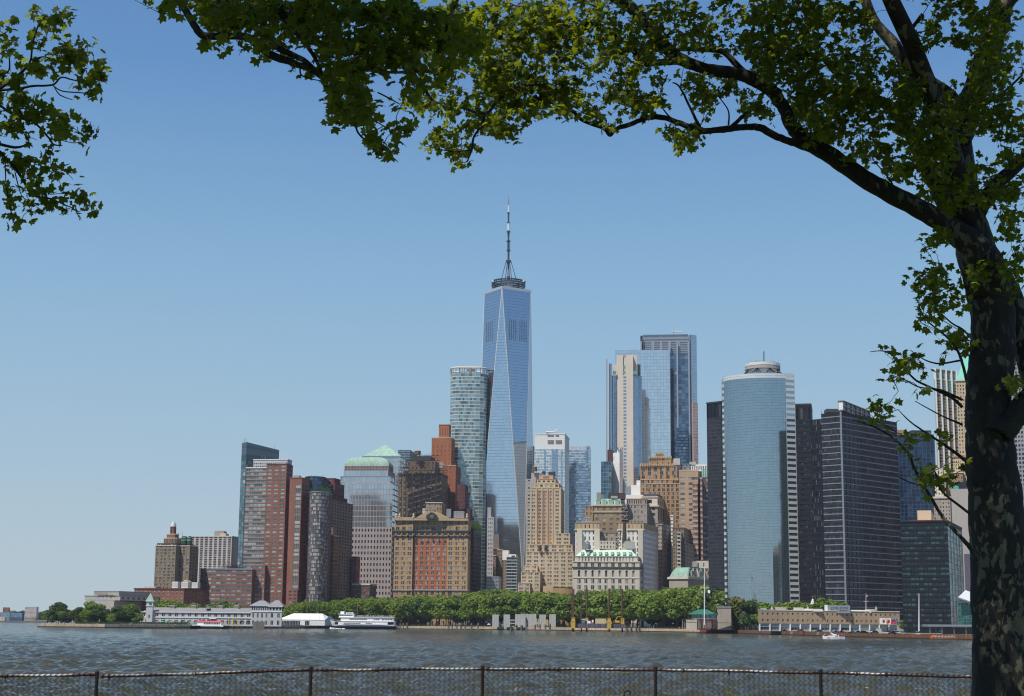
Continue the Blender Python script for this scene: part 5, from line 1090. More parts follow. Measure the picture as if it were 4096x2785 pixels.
b.part(mb, 'pyramid_roof', plain('vivid_copper', (0.16, 0.48, 0.37)))
b.block(3812, 3880, 3900, 1825, 1320, 6, BUFF, S(8, 14, .4, .6, glass=G_DARK), None, cor=(1.5, .8, OCHRE)); b.block(3780, 3850, 3870, 1890, 1300, 6, OCHRE, S(7, 14, .4, .5, glass=G_DARK), None, cor=(1, .5, LIME)); b.finish()
b = Bld('office_building', 'low pale stone building with a colonnade between the blue tower and the trunk', 'building', 1240, 3800)
b.block(3734, 3800, 3812, 1990, 1250, 6, GREYST, S(6, 15, .4, .5, glass=G_DARK), None, cor=(1.4, .8, LIME)); b.block(3736, 3770, 3776, 1870, 1280, 6, LIME, S(3, 14, .4, .5, glass=G_DARK), None); b.finish()
b = Bld('blank_building', 'tall blank beige building partly hidden by the tree trunk', 'building', 1150, 3860)
b.block(3804, 3900, 3905, 1955, 1150, 2, wallm('blank_beige', (0.36, 0.33, 0.30), .06), None, None); b.box(3812, 3834, 1944, 1956, 1155, 6, plain('teal_sheet', (0.08, 0.40, 0.30)), 'roof_sheet'); b.box(3836, 3866, 1928, 1956, 1156, 8, FR_D); b.block(3856, 3910, 3915, 2216, 1130, 2, wallm('purple_grey', (0.10, 0.09, 0.12), .1), None, None); b.finish()
b = Bld('rooftop_building', 'cream blank wall with red rooftop steelwork above the black green office block', 'building', 1090, 3700)
b.block(3669, 3724, 3740, 2042, 1010, 10, plain('cream_wall', (0.62, 0.50, 0.34)), None, None, yb=2110); b.block(3640, 3744, 3750, 2080, 1000, 10, plain('red_steelwork', (0.32, 0.06, 0.04)), S(9, 12, .4, .4, glass=G_NIGHT), None, yb=2110); b.block(3724, 3786, 3800, 2078, 1005, 10, ORNG, None, None, yb=2110); b.finish()
b = Bld('office_tower', 'black green office block with a rippled green glass corner by the trunk', 'building', 980, 3720, 300)
stack(b, 3600, 3790, 3846, 980, 10, [(2084, BLACKM, S(1, 12, .9, .5, glass=G_NIGHT, nz=1), None, (1, .2, BLACKM)), (2098, wallm('black_spandrel', (0.010, 0.012, 0.016), .2, .5, .4), S(11, 20.5, .94, .55, glass=G_GREEN, kind='three', frame=BLACKM), S(5, 20.5, .98, .95, glass=glassm('ripple_green', (0.03, 0.09, 0.09), (0.14, 0.32, 0.28), .35, metal=.6, wob=.5, wscale=.9), rec=.1, name='glass_pane'), None)]); b.finish()
b = Bld('office_tower', 'grey gridded concrete tower showing to the right of the tree trunk', 'building', 1250, 4070, 300)
b.block(4000, 4150, 4160, 1326, 1250, 2, wallm('grid_concrete', (0.27, 0.27, 0.30), .08), S(12, 17.5, .62, .62, glass=G_DARK, rec=.9), None); b.finish()
# ---------------------------------------------------------------- water, land, seawall
def water_mat():
    m, n, l, b = nt('river_water'); g = n.new('ShaderNodeNewGeometry')
    def noise(sc, sx, sy, det=3):
        mp = n.new('ShaderNodeMapping'); mp.inputs['Scale'].default_value = (sx, sy, 1); l.new(g.outputs['Position'], mp.inputs[0])
        t = n.new('ShaderNodeTexNoise'); t.inputs['Scale'].default_value = sc; t.inputs['Detail'].default_value = det; l.new(mp.outputs[0], t.inputs[0]); return t
    a = noise(1.9, .8, 1.2, 6); c = noise(.3, .7, 1.3, 4); e = noise(.085, .55, 1.5, 3)
    ad = n.new('ShaderNodeMath'); ad.operation = 'MULTIPLY_ADD'; l.new(c.outputs[0], ad.inputs[0]); ad.inputs[1].default_value = 3.0; l.new(a.outputs[0], ad.inputs[2]); ae = n.new('ShaderNodeMath'); ae.operation = 'MULTIPLY_ADD'; l.new(e.outputs[0], ae.inputs[0]); ae.inputs[1].default_value = 9.0; l.new(ad.outputs[0], ae.inputs[2]); ad = ae
    bp = n.new('ShaderNodeBump'); bp.inputs['Strength'].default_value = 1; bp.inputs['Distance'].default_value = .26; l.new(ad.outputs[0], bp.inputs['Height']); l.new(bp.outputs[0], b.inputs['Normal'])
    d = noise(.012, .4, 1.6, 4); r = ramp(n, [(.35, (0.042, 0.046, 0.029)), (.65, (0.068, 0.063, 0.034))]); l.new(d.outputs[0], r.inputs[0]); l.new(r.outputs[0], b.inputs['Base Color'])
    b.inputs['Roughness'].default_value = .10; b.inputs['IOR'].default_value = 1.33; return m
WATER = water_mat()
NR, NCc = 1300, 340
ys = 31.0 * (5600 / 31.0) ** (np.linspace(0, 1, NR)); tx = np.linspace(-.42, .42, NCc)
tx = np.concatenate([[-200, -40, -8, -2, -.8], tx, [.8, 2, 8, 40, 200]]); Yg, Tg = np.meshgrid(ys, tx, indexing='ij'); Xg = np.clip(Yg * Tg, -5600, 5600)
Zg = np.zeros_like(Xg); sp_ = np.gradient(ys)[:, None]
wr = np.random.default_rng(5)
for i in range(80):
    lam = 0.55 * (7 / 0.55) ** wr.random(); th = math.radians(-70 + wr.normal(0, 42)); kx, ky = 2 * math.pi / lam * math.cos(th), 2 * math.pi / lam * math.sin(th)
    amp = .019 * lam ** .85; fade = np.clip((lam / (2.2 * sp_)) - .6, 0, 1)
    ph = kx * Xg + ky * Yg + wr.random() * 6.28; Zg += amp * fade * (np.sin(ph) + .25 * np.sin(2 * ph + 1.2))
Zg *= (np.abs(Xg) < 5500)
V = np.stack([Xg, Yg, Zg], -1).reshape(-1, 3); nc = len(tx)
ii, jj = np.meshgrid(np.arange(NR - 1), np.arange(nc - 1), indexing='ij'); a_ = (ii * nc + jj).ravel(); F = np.stack([a_, a_ + 1, a_ + nc + 1, a_ + nc], -1)
ok = np.abs(V[F[:, 0], 0] - V[F[:, 1], 0]) > 1e-3; F = F[ok]
k = len(V); V = np.concatenate([V, [[-5600, -280, 0], [5600, -280, 0], [5600, 31, 0], [-5600, 31, 0]]]); F = np.concatenate([F, [[k, k + 1, k + 2, k + 3]]])
wo = obj('water', np_mesh('water', V, F, WATER, smooth=True), kind='structure')

SH = [(150, 2509), (420, 2511.5), (700, 2513), (1000, 2513.5), (1300, 2514.5), (1600, 2516.5), (1850, 2519), (2100, 2521.5), (2300, 2523.5), (2500, 2526), (2800, 2531), (3050, 2538), (3300, 2546), (3600, 2555), (3890, 2562), (4250, 2572)]
shp = [atz(x, y, 0.0)[:2] for x, y in SH]
def shore_at(x):
    xs = [s_[0] for s_ in SH]; return float(np.interp(x, xs, [p[1] for p in shp]))
w0 = shp[0]; land = [tuple(p + np.array([0, .35])) for p in shp] + [(1800, shp[-1][1]), (1800, 5200), (GX(250, 2500) * 5200, 5200), (GX(210, 2505) * 2000, 2000)]
PAVE = wallm('promenade_paving', (0.26, 0.24, 0.21), .2, .2, streak=False)
mb = MB(); mb.poly([(p[0], p[1], GZ) for p in land]); 
for i in range(len(land)):
    p, q = land[i], land[(i + 1) % len(land)]; mb.quad((p[0], p[1], -1.0), (q[0], q[1], -1.0), (q[0], q[1], GZ), (p[0], p[1], GZ))
mb.build('ground', PAVE, kind='structure')
far = [(GX(-900, 2500) * 2560, 2560), (GX(185, 2500) * 2560, 2560), (GX(230, 2500) * 5100, 5100), (GX(-2500, 2500) * 5100, 5100)]
mb = MB(); mb.prism(far, -.5, GZ, 0); mb.build('far_ground', wallm('far_bank_soil', (0.16, 0.15, 0.12), .2), kind='structure')
STONE = wallm('seawall_stone', (0.46, 0.37, 0.26), .35, .6, streak=True); ALG = wallm('tidal_algae', (0.045, 0.04, 0.028), .3, .8)
RUSTW = wallm('rusty_sheet_wall', (0.19, 0.085, 0.045), .4, .5)
sw = thing('seawall', 'long stone and rusty steel seawall edging the far shore above the water', 'seawall', (float(shp[7][0]), float(shp[7][1]), 0))
for i in range(len(shp) - 1):
    p, q = shp[i], shp[i + 1]; L = np.linalg.norm(q - p); u = (q - p) / L; n_ = int(L / (9 if i < 10 else 6)) or 1; inw = np.array([-u[1], u[0]])
    for k in range(n_):
        a_, c_ = p + u * (L * k / n_ + .08), p + u * (L * (k + 1) / n_ - .08); o = inw * (.25 * rng.random() - .2)
        mb = MB(); mb.prism([a_ + o, c_ + o, c_ + inw * .9, a_ + inw * .9], .75, GZ + .25 + .08 * rng.random()); mb.build('wall_panel', RUSTW if i >= 10 else STONE, sw)
    mb = MB(); mb.prism([p - inw * .3, q - inw * .3, q + inw * .9, p + inw * .9], -.8, .72); mb.build('tidal_footing', ALG, sw)
mb = MB()
for i in range(10):
    p, q = shp[i] + [0, .6], shp[i + 1] + [0, .6]; L = np.linalg.norm(q - p)
    for z in (GZ + 1.35, GZ + .8): mb.tube([(*p, z), (*q, z)], .05, 3)
    for k in range(int(L / 3)): c = p + (q - p) * k * 3 / L; mb.tube([(*c, GZ), (*c, GZ + 1.4)], .07, 3)
tag(mb.build('railing', FR_D), 'thin dark railing along the far waterfront promenade', 'railing')

# hills of the far bank
xs = np.linspace(-900, 260, 70); V = []; F = []
for j, (D, yo, wob) in enumerate(((3350, 2494, 0), (3400, 2462, 4), (3600, 2449, 5), (3900, 2449, 4))):
    for x in xs: V.append(tuple(P(x, yo + wob * (math.sin(x * .05 + j) + math.sin(x * .13 + j * 2) * .6) + rng.normal(0, 1.2), D)))
n_ = len(xs)
for j in range(3):
    for i in range(n_ - 1): a_ = j * n_ + i; F.append((a_, a_ + 1, a_ + n_ + 1, a_ + n_))
obj('hills', np_mesh('hills', np.array(V), np.array(F), wallm('wooded_hill', (0.075, 0.085, 0.05), .5, .03, streak=False)), kind='structure')

# ---------------------------------------------------------------- foliage and park trees
def leafm(name, c0, c1, trans, tr=.35, rough=.5):
    m, n, l, b = nt(name); oi = n.new('ShaderNodeObjectInfo'); at = n.new('ShaderNodeAttribute'); at.attribute_name = 'rnd'
    ad = n.new('ShaderNodeMath'); ad.operation = 'ADD'; l.new(oi.outputs['Random'], ad.inputs[0]); l.new(at.outputs['Fac'], ad.inputs[1]); hf = n.new('ShaderNodeMath'); hf.operation = 'MULTIPLY'; hf.inputs[1].default_value = .5; l.new(ad.outputs[0], hf.inputs[0])
    r = ramp(n, [(0.1, c0), (.9, c1)]); l.new(hf.outputs[0], r.inputs[0]); l.new(r.outputs[0], b.inputs['Base Color']); b.inputs['Roughness'].default_value = rough; b.inputs['Specular IOR Level'].default_value = .2
    t = n.new('ShaderNodeBsdfTranslucent'); t.inputs[0].default_value = (*trans, 1); mx = n.new('ShaderNodeMixShader'); mx.inputs[0].default_value = tr
    l.new(b.outputs[0], mx.inputs[1]); l.new(t.outputs[0], mx.inputs[2]); l.new(mx.outputs[0], n['Material Output'].inputs[0]); return m
LEAFP = leafm('park_leaves', (0.075, 0.135, 0.014), (0.19, 0.26, 0.035), (0.26, 0.38, 0.04), .25)
LEAFD = leafm('dark_leaves', (0.03, 0.065, 0.018), (0.07, 0.11, 0.028), (0.06, 0.12, 0.02), .2)
LEAFY = leafm('yellow_leaves', (0.10, 0.12, 0.02), (0.17, 0.16, 0.03), (0.2, 0.2, 0.04), .25)
BARKP = wallm('park_bark', (0.075, 0.06, 0.045), .3, 1.5)
def crown_mesh(name, mat, n=3200, lumps=26, r=.34, z0=.22, cs=.032, seed=1):
    g = np.random.default_rng(seed); C_ = []
    for i in range(lumps):
        a_ = g.random() * 6.28; rr = r * .68 * math.sqrt(g.random()); z = z0 + .14 + (1 - z0 - .28) * g.random(); C_.append((rr * math.cos(a_) * (1.15 - .55 * max(0, (z - .6) / .4)), rr * math.sin(a_) * (1.15 - .55 * max(0, (z - .6) / .4)), z, .10 + .07 * g.random()))
    C_.append((0, 0, .87, .13)); C_ = np.array(C_); k = g.integers(0, len(C_), n); d = g.normal(size=(n, 3)); d /= np.linalg.norm(d, axis=1)[:, None]
    pos = C_[k, :3] + d * (C_[k, 3] * (.55 + .6 * g.random(n) ** .7))[:, None] * np.array([1.12, 1.12, .86])
    nrm = d + g.normal(0, .5, (n, 3)) + np.array([0, 0, .35]); nrm /= np.linalg.norm(nrm, axis=1)[:, None]; t = np.cross(nrm, g.normal(size=(n, 3))); t /= np.linalg.norm(t, axis=1)[:, None]; w = np.cross(nrm, t); s_ = (cs * (.6 + .8 * g.random(n)))[:, None]
    V = np.stack([pos - t * s_ - w * s_ * .5, pos + t * s_ * .6 - w * s_ * .8, pos + t * s_ + w * s_ * .5, pos - t * s_ * .5 + w * s_ * .8], 1).reshape(-1, 3)
    return np_mesh(name, V, np.arange(n * 4).reshape(-1, 4), mat, g.random(n))
def trunk_mesh(seed):
    g = np.random.default_rng(seed); mb = MB(); mb.tube([(0, 0, 0), (.01, 0, .2), (.0, .01, .5), (.02, 0, .75)], [.016, .012, .009, .004], 7)
    for i in range(6): a_ = g.random() * 6.28; z = .2 + .07 * i; mb.tube([(0, 0, z), (.12 * math.cos(a_), .12 * math.sin(a_), z + .14), (.2 * math.cos(a_), .2 * math.sin(a_), z + .26)], [.008, .005, .002], 5)
    return mb.mesh('trunk', BARKP)
tmpl = []
for i in range(5): tmpl.append((crown_mesh('crown', LEAFP, seed=10 + i), trunk_mesh(i)))
tdark = [(crown_mesh('crown', LEAFD, seed=30 + i, lumps=18, z0=.08), trunk_mesh(9 + i)) for i in range(2)]
tyel = [(crown_mesh('crown', LEAFY, seed=40, n=1700, r=.24), trunk_mesh(20))]
def tree(x, yt, D, wr_=1.0, tm=None, label=None, group=None, name='plane_tree'):
    base = P(x, 2500, D); z1 = zat(x, yt, D); h = z1 - GZ
    cm, tk = tm or tmpl[rng.integers(len(tmpl))]
    t = thing(name, label, 'tree', (float(base[0]), D, GZ), group); t.rotation_euler = (0, 0, rng.random() * 6.28); t.scale = (h * wr_, h * wr_, h)
    for nm, me in (('crown', cm), ('trunk', tk)): o = bpy.data.objects.new(nm, me); COL.objects.link(o); o.parent = t
    return t
tx_ = [1110, 1200, 1350, 1450, 1550, 1700, 1800, 1925, 2030, 2080, 2200, 2300, 2360, 2450, 2600, 2700, 2800, 2900, 2960, 3030]
ty_ = [2428, 2402, 2386, 2380, 2384, 2372, 2372, 2356, 2350, 2362, 2360, 2364, 2350, 2350, 2350, 2342, 2334, 2340, 2366, 2400]
PT = []
for row, (dd, ex, st) in enumerate(((26, 14, 44), (62, 6, 46), (105, 0, 50), (150, -3, 58))):
    x = 1125 + row * 17
    while x < 3010:
        if not (2725 < x < 2950 and row == 0):
            y = np.interp(x, tx_, ty_) + ex + abs(rng.normal(0, 7)) + (3 if row else 0)
            if not (1105 < x < 1335 and row == 0):
                dk = rng.random(); o_ = tree(x, y, shore_at(x) + dd + rng.random() * 16, 1.0 + .25 * rng.random(), tdark[0] if dk < .12 else (tyel[0] if dk > .975 else None), 'bushy plane tree in the long row of trees behind the far promenade', 'trees of the waterfront park'); PT.append((o_, x, ('front row', 'second row', 'third row', 'back row')[row] + ' park tree'))
        x += st * (.75 + .5 * rng.random())
relabel(PT)
for x, y, dd, w_, tm, lb in ((232, 2408, 40, 1.35, tdark[0], 'big dense dark green tree at the left tip of the park'), (250, 2452, 24, 1.1, tdark[1], 'small round dark tree in front of the big one at the left tip'), (285, 2440, 30, .8, tyel[0], 'yellow green upright tree near the left tip of the park'), (318, 2428, 60, 1.2, tdark[1], 'dark green tree right of the yellow green one'), (362, 2402, 50, 1.0, tmpl[1], 'tall pointed light green tree before the grey museum'), (395, 2414, 66, 1.0, tmpl[2], 'light green tree just right of the pointed tree'), (425, 2436, 36, 1.1, tdark[1], 'dark low tree in front of the museum front corner'), (470, 2424, 46, 1.2, tdark[0], 'dark green tree below the dark side of the museum'), (524, 2416, 40, 1.3, tmpl[3], 'round green tree left of the clock tower')):
    tree(x, y, shore_at(x) + dd, w_, tm, lb)
LT = []
for i, x in enumerate(range(190, 560, 17)):
    y = np.interp(x, [190, 235, 280, 330, 370, 420, 470, 520, 560], [2440, 2416, 2440, 2436, 2420, 2436, 2430, 2424, 2446]) + abs(rng.normal(0, 6)) + (10 if i % 2 else 0); LT.append((tree(x, y, shore_at(x) + (22 if i % 2 else 75) + rng.random() * 10, 1.5, tdark[i % 2] if i % 3 else tmpl[i % 5], 'x', 'trees of the left park tip'), x))
for i, (o, x) in enumerate(LT): o['label'] = 'bushy tree filling the left park tip, ' + ('in the front row' if i % 2 else 'in the back row') + ', ' + (ORD[i // 2] if i // 2 < 12 else 'last') + (' from the left' if i > 1 else '')
for x, y in ((632, 2400), (665, 2396), (700, 2405), (740, 2416), (775, 2410), (850, 2412), (890, 2400), (930, 2410)): tree(x, y, 1480, 1.2, None, 'green tree rising behind the roof of the long white pier building', 'trees behind the pier building')
for x, y, D in ((3060, 2408, 1180), (3090, 2418, 1190), (3125, 2412, 1200), (3155, 2408, 1190), (3190, 2403, 1190), (3225, 2410, 1185), (3290, 2390, 1190), (3320, 2396, 1195), (3350, 2402, 1190)): tree(x, y, D, 1.1, None, 'green tree rising behind the roof of the long tan building', 'trees behind the tan office')
for x, y in ((3640, 2470), (3690, 2476), (3720, 2466), (3750, 2478), (3790, 2485)): tree(x, y, 1010, 1.8, None, 'low green tree behind the car park near the trunk', 'trees behind the car park')
for x, y in ((60, 2446), (90, 2442), (128, 2450), (170, 2446), (188, 2440), (200, 2446), (155, 2458), (110, 2464), (75, 2464)): tree(x, y, 3000, 1.7, tdark[0], 'small hazy tree on the far bank hillside', 'trees on the far bank')
for gr_ in ('trees behind the pier building', 'trees behind the tan office', 'trees behind the car park', 'trees on the far bank'):
    L_ = sorted([o for o in bpy.data.objects if o.get('group') == gr_], key=lambda o: o.location.x / o.location.y)
    for i, o in enumerate(L_): o['label'] = ORD[i] + ' from the left, ' + o['label'] if i else 'leftmost ' + o['label']
mb = MB()
for i in range(1500):
    x = rng.uniform(300, 1110) if i % 3 else rng.uniform(1500, 2750); p = P(x, 2500, shore_at(x) + 14 + rng.random() * 6); p[2] = GZ + rng.random() * 1.4; mb.quad(p, p + [1.1, .2, 0], p + [1, .1, .7], p + [0, -.1, .8])
tag(mb.build('shrub_bed', LEAFD, kind='stuff'), 'low clipped shrubs along the far promenade under the trees', 'shrubs')

# ---------------------------------------------------------------- long white pier building with clock tower
b = Bld('pier_building', 'long pale grey pier building with arched ground floor and a green clock tower', 'building', 1400, 850)
PW = wallm('pier_boards', (0.47, 0.48, 0.49), .06); PRF = wallm('pier_roof', (0.25, 0.245, 0.25), .12, .3); PD = 1290
pl2 = S(17, 20, .5, .62, 2, .25, glass=G_NIGHT, frame=WHITE, nz=1, kind='hung'); ARC = S(17, 30, .62, .72, glass=G_DARK, frame=WHITE, nz=1, kind='three', vo=.42)
A, C, B_, E = stack(b, 562, 1008, 1012, PD, 0.5, [(2452, PW, pl2, None, (.6, .8, WHITE)), (2473, PW, ARC, None, (.5, .5, WHITE))], zb=GZ - .6)
zt_, zr_ = zat(800, 2452, PD), zat(800, 2431, PD)
mb = MB(); d_ = 12.0; mb.quad((A[0], A[1] - .8, zt_), (C[0], C[1] - .8, zt_), (C[0], C[1] + d_, zr_), (A[0] + 9, A[1] + d_, zr_)); mb.quad((A[0] + 9, A[1] + d_, zr_), (C[0], C[1] + d_, zr_), (C[0], C[1] + 2 * d_, zt_), (A[0], A[1] + 2 * d_, zt_)); mb.poly([(A[0], A[1] + 2 * d_, zt_), (A[0], A[1] - .8, zt_), (A[0] + 9, A[1] + d_, zr_)]); b.part(mb, 'roof', PRF)
mb = MB(); u = (C - A) / np.linalg.norm(C - A)
for k in range(17): q = A + (C - A) * (k + .5) / 17; mb.tube([(q[0] + 2.0 * math.cos(t), q[1] - .25, GZ + 2.8 + 1.5 * math.sin(t)) for t in np.linspace(0, math.pi, 9)], .22, 5)
b.part(mb, 'window_arches', WHITE)
for xx in (690, 775, 883, 946):
    o_ = P(xx, 2432, PD + 12); mb = MB(); mb.box(o_[0] - 2, o_[0] + 2, PD + 10, PD + 14, o_[2] - 1, zat(xx, 2426, PD + 12)); mb.box(o_[0] - 2.6, o_[0] + 2.6, PD + 9.5, PD + 14.5, zat(xx, 2426, PD + 12), zat(xx, 2423.5, PD + 12)); mb.box(o_[0] - 1.6, o_[0] + 1.6, PD + 10.5, PD + 13.5, zat(xx, 2423.5, PD + 12), zat(xx, 2421.5, PD + 12)); b.part(mb, 'roof_cupola', GREYG)
mb = MB(); p0, p1, p2 = P(822, 2436, PD + 4), P(840, 2436, PD + 4), P(831, 2425, PD + 4); mb.poly([p0, p1, p2]); mb.quad(p0, p2, p2 + [0, 8, 0], p0 + [0, 8, 0]); mb.quad(p2, p1, p1 + [0, 8, 0], p2 + [0, 8, 0]); b.part(mb, 'roof_gable', PRF)
b.box(560, 605, 2470, 2503, PD - 1, 14, PW, 'low_wing', sp=S(3, 20, .2, .5, glass=G_NIGHT, nz=1)); b.box(575, 590, 2443, 2470, PD + 4, 6, PW, 'porch_wall')
b.block(586.5, 612, 616, 2405, PD - 2, 4, PW, S(1, 40, .2, .14, glass=G_NIGHT, nz=1, vo=1.6), None, name='tower_wall'); TW = b.plan(586.5, 612, 616, 2405, PD - 2, 4)
b.band(TW[:3] + (TW[0] + TW[2] - TW[1],), zat(600, 2424, PD), .5, .5, WHITE); b.band(list(TW), zat(600, 2405, PD), .5, .6, WHITE)
c = np.mean(TW, axis=0); z0, z1 = zat(600, 2405, PD) + .25, zat(602, 2371, PD); q4 = [p + (p - c) * .25 for p in TW]; mb = MB()
for i in range(4): p, q = q4[i], q4[(i + 1) % 4]; mb.poly([(p[0], p[1], z0), (q[0], q[1], z0), (c[0], c[1], z1)])
b.part(mb, 'spire', COPPER)
ck = P(600.5, 2413, PD - 2.35); mb = MB(); mb.lathe((0, 0, 0), [(1.15, -.12), (1.15, .12)], 20); o = b.part(mb, 'clock_face', plain('clock_dial', (0.06, 0.10, 0.14))); o.location = Vector(ck); o.rotation_euler = (math.pi / 2, 0, 0)
mb = MB(); mb.box(ck[0] - .05, ck[0] + .05, ck[1] - .2, ck[1] - .15, ck[2], ck[2] + .9); mb.box(ck[0], ck[0] + .6, ck[1] - .2, ck[1] - .15, ck[2] - .05, ck[2] + .05); b.part(mb, 'clock_hands', WHITE)
for (x0, x1, ye, yr, nm) in ((1006, 1076, 2422, 2402, 8), (1076, 1128, 2426, 2401, 4)):
    Q = stack(b, x0, x1, x1 + 2, PD - 3, .5, [(ye, PW, S(nm, 16, .55, .5, glass=G_NIGHT, frame=WHITE, nz=1), None, (.6, .9, WHITE)), (2448, PW, S(nm // 2, 20, .4, .6, 2, .2, glass=G_NIGHT, nz=2), None, (.4, .4, WHITE))], zb=GZ - .6); zc_ = zat(x0, ye, PD - 3)
    cc_ = np.mean([Q[0], Q[1], Q[0] + [0, 18], Q[1] + [0, 18]], axis=0); rp = [Q[0] - [.8, .8], Q[1] + [.8, -.8], Q[1] + [.8, 18], Q[0] + [-.8, 18]]; mb = MB(); zr2 = zat(x0, yr, PD + 5)
    for i in range(4): p, q = rp[i], rp[(i + 1) % 4]; mb.quad((p[0], p[1], zc_ + .3), (q[0], q[1], zc_ + .3), (cc_[0] + (q[0] - cc_[0]) * .25, cc_[1] + (q[1] - cc_[1]) * .1, zr2), (cc_[0] + (p[0] - cc_[0]) * .25, cc_[1] + (p[1] - cc_[1]) * .1, zr2))
    b.part(mb, 'hipped_roof', PRF)
b.finish()
deck = thing('pier_deck', 'dark timber pier deck on posts in front of the long white pier building', 'pier', tuple(P(700, 2508, 1180)))
p0, p1 = P(480, 2503, 1168), P(765, 2503, 1168); mb = MB(); mb.box(p0[0], p1[0], 1168, 1232, GZ - .55, GZ - .2); mb.build('deck_boards', plain('deck_timber', (0.10, 0.10, 0.07)), deck)
for k in range(24): c = P(482 + k * 12, 2505, 1168); mb = MB(); mb.tube([(c[0], 1168.3, -1), (c[0], 1168.3, GZ + (1.2 if k % 4 == 0 else -.5))], .3, 6); mb.build('pile', plain('green_timber', (0.09, 0.10, 0.05)), deck)
mb = MB()
for z in (GZ + .3, GZ + .8): mb.tube([(p0[0], 1168, z), (p1[0], 1168, z)], .06, 4)
mb.build('deck_rail', FR_G, deck)

# white event tent
tn_ = thing('event_tent', 'large white event tent with dark glass front panels beside the ferry', 'tent', tuple(P(1215, 2500, 1410)))
TD = 1405; TWm = plain('tent_fabric', (0.78, 0.78, 0.76), .6); zE = zat(1200, 2479, TD); zR = zat(1200, 2454, TD + 14); z0 = GZ
xa, xb_, xr2 = P(1111, 2479, TD)[0], P(1300, 2479, TD)[0], P(1324, 2470, TD)[0]
mb = MB(); mb.quad((xa, TD, z0), (xb_, TD, z0), (xb_, TD, zE), (xa, TD, zE)); mb.poly([(xb_, TD, z0), (xb_ + 5.5, TD + 28, z0), (xb_ + 5.5, TD + 28, zE), (xb_ + 2.7, TD + 14, zR - 1.5), (xb_, TD, zE)]); mb.build('tent_wall', TWm, tn_)
n_ = 9
for k in range(n_):
    f0, f1 = k / n_, (k + 1) / n_; X0, X1 = xa + (xb_ - xa) * f0, xa + (xb_ - xa) * f1; i0, i1 = xa + 12 + (xb_ - xa - 16) * f0, xa + 12 + (xb_ - xa - 16) * f1
    mb = MB(); mb.quad((X0 + .08, TD - .3, zE), (X1 - .08, TD - .3, zE), (i1 - .06, TD + 14, zR), (i0 + .06, TD + 14, zR)); mb.quad((i0, TD + 14, zR), (i1, TD + 14, zR), (X1 + 3, TD + 28, zE), (X0 + 3, TD + 28, zE)); mb.build('roof_panel', TWm, tn_)
mb = MB(); mb.poly([(xb_, TD - .3, zE), (xb_ + 5.5, TD + 28, zE), (xa + 12 + (xb_ - xa - 16), TD + 14, zR)]); mb.poly([(xa, TD - .3, zE), (xa + 12, TD + 14, zR), (xa + 3, TD + 28, zE)]); mb.build('roof_end', TWm, tn_)
for (x0, x1, n2) in ((1128, 1200, 12), (1220, 1238, 3)):
    a0, a1 = P(x0, 2490, TD)[0], P(x1, 2490, TD)[0]
    for k in range(n2): s0 = a0 + (a1 - a0) * k / n2; mb = MB(); mb.box(s0 + .12, s0 + (a1 - a0) / n2 - .12, TD - .12, TD - .02, z0 + .4, z0 + (zE - z0) * .80); mb.build('glass_panel', G_NIGHT, tn_)

# memorial slabs
SLAB = wallm('memorial_granite', (0.44, 0.44, 0.42), .07, .5)
s0_ = None
for k, (x0, x1, y0) in enumerate(((1969, 1994.5, 2458.5), (2014, 2040, 2458), (2060, 2102, 2457), (2102.8, 2145, 2456.5), (2157, 2183, 2458.5), (2197, 2223, 2457))):
    D = 1446 + (3 if k == 3 else 0); p, q = P(x0, 2500, D), P(x1, 2500, D); mb = MB()
    lb = ('leftmost', 'second from the left', 'third from the left and wide', 'fourth from the left and wide', 'fifth from the left', 'rightmost')[k]; n_ = 4 if x1 - x0 > 30 else 3
    st_ = thing('memorial_slab', 'upright pale granite memorial slab by the promenade, ' + lb, 'monument', ((p[0] + q[0]) / 2, D, GZ), 'memorial slabs')
    for j in range(n_): xa_ = p[0] + (q[0] - p[0]) * j / n_; mb = MB(); mb.box(xa_ + .04, xa_ + (q[0] - p[0]) / n_ - .04, D, D + 1.6, GZ, zat(x0, y0 + .4 * rng.random(), D)); mb.build('granite_panel', SLAB, st_)

# timber dolphins (groups of piles)
PILW = wallm('weathered_pile', (0.20, 0.18, 0.155), .3, 1.5)
mb0 = MB()
for (dx, dy, h, lean) in ((-.55, 0, 5.3, .25), (.35, -.3, 5.0, -.15), (.1, .5, 5.6, 0), (-.2, -.6, 4.7, .1)): mb0.tube([(dx + lean, dy, -1), (dx, dy, h)], [.36, .33], 7)
pme = mb0.mesh('piling_cluster', PILW); bnd = MB(); bnd.lathe((0, 0, 0), [(.95, 3.6), (.95, 3.9)], 10); bme = bnd.mesh('cable_band', FR_D)
PL_ = []
for x in [1268, 1280, 1297, 1309, 1320, 1602, 1614, 1628, 1794, 1808, 1827, 1844, 1861, 1886, 1912, 2043, 2065, 2086, 2106, 2140, 2160, 2182, 2200, 2506, 2522, 2543, 2556]:
    D = shore_at(x) - 4; c = P(x, 2500, D); o = thing('piling', 'x', 'piling', (c[0], D, 0), 'timber piling clusters'); PL_.append((o, x, 'grey timber pile cluster in the water')); o.rotation_euler = (0, 0, rng.random() * 6); o.scale = (1, 1, .9 + .25 * rng.random())
    for nm, me in (('pile_bundle', pme), ('cable_band', bme)): k_ = bpy.data.objects.new(nm, me); COL.objects.link(k_); k_.parent = o
relabel(PL_)
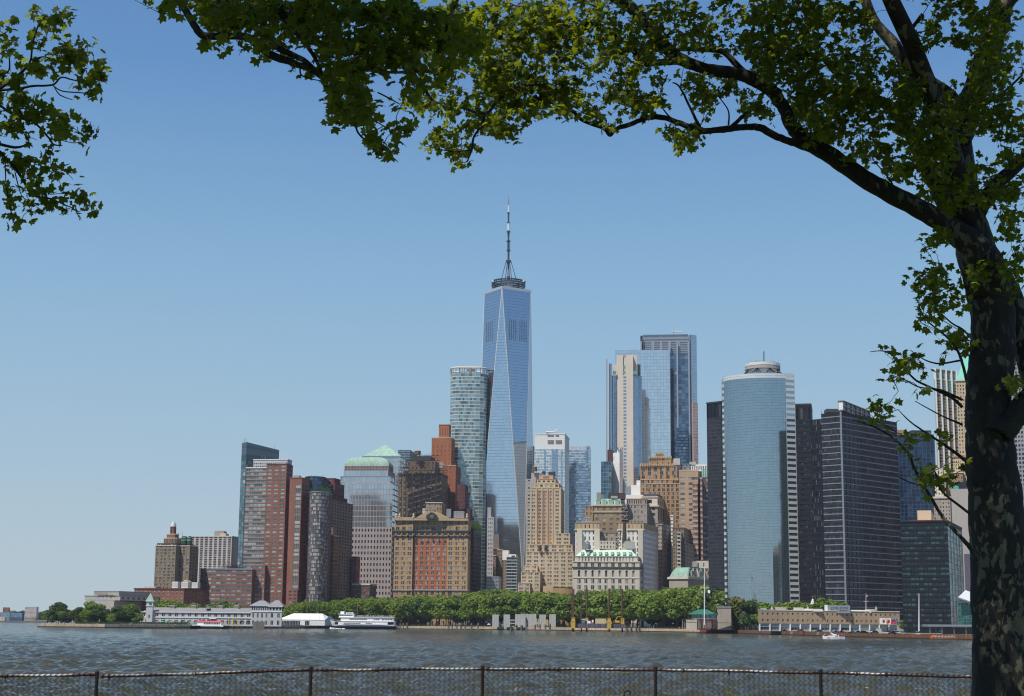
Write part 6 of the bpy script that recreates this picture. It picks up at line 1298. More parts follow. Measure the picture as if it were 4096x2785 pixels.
for j, x0 in enumerate((1012, 1034)):
    fd = thing('ferry_fender', ('left' if j == 0 else 'right') + ' rack of leaning timber fender piles by the pier building', 'fender', tuple(P(x0 + 10, 2508, 1240)))
    for k in range(9): c = P(x0 + k * 2.6, 2512, 1238); mb = MB(); mb.tube([(c[0], 1238, -1), (c[0] + .5, 1238, zat(x0, 2486, 1238) + rng.normal(0, .2))], .28, 6); mb.build('pile', PILW, fd)
YEL = plain('yellow_paint', (0.62, 0.40, 0.03), .5)
for k, x in enumerate((915, 932, 950.5)):
    c = P(x, 2500, 1235); o = thing('mooring_pile', ('left', 'middle', 'right')[k] + ' of three tall yellow mooring piles beside the red roofed boat', 'piling', (c[0], 1235, 0), 'yellow mooring piles'); mb = MB(); mb.tube([(c[0], 1235, GZ * .7), (c[0], 1235, zat(x, 2472, 1235))], .42, 8); mb.build('yellow_sleeve', YEL, o); mb = MB(); mb.tube([(c[0], 1235, -1), (c[0], 1235, GZ * .7)], .5, 8); mb.build('pile_foot', FR_D, o)
mb = MB(); a0, a1 = P(905, 2500, 1238)[0], P(972, 2500, 1238)[0]; mb.box(a0, a1, 1236.5, 1246, .6, 1.5); tag(mb.build('floating_dock', wallm('dark_dock', (0.04, 0.04, 0.04), .2)), 'dark floating dock at the feet of the yellow mooring piles', 'dock')

# ---------------------------------------------------------------- boats (local frame: bow towards -X)
def hull(L, B, sheer, z0, bow=.22, m=0, n=14, stern=.92):
    mb = MB(); st = []
    for i in range(n + 1):
        t = i / n; w = B / 2 * (min(1, (t / bow)) ** .6 if t < bow else (1 if t < .8 else 1 - (1 - stern) * (t - .8) / .2)); rake = (1 - t / bow) * .04 * L if t < bow else 0
        x = -L / 2 + L * t; zt = sheer(t); st.append([(x + rake, -w * .72, z0), (x, -w, zt), (x, w, zt), (x + rake, w * .72, z0)])
    for i in range(n):
        a_, c_ = st[i], st[i + 1]
        for k in range(3): mb.quad(a_[k], c_[k], c_[k + 1], a_[k + 1], m)
        mb.quad(a_[3], a_[0], c_[0], c_[3], m)
    mb.poly(st[-1], m); mb.poly(st[0][::-1], m); return mb
def place(mb, name, mat, root, **k):
    me = mb.mesh(name, mat); o = bpy.data.objects.new(name, me); COL.objects.link(o); o.parent = root; return o
def people_mesh(n, xr_, yr_, z, name, parent, seed=3):
    g = np.random.default_rng(seed); mb = MB()
    for i in range(n):
        x, y, m = g.uniform(*xr_), g.uniform(*yr_), int(g.integers(0, 5)); h = 1.6 + .2 * g.random()
        mb.tube([(x, y, z), (x, y, z + h * .48)], [.13, .16], 5, 5); mb.tube([(x, y, z + h * .46), (x, y, z + h * .7), (x, y, z + h * .83)], [.19, .24, .1], 6, m); mb.tube([(x, y, z + h * .84), (x, y, z + h * .93), (x, y, z + h)], [.08, .12, .07], 6, 6)
        for s_ in (-1, 1): mb.tube([(x + s_ * .25, y, z + h * .78), (x + s_ * .3, y - .1, z + h * .5)], [.06, .045], 4, m)
    cl = [plain('cloth_%s' % c, v) for c, v in (('red', (0.45, 0.06, 0.05)), ('white', (0.7, 0.7, 0.7)), ('blue', (0.06, 0.12, 0.35)), ('black', (0.03, 0.03, 0.03)), ('tan', (0.4, 0.3, 0.2)), ('jeans', (0.05, 0.06, 0.12)))] + [plain('skin', (0.45, 0.27, 0.19))]
    o = mb.build(name, cl, parent, kind='stuff', local=(0, 0, 0) if parent else None); return o
BW = plain('boat_white', (0.86, 0.86, 0.86), .35); NAVYH = plain('hull_navy', (0.015, 0.02, 0.05), .4); BG = glassm('boat_window', (0.03, 0.045, 0.06), (0.2, 0.22, 0.24), .2)
fc = P(1452, 2514, 1378); ferry = thing('ferry_boat', 'white three deck sightseeing ferry with passengers crowding its open top deck', 'ferry', (fc[0], 1378, 0)); ferry.rotation_euler = (0, 0, math.radians(-3)); U = 1378 / FPX
FL = 263 * U; sheerF = lambda t: 2.9 + (3.4 * (1 - t / .3) ** 1.6 if t < .3 else 0)
place(hull(FL, 12, lambda t: 2.2 + .5 * max(0, 1 - t / .2), -.6), 'lower_hull', NAVYH, ferry); 
place(hull(FL * .998, 12.3, lambda t: sheerF(t) + 1.2, 2.1), 'hull_side', BW, ferry)
fx = lambda x: (x - 1451.5) * U
zf = lambda y: (2514.5 - y) * U
def cab(x0, x1, y0, y1, B, nm, mat=BW): mb = MB(); mb.box(fx(x0), fx(x1), -B / 2, B / 2, zf(y1), zf(y0)); return place(mb, nm, mat, ferry)
cab(1356, 1578, 2484, 2500, 11.2, 'main_deck_house'); cab(1366, 1574, 2470, 2484.2, 10.8, 'upper_deck_house'); cab(1350, 1582, 2483, 2484.6, 12, 'deck_edge'); cab(1356, 1580, 2468.6, 2470.2, 11.8, 'deck_edge')
cab(1358, 1416, 2457, 2468.6, 7, 'wheelhouse'); cab(1362, 1376, 2446, 2457, 4, 'funnel'); cab(1385, 1412, 2450, 2457, 5, 'upper_wheelhouse'); cab(1353, 1420, 2456, 2457.5, 8, 'deck_edge')
def ports(x0, x1, n, y0, y1, B, r=ferry):
    for k in range(n): s_ = (x1 - x0) / n; mb = MB(); mb.box(fx(x0 + k * s_ + s_ * .12), fx(x0 + k * s_ + s_ * .88), -B / 2 - .06, -B / 2 + .05, zf(y1), zf(y0)); place(mb, 'window', BG, r)
ports(1378, 1445, 10, 2490, 2494.5, 11.2); ports(1466, 1490, 4, 2490, 2494.5, 11.2); ports(1400, 1470, 10, 2475, 2479, 10.8); ports(1495, 1520, 3, 2475, 2479.5, 10.8); ports(1527, 1572, 4, 2475, 2479.5, 10.8); ports(1358, 1412, 7, 2460, 2464.5, 7); ports(1388, 1410, 4, 2451.5, 2455, 5)
mb = MB(); mb.box(fx(1552), fx(1576), -5.7, -5.5, zf(2496), zf(2487)); place(mb, 'stern_opening', G_NIGHT, ferry); mb = MB(); mb.box(fx(1344), fx(1362), -5.4, -5.0, zf(2497), zf(2488)); place(mb, 'bow_opening', G_NIGHT, ferry)
mb = MB()
for y in (2465.4, 2467): mb.tube([(fx(1417), -5.8, zf(y)), (fx(1578), -5.8, zf(y))], .05, 4)
for k in range(40): mb.tube([(fx(1417 + k * 4.1), -5.8, zf(2469)), (fx(1417 + k * 4.1), -5.8, zf(2465.3))], .05, 3)
for y in (2481, 2478): mb.tube([(fx(1322), -3, zf(y)), (fx(1356), -5.4, zf(y - 1))], .05, 4)
place(mb, 'rails', WHITE, ferry); people_mesh(110, (fx(1420), fx(1576)), (-5.2, 5), zf(2468.4), 'passengers', None, 3).parent = ferry
ferry.children[-1]['kind'] = 'stuff'
mb = MB(); mb.tube([(fx(1427), 0, zf(2468)), (fx(1427), 0, zf(2412))], .16, 5); mb.tube([(fx(1381), 0, zf(2457)), (fx(1381), 0, zf(2412))], .12, 5); place(mb, 'mast', FR_G, ferry)
FLG = plain('flag_red_stripe', (0.5, 0.10, 0.10))
for (x, y) in ((1428, 2420), (1391, 2411)): mb = MB(); mb.box(fx(x), fx(x + 7), -.05, .05, zf(y + 4), zf(y)); place(mb, 'flag', FLG, ferry)
mb = MB(); mb.box(fx(1470), fx(1485), -2, 2, zf(2456), zf(2455)); mb.tube([(fx(1478), 0, zf(2468)), (fx(1478), 0, zf(2455))], .1, 4); place(mb, 'deck_awning', plain('awning_teal', (0.12, 0.4, 0.38)), ferry)
cu = text_mesh('STATUE CITY CRUISES', 1.15, plain('lettering_blue', (0.10, 0.18, 0.38)), Matrix(((1, 0, 0, fx(1452)), (0, 0, -1, -5.68), (0, 1, 0, zf(2487.4)), (0, 0, 0, 1))), ferry); cu.matrix_parent_inverse = Matrix.Identity(4)
mb = MB()
for i in range(90): t = rng.random(); x_ = fx(1322 + 60 * t ** 1.5); s_ = .2 + .35 * rng.random(); y_ = -3 - 4 * t + rng.normal(0, .5); z_ = .1 + .8 * (1 - t) * rng.random(); mb.quad((x_, y_, z_), (x_ + 2 * s_, y_ - .2, z_), (x_ + 1.6 * s_, y_ + .2, z_ + s_), (x_ + .3 * s_, y_ + .2, z_ + s_))
tag(mb.build('bow_wave', plain('foam', (0.75, 0.77, 0.78)), None, kind='stuff'), 'white foam thrown up at the bow of the ferry', 'foam'); bpy.data.objects['bow_wave'].location = (fc[0], 1378, 0)

rc = P(841, 2510, 1205); rb = thing('tour_boat', 'small white tour boat with a red roof and green hull at the pier', 'boat', (rc[0], 1205, 0)); U = 1205 / FPX
fx = lambda x: (841 - x) * U if False else (x - 841) * U
zf = lambda y: (2514 - y) * U
o = place(hull(152 * U, 7, lambda t: 1.9 + .6 * max(0, 1 - t / .3), -.5), 'hull', plain('hull_green', (0.01, 0.09, 0.06), .4), rb); o.rotation_euler = (0, 0, math.pi)
mb = MB(); mb.box(fx(772), fx(895), -3.4, 3.4, 1.7, zf(2499)); place(mb, 'deck', BW, rb); mb = MB(); mb.box(fx(792), fx(886), -3, 3, zf(2501), zf(2487)); place(mb, 'cabin', BW, rb)
mb = MB(); mb.quad((fx(790), -3.3, zf(2488)), (fx(893), -3.3, zf(2489)), (fx(880), -2.5, zf(2483)), (fx(792), -2.5, zf(2483))); mb.box(fx(792), fx(884), -2.6, 3, zf(2489), zf(2483.2)); place(mb, 'red_roof', plain('red_roof_paint', (0.55, 0.03, 0.04), .4), rb)
mb = MB(); mb.box(fx(843), fx(866), -1.8, 1.8, zf(2483), zf(2475)); place(mb, 'pilot_window', BG, rb); mb = MB(); mb.box(fx(838), fx(864), -2, 2, zf(2475), zf(2471.5)); place(mb, 'pilot_roof', BW, rb)
for k in range(10): s_ = 6.3; x0 = 818 + k * s_; mb = MB(); mb.box(fx(x0 + 1), fx(x0 + s_ - .8), -3.06, -2.9, zf(2497), zf(2490)); place(mb, 'window', BG, rb)
mb = MB()
for k in range(12): mb.tube([(fx(770 + k * 2), -3, 1.8), (fx(770 + k * 2), -3, zf(2493))], .05, 3)
for x0, x1, y0, y1 in ((772, 800, 2501, 2484), (885, 915, 2488, 2502)): mb.tube([(fx(x0), -2.8, zf(y0)), (fx(x1), -2.8, zf(y1))], .08, 4)
place(mb, 'rails', FR_G, rb); people_mesh(16, (fx(795), fx(838)), (-2, 2), zf(2483), 'passengers', None, 6).parent = rb

# sailing boat
U = 800 / FPX; sc_ = P(3334, 2557, 800); sb = thing('sailing_boat', 'small white sailing boat with lowered sail and crew, number 27 on its bow', 'boat', (sc_[0], 800, 0)); fx = lambda x: (x - 3334) * U; zf = lambda y: (2557.5 - y) * U + .05
place(hull(88 * U, 2.6, lambda t: 1.25 + .25 * max(0, 1 - t / .5), -.2, bow=.55, stern=.6), 'hull', BW, sb); mb = MB(); mb.box(fx(3312), fx(3338), -.5, .5, 1.1, 1.6); place(mb, 'cabin', BW, sb)
mb = MB(); mb.tube([(fx(3322), 0, 1), (fx(3331), 0, zf(2437))], [.16, .10], 6); mb.tube([(fx(3322), 0, zf(2541)), (fx(3350), 0, zf(2543))], .06, 5); place(mb, 'mast', FR_G, sb)
mb = MB(); mb.tube([(fx(3292), 0, 1.3), (fx(3330.6), 0, zf(2440))], .06, 3); mb.tube([(fx(3376), 0, 1.2), (fx(3331), 0, zf(2437))], .02, 3); place(mb, 'stays', FR_D, sb)
mb = MB(); mb.tube([(fx(3323), 0, zf(2534)), (fx(3333), .1, zf(2541)), (fx(3346), -.1, zf(2544)), (fx(3356), 0, zf(2549))], [.25, .5, .4, .2], 7); mb.tube([(fx(3292), 0, 1.4), (fx(3303), 0, 2.6)], .08, 5); place(mb, 'lowered_sail', WHITE, sb, )
people_mesh(6, (fx(3346), fx(3372)), (-.7, .7), .55, 'crew', None, 9).parent = sb
t_ = text_mesh('27', 1.05, FR_D, Matrix(((1, 0, 0, fx(3312)), (0, .25, -1, -1.22), (0, 1, .25, .28), (0, 0, 0, 1))), sb); t_.matrix_parent_inverse = Matrix.Identity(4)

# ---------------------------------------------------------------- jack-up barge with steel legs
jb = thing('jackup_barge', 'blue and rust work barge standing on tall rusty steel legs before the park', 'barge', tuple(P(2392, 2520, 1310))); JD = 1310
RST = wallm('rusty_leg', (0.11, 0.055, 0.035), .4, 1, streak=True); HB = wallm('barge_blue_rust', (0.12, 0.12, 0.15), .5, .5); YLW = wallm('worn_yellow', (0.52, 0.34, 0.07), .2, 1)
p0, p1 = P(2298, 2512, JD), P(2500, 2496, JD); mb = MB(); mb.box(p0[0], p1[0], JD, JD + 14, zat(2400, 2513, JD), zat(2400, 2496, JD)); mb.build('barge_hull', HB, jb)
for k in range(20): x = 2302 + k * 10; c = P(x, 2505, JD - .15); mb = MB(); mb.box(c[0] - .12, c[0] + .12, JD - .25, JD, zat(x, 2512.5, JD), zat(x, 2496.5, JD)); mb.build('hull_rib', RST, jb)
for (x, yt, yb_, dd, r) in ((2294, 2357, 2526, -1, 3.4), (2288.5, 2370, 2512, 6, 2.6), (2325, 2371, 2484, 13, 2.4), (2347, 2354, 2526, 12, 3.2), (2437, 2354, 2526, -1, 3.2), (2489, 2356, 2526, 8, 3.2)):
    D = JD + dd; c = P(x, 2500, D); mb = MB(); mb.tube([(c[0], D, -1.2), (c[0], D, zat(x, yt, D))], px(D, r), 12); mb.build('leg', RST, jb)
for (x0, x1, y0, y1, dd) in ((2284, 2301, 2483, 2514, -3), (2287, 2300, 2471, 2483, -2.5), (2340, 2353, 2472, 2485, 10), (2429, 2445, 2486, 2515, -3), (2431, 2443.5, 2472.5, 2486, -2.5), (2483.5, 2497, 2473, 2496, 6)):
    D = JD + dd; p, q = P(x0, y1, D), P(x1, y0, D); mb = MB(); mb.box(p[0], q[0], D, D + 3.4, p[2], q[2]); mb.box(p[0] - .2, q[0] + .2, D - .15, D + 3.5, q[2] - .5, q[2] - .1); mb.build('leg_housing', YLW, jb)
def onbarge(nm, lb, cat, x0, x1, y0, y1, mat, dd=3, ribs=0, mat2=None):
    D = JD + dd; p, q = P(x0, y1, D), P(x1, y0, D); t = thing(nm, lb, cat, ((p[0] + q[0]) / 2, D, p[2])); mb = MB(); mb.box(p[0], q[0], D, D + 3, p[2], q[2]); mb.build('body', mat, t)
    for k in range(ribs): xx = p[0] + (q[0] - p[0]) * (k + .5) / ribs; mb = MB(); mb.box(xx - .12, xx + .12, D - .1, D, p[2] + .1, q[2] - .1); mb.build('rib', mat2 or mat, t)
    return t
onbarge('shipping_container', 'long cream shipping container on the deck of the work barge', 'container', 2382, 2424, 2475, 2495, plain('container_cream', (0.58, 0.48, 0.28)), 3, 9)
t = onbarge('portable_toilet', 'blue portable toilet with a white roof on the work barge deck', 'toilet', 2328, 2340, 2479, 2494, plain('toilet_blue', (0.08, 0.22, 0.36)), 2); p, q = P(2327, 2479, JD + 1.8), P(2341, 2476, JD + 1.8); mb = MB(); mb.box(p[0], q[0], JD + 1.7, JD + 5, p[2], q[2]); mb.build('toilet_roof', WHITE, t)
onbarge('white_tank', 'white boxy tank on the barge between toilet and container, left one', 'tank', 2349, 2362, 2484, 2494, BW, 2, 2); onbarge('white_tank', 'small upright white tank next to the cream container on the barge', 'tank', 2368, 2374, 2480, 2490, BW, 2, 1)
ex = thing('excavator', 'yellow and black tracked excavator on the right end of the work barge', 'excavator', tuple(P(2468, 2496, JD + 4))); D = JD + 4
def exb(x0, x1, y0, y1, nm, mt): p, q = P(x0, y1, D), P(x1, y0, D); mb = MB(); mb.box(p[0], q[0], D, D + 2.6, p[2], q[2]); mb.build(nm, mt, ex)
exb(2452, 2480, 2491, 2496, 'track', FR_D); exb(2455, 2478, 2482, 2491, 'body', YEL); exb(2468, 2476, 2474, 2483, 'cab', G_NIGHT); mb = MB(); mb.tube([P(2460, 2484, D + 1), P(2470, 2468, D + 1), P(2484, 2466, D + 1), P(2486, 2480, D + 1)], [.35, .3, .25, .2], 5); mb.build('boom', YEL, ex)
mb = MB(); 
for k in range(16): x = rng.uniform(2310, 2425); p = P(x, 2496, JD + 2 + rng.random() * 8); mb.box(p[0] - .8 * rng.random() - .2, p[0] + .6, p[1], p[1] + 1, p[2], p[2] + .5 + rng.random())
tag(mb.build('deck_clutter', [wallm('clutter_orange', (0.30, 0.14, 0.05), .4, 1)], kind='stuff'), 'small orange and rusty gear scattered over the work barge deck', 'equipment')

# ---------------------------------------------------------------- green roofed restaurant, flagpole
b = Bld('restaurant', 'waterside restaurant with a green hipped roof, glass upper floor and concrete block', 'building', 1210, 2830)
RD = 1200; GRF = wallm('green_tile_roof', (0.03, 0.15, 0.10), .15, .6); Q = b.plan(2766, 2868, 2872, 2458, RD, 2)
b.block(2766, 2868, 2872, 2458, RD, 4, FR_G, S(12, 20, .92, .8, glass=G_TEAL, nz=1, rec=.3, name='glass_pane'), None, yb=2477, name='glazed_floor')
Q = b.plan(2762, 2870, 2874, 2457, RD - 1.5, 4); Q = [Q[0], Q[1], Q[1] + [0, 18], Q[0] + [0, 18]]; mansard(b, Q, zat(2800, 2458, RD), zat(2820, 2438, RD), 10, GRF, 'hipped_roof')
b.block(2788, 2868, 2872, 2477, RD - 3, 4, plain('maroon_trim', (0.14, 0.03, 0.03)), S(11, 20, .78, .68, glass=G_DARK, nz=1, rec=.3), None, name='lower_floor'); b.block(2745, 2788, 2790, 2478, RD - 2, 4, LIME, None, None, name='side_wall')
b.block(2868, 2924, 2930, 2429, RD - 4, 6, wallm('weathered_concrete', (0.33, 0.29, 0.24), .2, .3), None, None, name='concrete_block', cor=(1, .4, FR_G))
mb = MB(); p, q = P(2740, 2493, RD - 8), P(2930, 2489, RD - 8); mb.box(p[0], q[0], RD - 9, RD - 5, zat(2800, 2492, RD - 8), zat(2800, 2490, RD - 8)); b.part(mb, 'canopy', plain('brown_canopy', (0.09, 0.05, 0.04)))
for k in range(10): c = P(2730 + k * 7, 2500, RD - 10); mb = MB(); mb.tube([(c[0], RD - 10, GZ), (c[0], RD - 10, zat(2740, 2480, RD - 10))], .15, 4); b.part(mb, 'pergola_post', LIME)
p, q = P(2728, 2480, RD - 10), P(2776, 2478, RD - 10); mb = MB(); mb.box(p[0], q[0], RD - 11, RD - 6, q[2] - .3, q[2]); b.part(mb, 'pergola_beam', plain('pergola_brown', (0.16, 0.08, 0.05))); b.finish()
def pole(x, y0, y1, D, lb, yard=None, r=.22, flags=()):
    t = thing('flagpole', lb, 'flagpole', tuple(P(x, y1, D))); mb = MB(); mb.tube([P(x, y1, D), P(x, y0, D)], [r * 1.3, r * .6], 7); mb.build('pole', WHITE, t)
    if yard: mb = MB(); mb.tube([P(x - yard[1], yard[0], D), P(x + yard[1], yard[0], D)], r * .5, 5); mb.build('yardarm', WHITE, t)
    for (fx_, fy, w_, h_, c) in flags:
        mb = MB(); a_ = P(fx_, fy, D - .3); n_ = 5
        for k in range(n_): w1 = px(D, w_); s0, s1 = k / n_, (k + 1) / n_; yy = lambda s: .3 * math.sin(s * 5); mb.quad(a_ + [w1 * s0, yy(s0), -px(D, h_) - .3 * s0], a_ + [w1 * s1, yy(s1), -px(D, h_) - .3 * s1], a_ + [w1 * s1, yy(s1), -.3 * s1], a_ + [w1 * s0, yy(s0), -.3 * s0])
        mb.build('flag', c, t)
pole(2818, 2265, 2500, 1190, 'tall white flagpole with a crossbar behind the green roofed restaurant', (2353, 19), .42, ((2818, 2279, 6, 13, plain('flag_faded', (0.42, 0.12, 0.12))), (2803, 2364, 9, 9, plain('flag_redwhite', (0.5, 0.25, 0.25))), (2831, 2360, 9, 12, BW)))
pole(3464, 2374, 2452, 1090, 'white flagpole with a yard on the roof of the tan coast office', (2407, 10), .2, ((3464, 2380, 6, 6, plain('flag_pink', (0.6, 0.3, 0.3))),))
pole(3676, 2374, 2525, 930, 'tall leaning white pole standing in the car park near the trunk', None, .32)
b = Bld('church_steeple', 'small white church steeple with a golden cross among the trees', 'church', 1230, 3252)
c = P(3252, 2440, 1230); z = lambda y: zat(3252, y, 1230); mb = MB(); mb.lathe(c, [(2.1, GZ), (2.1, z(2421)), (2.5, z(2420)), (2.5, z(2417))], 8); b.part(mb, 'steeple_body', WHITE); mb = MB(); mb.lathe(c, [(2.0, z(2417)), (1.4, z(2410)), (.9, z(2403)), (.9, z(2400)), (.2, z(2396))], 8); b.part(mb, 'spire', WHITE)
mb = MB(); mb.box(c[0] - .18, c[0] + .18, c[1] - .15, c[1] + .15, z(2397), z(2383)); mb.box(c[0] - .8, c[0] + .8, c[1] - .12, c[1] + .12, z(2389), z(2387)); b.part(mb, 'gold_cross', plain('gold', (0.55, 0.33, 0.08), .35, .6))

# ---------------------------------------------------------------- long tan office on the right with sign and banner
b = Bld('coast_office', 'long tan brick two storey office with a grey rooftop sign and white ground floor columns', 'building', 1120, 3320, 300)
cgA, cgC = np.array([GX(3033, 2500) * 1085, 1085.0]), np.array([GX(3600, 2510) * 1120, 1120.0]); zt_ = zat(3033, 2441, 1085) - .1; zm_ = zat(3033, 2494, 1085)
TB = wallm('coast_tan_brick', (0.40, 0.30, 0.20), .1, .5)
mb = MB(); b.facade(mb, cgA, cgC, zm_, zt_, S(28, 22, .36, .36, glass=G_DARK, frame=FR_W, kind='two', nz=2, mar=.015)); q = cgC + [6, 25]; b.facade(mb, cgC, q, zm_, zt_, S(4, 20, .3, .4, glass=G_DARK, nz=2)); b.facade(mb, q, cgA + [6, 25], zm_, zt_, None); b.facade(mb, cgA + [6, 25], cgA, zm_, zt_, None); b.part(mb, 'wall', TB)
rf = [cgA - [.3, .3], cgC + [.3, -.3], q, cgA + [6, 25]]; mb = MB(); mb.prism(rf, zt_, zt_ + .45); b.part(mb, 'roof_edge', WHITE)
mb = MB(); g0, g1 = cgA + [1.5, 1.2], cgC + [0, 1.2]; b.facade(mb, g0, g1, GZ, zm_, S(14, 22, .93, .36, glass=G_TEAL, kind='three', frame=FR_W, nz=1, vo=.9, name='shop_window')); b.facade(mb, g1, q, GZ, zm_, None); b.part(mb, 'ground_floor_wall', plain('grey_blue_panel', (0.40, 0.45, 0.50)))
for k in range(15): c = along(cgA, cgC, .01 + .98 * k / 14); mb = MB(); mb.box(c[0] - .45, c[0] + .45, c[1] + .1, c[1] + 1.1, GZ, zm_); b.part(mb, 'column', WHITE)
def onroof(x0, x1, y0, y1, nm, mt, dd=4): f = (x0 - 3033) / 567; D = 1085 + 35 * f + dd; p, q_ = P(x0, y1, D), P(x1, y0, D); mb = MB(); mb.box(p[0], q_[0], D, D + 4, p[2] - .6, q_[2]); return b.part(mb, nm, mt), p, q_, D
SG = plain('sign_grey', (0.22, 0.27, 0.32)); o, p, q_, D = onroof(3311, 3400, 2422, 2449, 'sign_board', SG, 2); onroof(3303, 3311, 2420, 2446, 'sign_end', WHITE, 2.5); pass
for txt, yy in (('UNITED  STATES', 2434.5), ('COAST  GUARD', 2444)): text_mesh(txt, 1.35, plain('sign_letters', (0.07, 0.09, 0.12)), Matrix(((1, 0, 0, (p[0] + q_[0]) / 2), (0, 0, -1, D - .1), (0, 1, 0, zat(3355, yy, D)), (0, 0, 0, 1))), b.root, spacing=1.25)
for (x0, x1, y0, y1, mt) in ((3181, 3290, 2436, 2442, WHITE), (3408, 3485, 2441, 2447, WHITE), (3465, 3510, 2437, 2448, GREYG), (3105, 3145, 2429, 2440, GREYG), (3126, 3146, 2430, 2440, GREYST), (3178, 3215, 2431, 2440, LIME)): onroof(x0, x1, y0, y1, 'roof_unit', mt)
for x in (3088, 3232, 3505): mb = MB(); c = P(x, 2440, 1100); mb.lathe(c, [(.9, c[2] - 1), (.9, c[2] + .8), (.5, c[2] + 1.6), (.5, c[2] + 2.4)], 8); b.part(mb, 'roof_vent', GREYG)
mb = MB()
for (x0, x1) in ((3043, 3065), (3528, 3578)):
    for k in range(8): x = x0 + (x1 - x0) * k / 7; D = 1090 + 30 * (x - 3033) / 567; mb.tube([P(x, 2450, D), P(x, 2434 if x < 3300 else 2447, D)], .07, 3)
    D = 1090 + 30 * (x0 - 3033) / 567; yy = 2434 if x0 < 3300 else 2447; mb.tube([P(x0, yy, D), P(x1, yy, D + 2)], .08, 3)
b.part(mb, 'roof_railing', WHITE)
f = (3518 - 3033) / 567.; D = 1085 + 35 * f; bx0, bx1 = P(3518, 2490, D - .5)[0], P(3593, 2490, D - .5)[0]; z0, z1 = zat(3555, 2498, D), zat(3555, 2473, D); yb2 = cgA[1] + (cgC[1] - cgA[1]) * (bx0 - cgA[0]) / (cgC[0] - cgA[0]) - .6; BH = z1 - z0; BWd = bx1 - bx0
mb = MB(); mb.box(bx0, bx1, yb2, yb2 + .2, z0, z1); b.part(mb, 'banner', WHITE)
def patch(u0, u1, v0, v1, mt, nm, d=.03): mb = MB(); mb.quad((bx0 + BWd * u0, yb2 - d, z0 + BH * v0), (bx0 + BWd * u1, yb2 - d, z0 + BH * v0), (bx0 + BWd * u1, yb2 - d, z0 + BH * v1), (bx0 + BWd * u0, yb2 - d, z0 + BH * v1)); b.part(mb, nm, mt)
patch(.62, .985, .03, .97, plain('banner_blue', (0.04, 0.08, 0.25)), 'banner_print'); patch(.6, .98, .06, .42, plain('banner_red', (0.55, 0.04, 0.05)), 'banner_print', .05)
for u, v, c in ((.22, .5, (0.35, 0.04, 0.04)), (.42, .35, (0.55, 0.12, 0.05)), (.5, .5, (0.5, 0.10, 0.05)), (.70, .72, (0.05, 0.05, 0.1)), (.84, .7, (0.08, 0.08, 0.12))): mb = MB(); mb.poly([(bx0 + BWd * u + .9 * math.cos(t), yb2 - .07, z0 + BH * v + .9 * math.sin(t) * (1.4 if v < .6 else 1)) for t in np.linspace(0, 6.28, 9)[:-1]]); b.part(mb, 'banner_print', plain('banner_c%d' % int(u * 100), c))
for u in (.34, .44, .71, .85): mb = MB(); mb.poly([(bx0 + BWd * u + .45 * math.cos(t), yb2 - .09, z0 + BH * .80 + .45 * math.sin(t)) for t in np.linspace(0, 6.28, 9)[:-1]]); b.part(mb, 'banner_print', plain('banner_face', (0.5, 0.33, 0.26)))
b.finish()
sh_ = Bld('grey_shed', 'small grey concrete shed at the right end of the tan coast office', 'building', 1080, 3625); sh_.box(3604, 3645, 2487, 2524, 1060, 12, GREYG, 'wall', sp=S(6, 20, .15, .5, glass=G_DULL, nz=1)); sh_.box(3600, 3648, 2483, 2488, 1060, 12, FR_G, 'roof'); sh_.finish()

# ---------------------------------------------------------------- ferry terminal edge, canopy
b = Bld('ferry_terminal', 'glass ferry terminal corner with a slanted white roof next to the trunk', 'building', 960, 3865)
b.block(3831, 3905, 3915, 2412, 930, 3, plain('terminal_frame', (0.10, 0.22, 0.20), .4, .3), S(7, 12, .9, .9, glass=glassm('terminal_glass', (0.02, 0.09, 0.085), (0.05, 0.16, 0.15), .3, metal=.3), rec=.1, name='glass_pane'), None)
mb = MB(); mb.quad(P(3829, 2392, 928), P(3915, 2424, 928), P(3915, 2380, 950), P(3862, 2361, 950)); mb.quad(P(3829, 2396, 928), P(3915, 2428, 928), P(3915, 2424, 928), P(3829, 2392, 928)); b.part(mb, 'slanted_roof', WHITE)
mb = MB(); mb.tube([P(3829, 2392, 927.5), P(3915, 2424, 927.5)], .35, 4); mb.tube([P(3829, 2388, 927.5), P(3915, 2420, 927.5)], .15, 4); b.part(mb, 'roof_gutter', FR_G)
mb = MB(); mb.poly([P(3833, 2412, 929), P(3905, 2412, 929), P(3905, 2424, 929), P(3905, 2421, 929), P(3833, 2394, 929)]); b.part(mb, 'gable_glass', G_TEAL); b.finish()
cn = thing('boarding_canopy', 'flat grey boarding canopy on posts below the glass ferry terminal', 'canopy', tuple(P(3800, 2530, 880)))
p, q = P(3712, 2508, 880), P(3940, 2500, 880); mb = MB(); mb.box(p[0], q[0], 880, 892, zat(3800, 2508, 880), zat(3800, 2504, 880)); mb.box(p[0], q[0], 880, 892, zat(3800, 2504, 880), zat(3800, 2499, 880), 1); mb.build('canopy_roof', [plain('canopy_grey', (0.16, 0.18, 0.22)), FR_G], cn)
for k in range(9): c = P(3720 + k * 24, 2520, 881 + (k % 2) * 8); mb = MB(); mb.tube([(c[0], c[1], GZ), (c[0], c[1], zat(3800, 2508, 880))], .2, 5); mb.build('post', FR_G, cn)
mb = MB(); p, q = P(3772, 2535, 888), P(3940, 2510, 888); mb.box(p[0], q[0], 888, 891, GZ, zat(3800, 2509, 888)); mb.build('wall_panel', wallm('terminal_wall', (0.16, 0.16, 0.18), .1), cn)
ra = thing('gangway_railing', 'row of white slanted gangway posts at the water edge by the trunk', 'railing', tuple(P(3770, 2545, 800)))
for k in range(14): x = 3745 + k * 5.8; mb = MB(); mb.tube([P(x, 2560, 798), P(x - 5, 2541, 798)], .14, 4); mb.build('post', WHITE, ra)
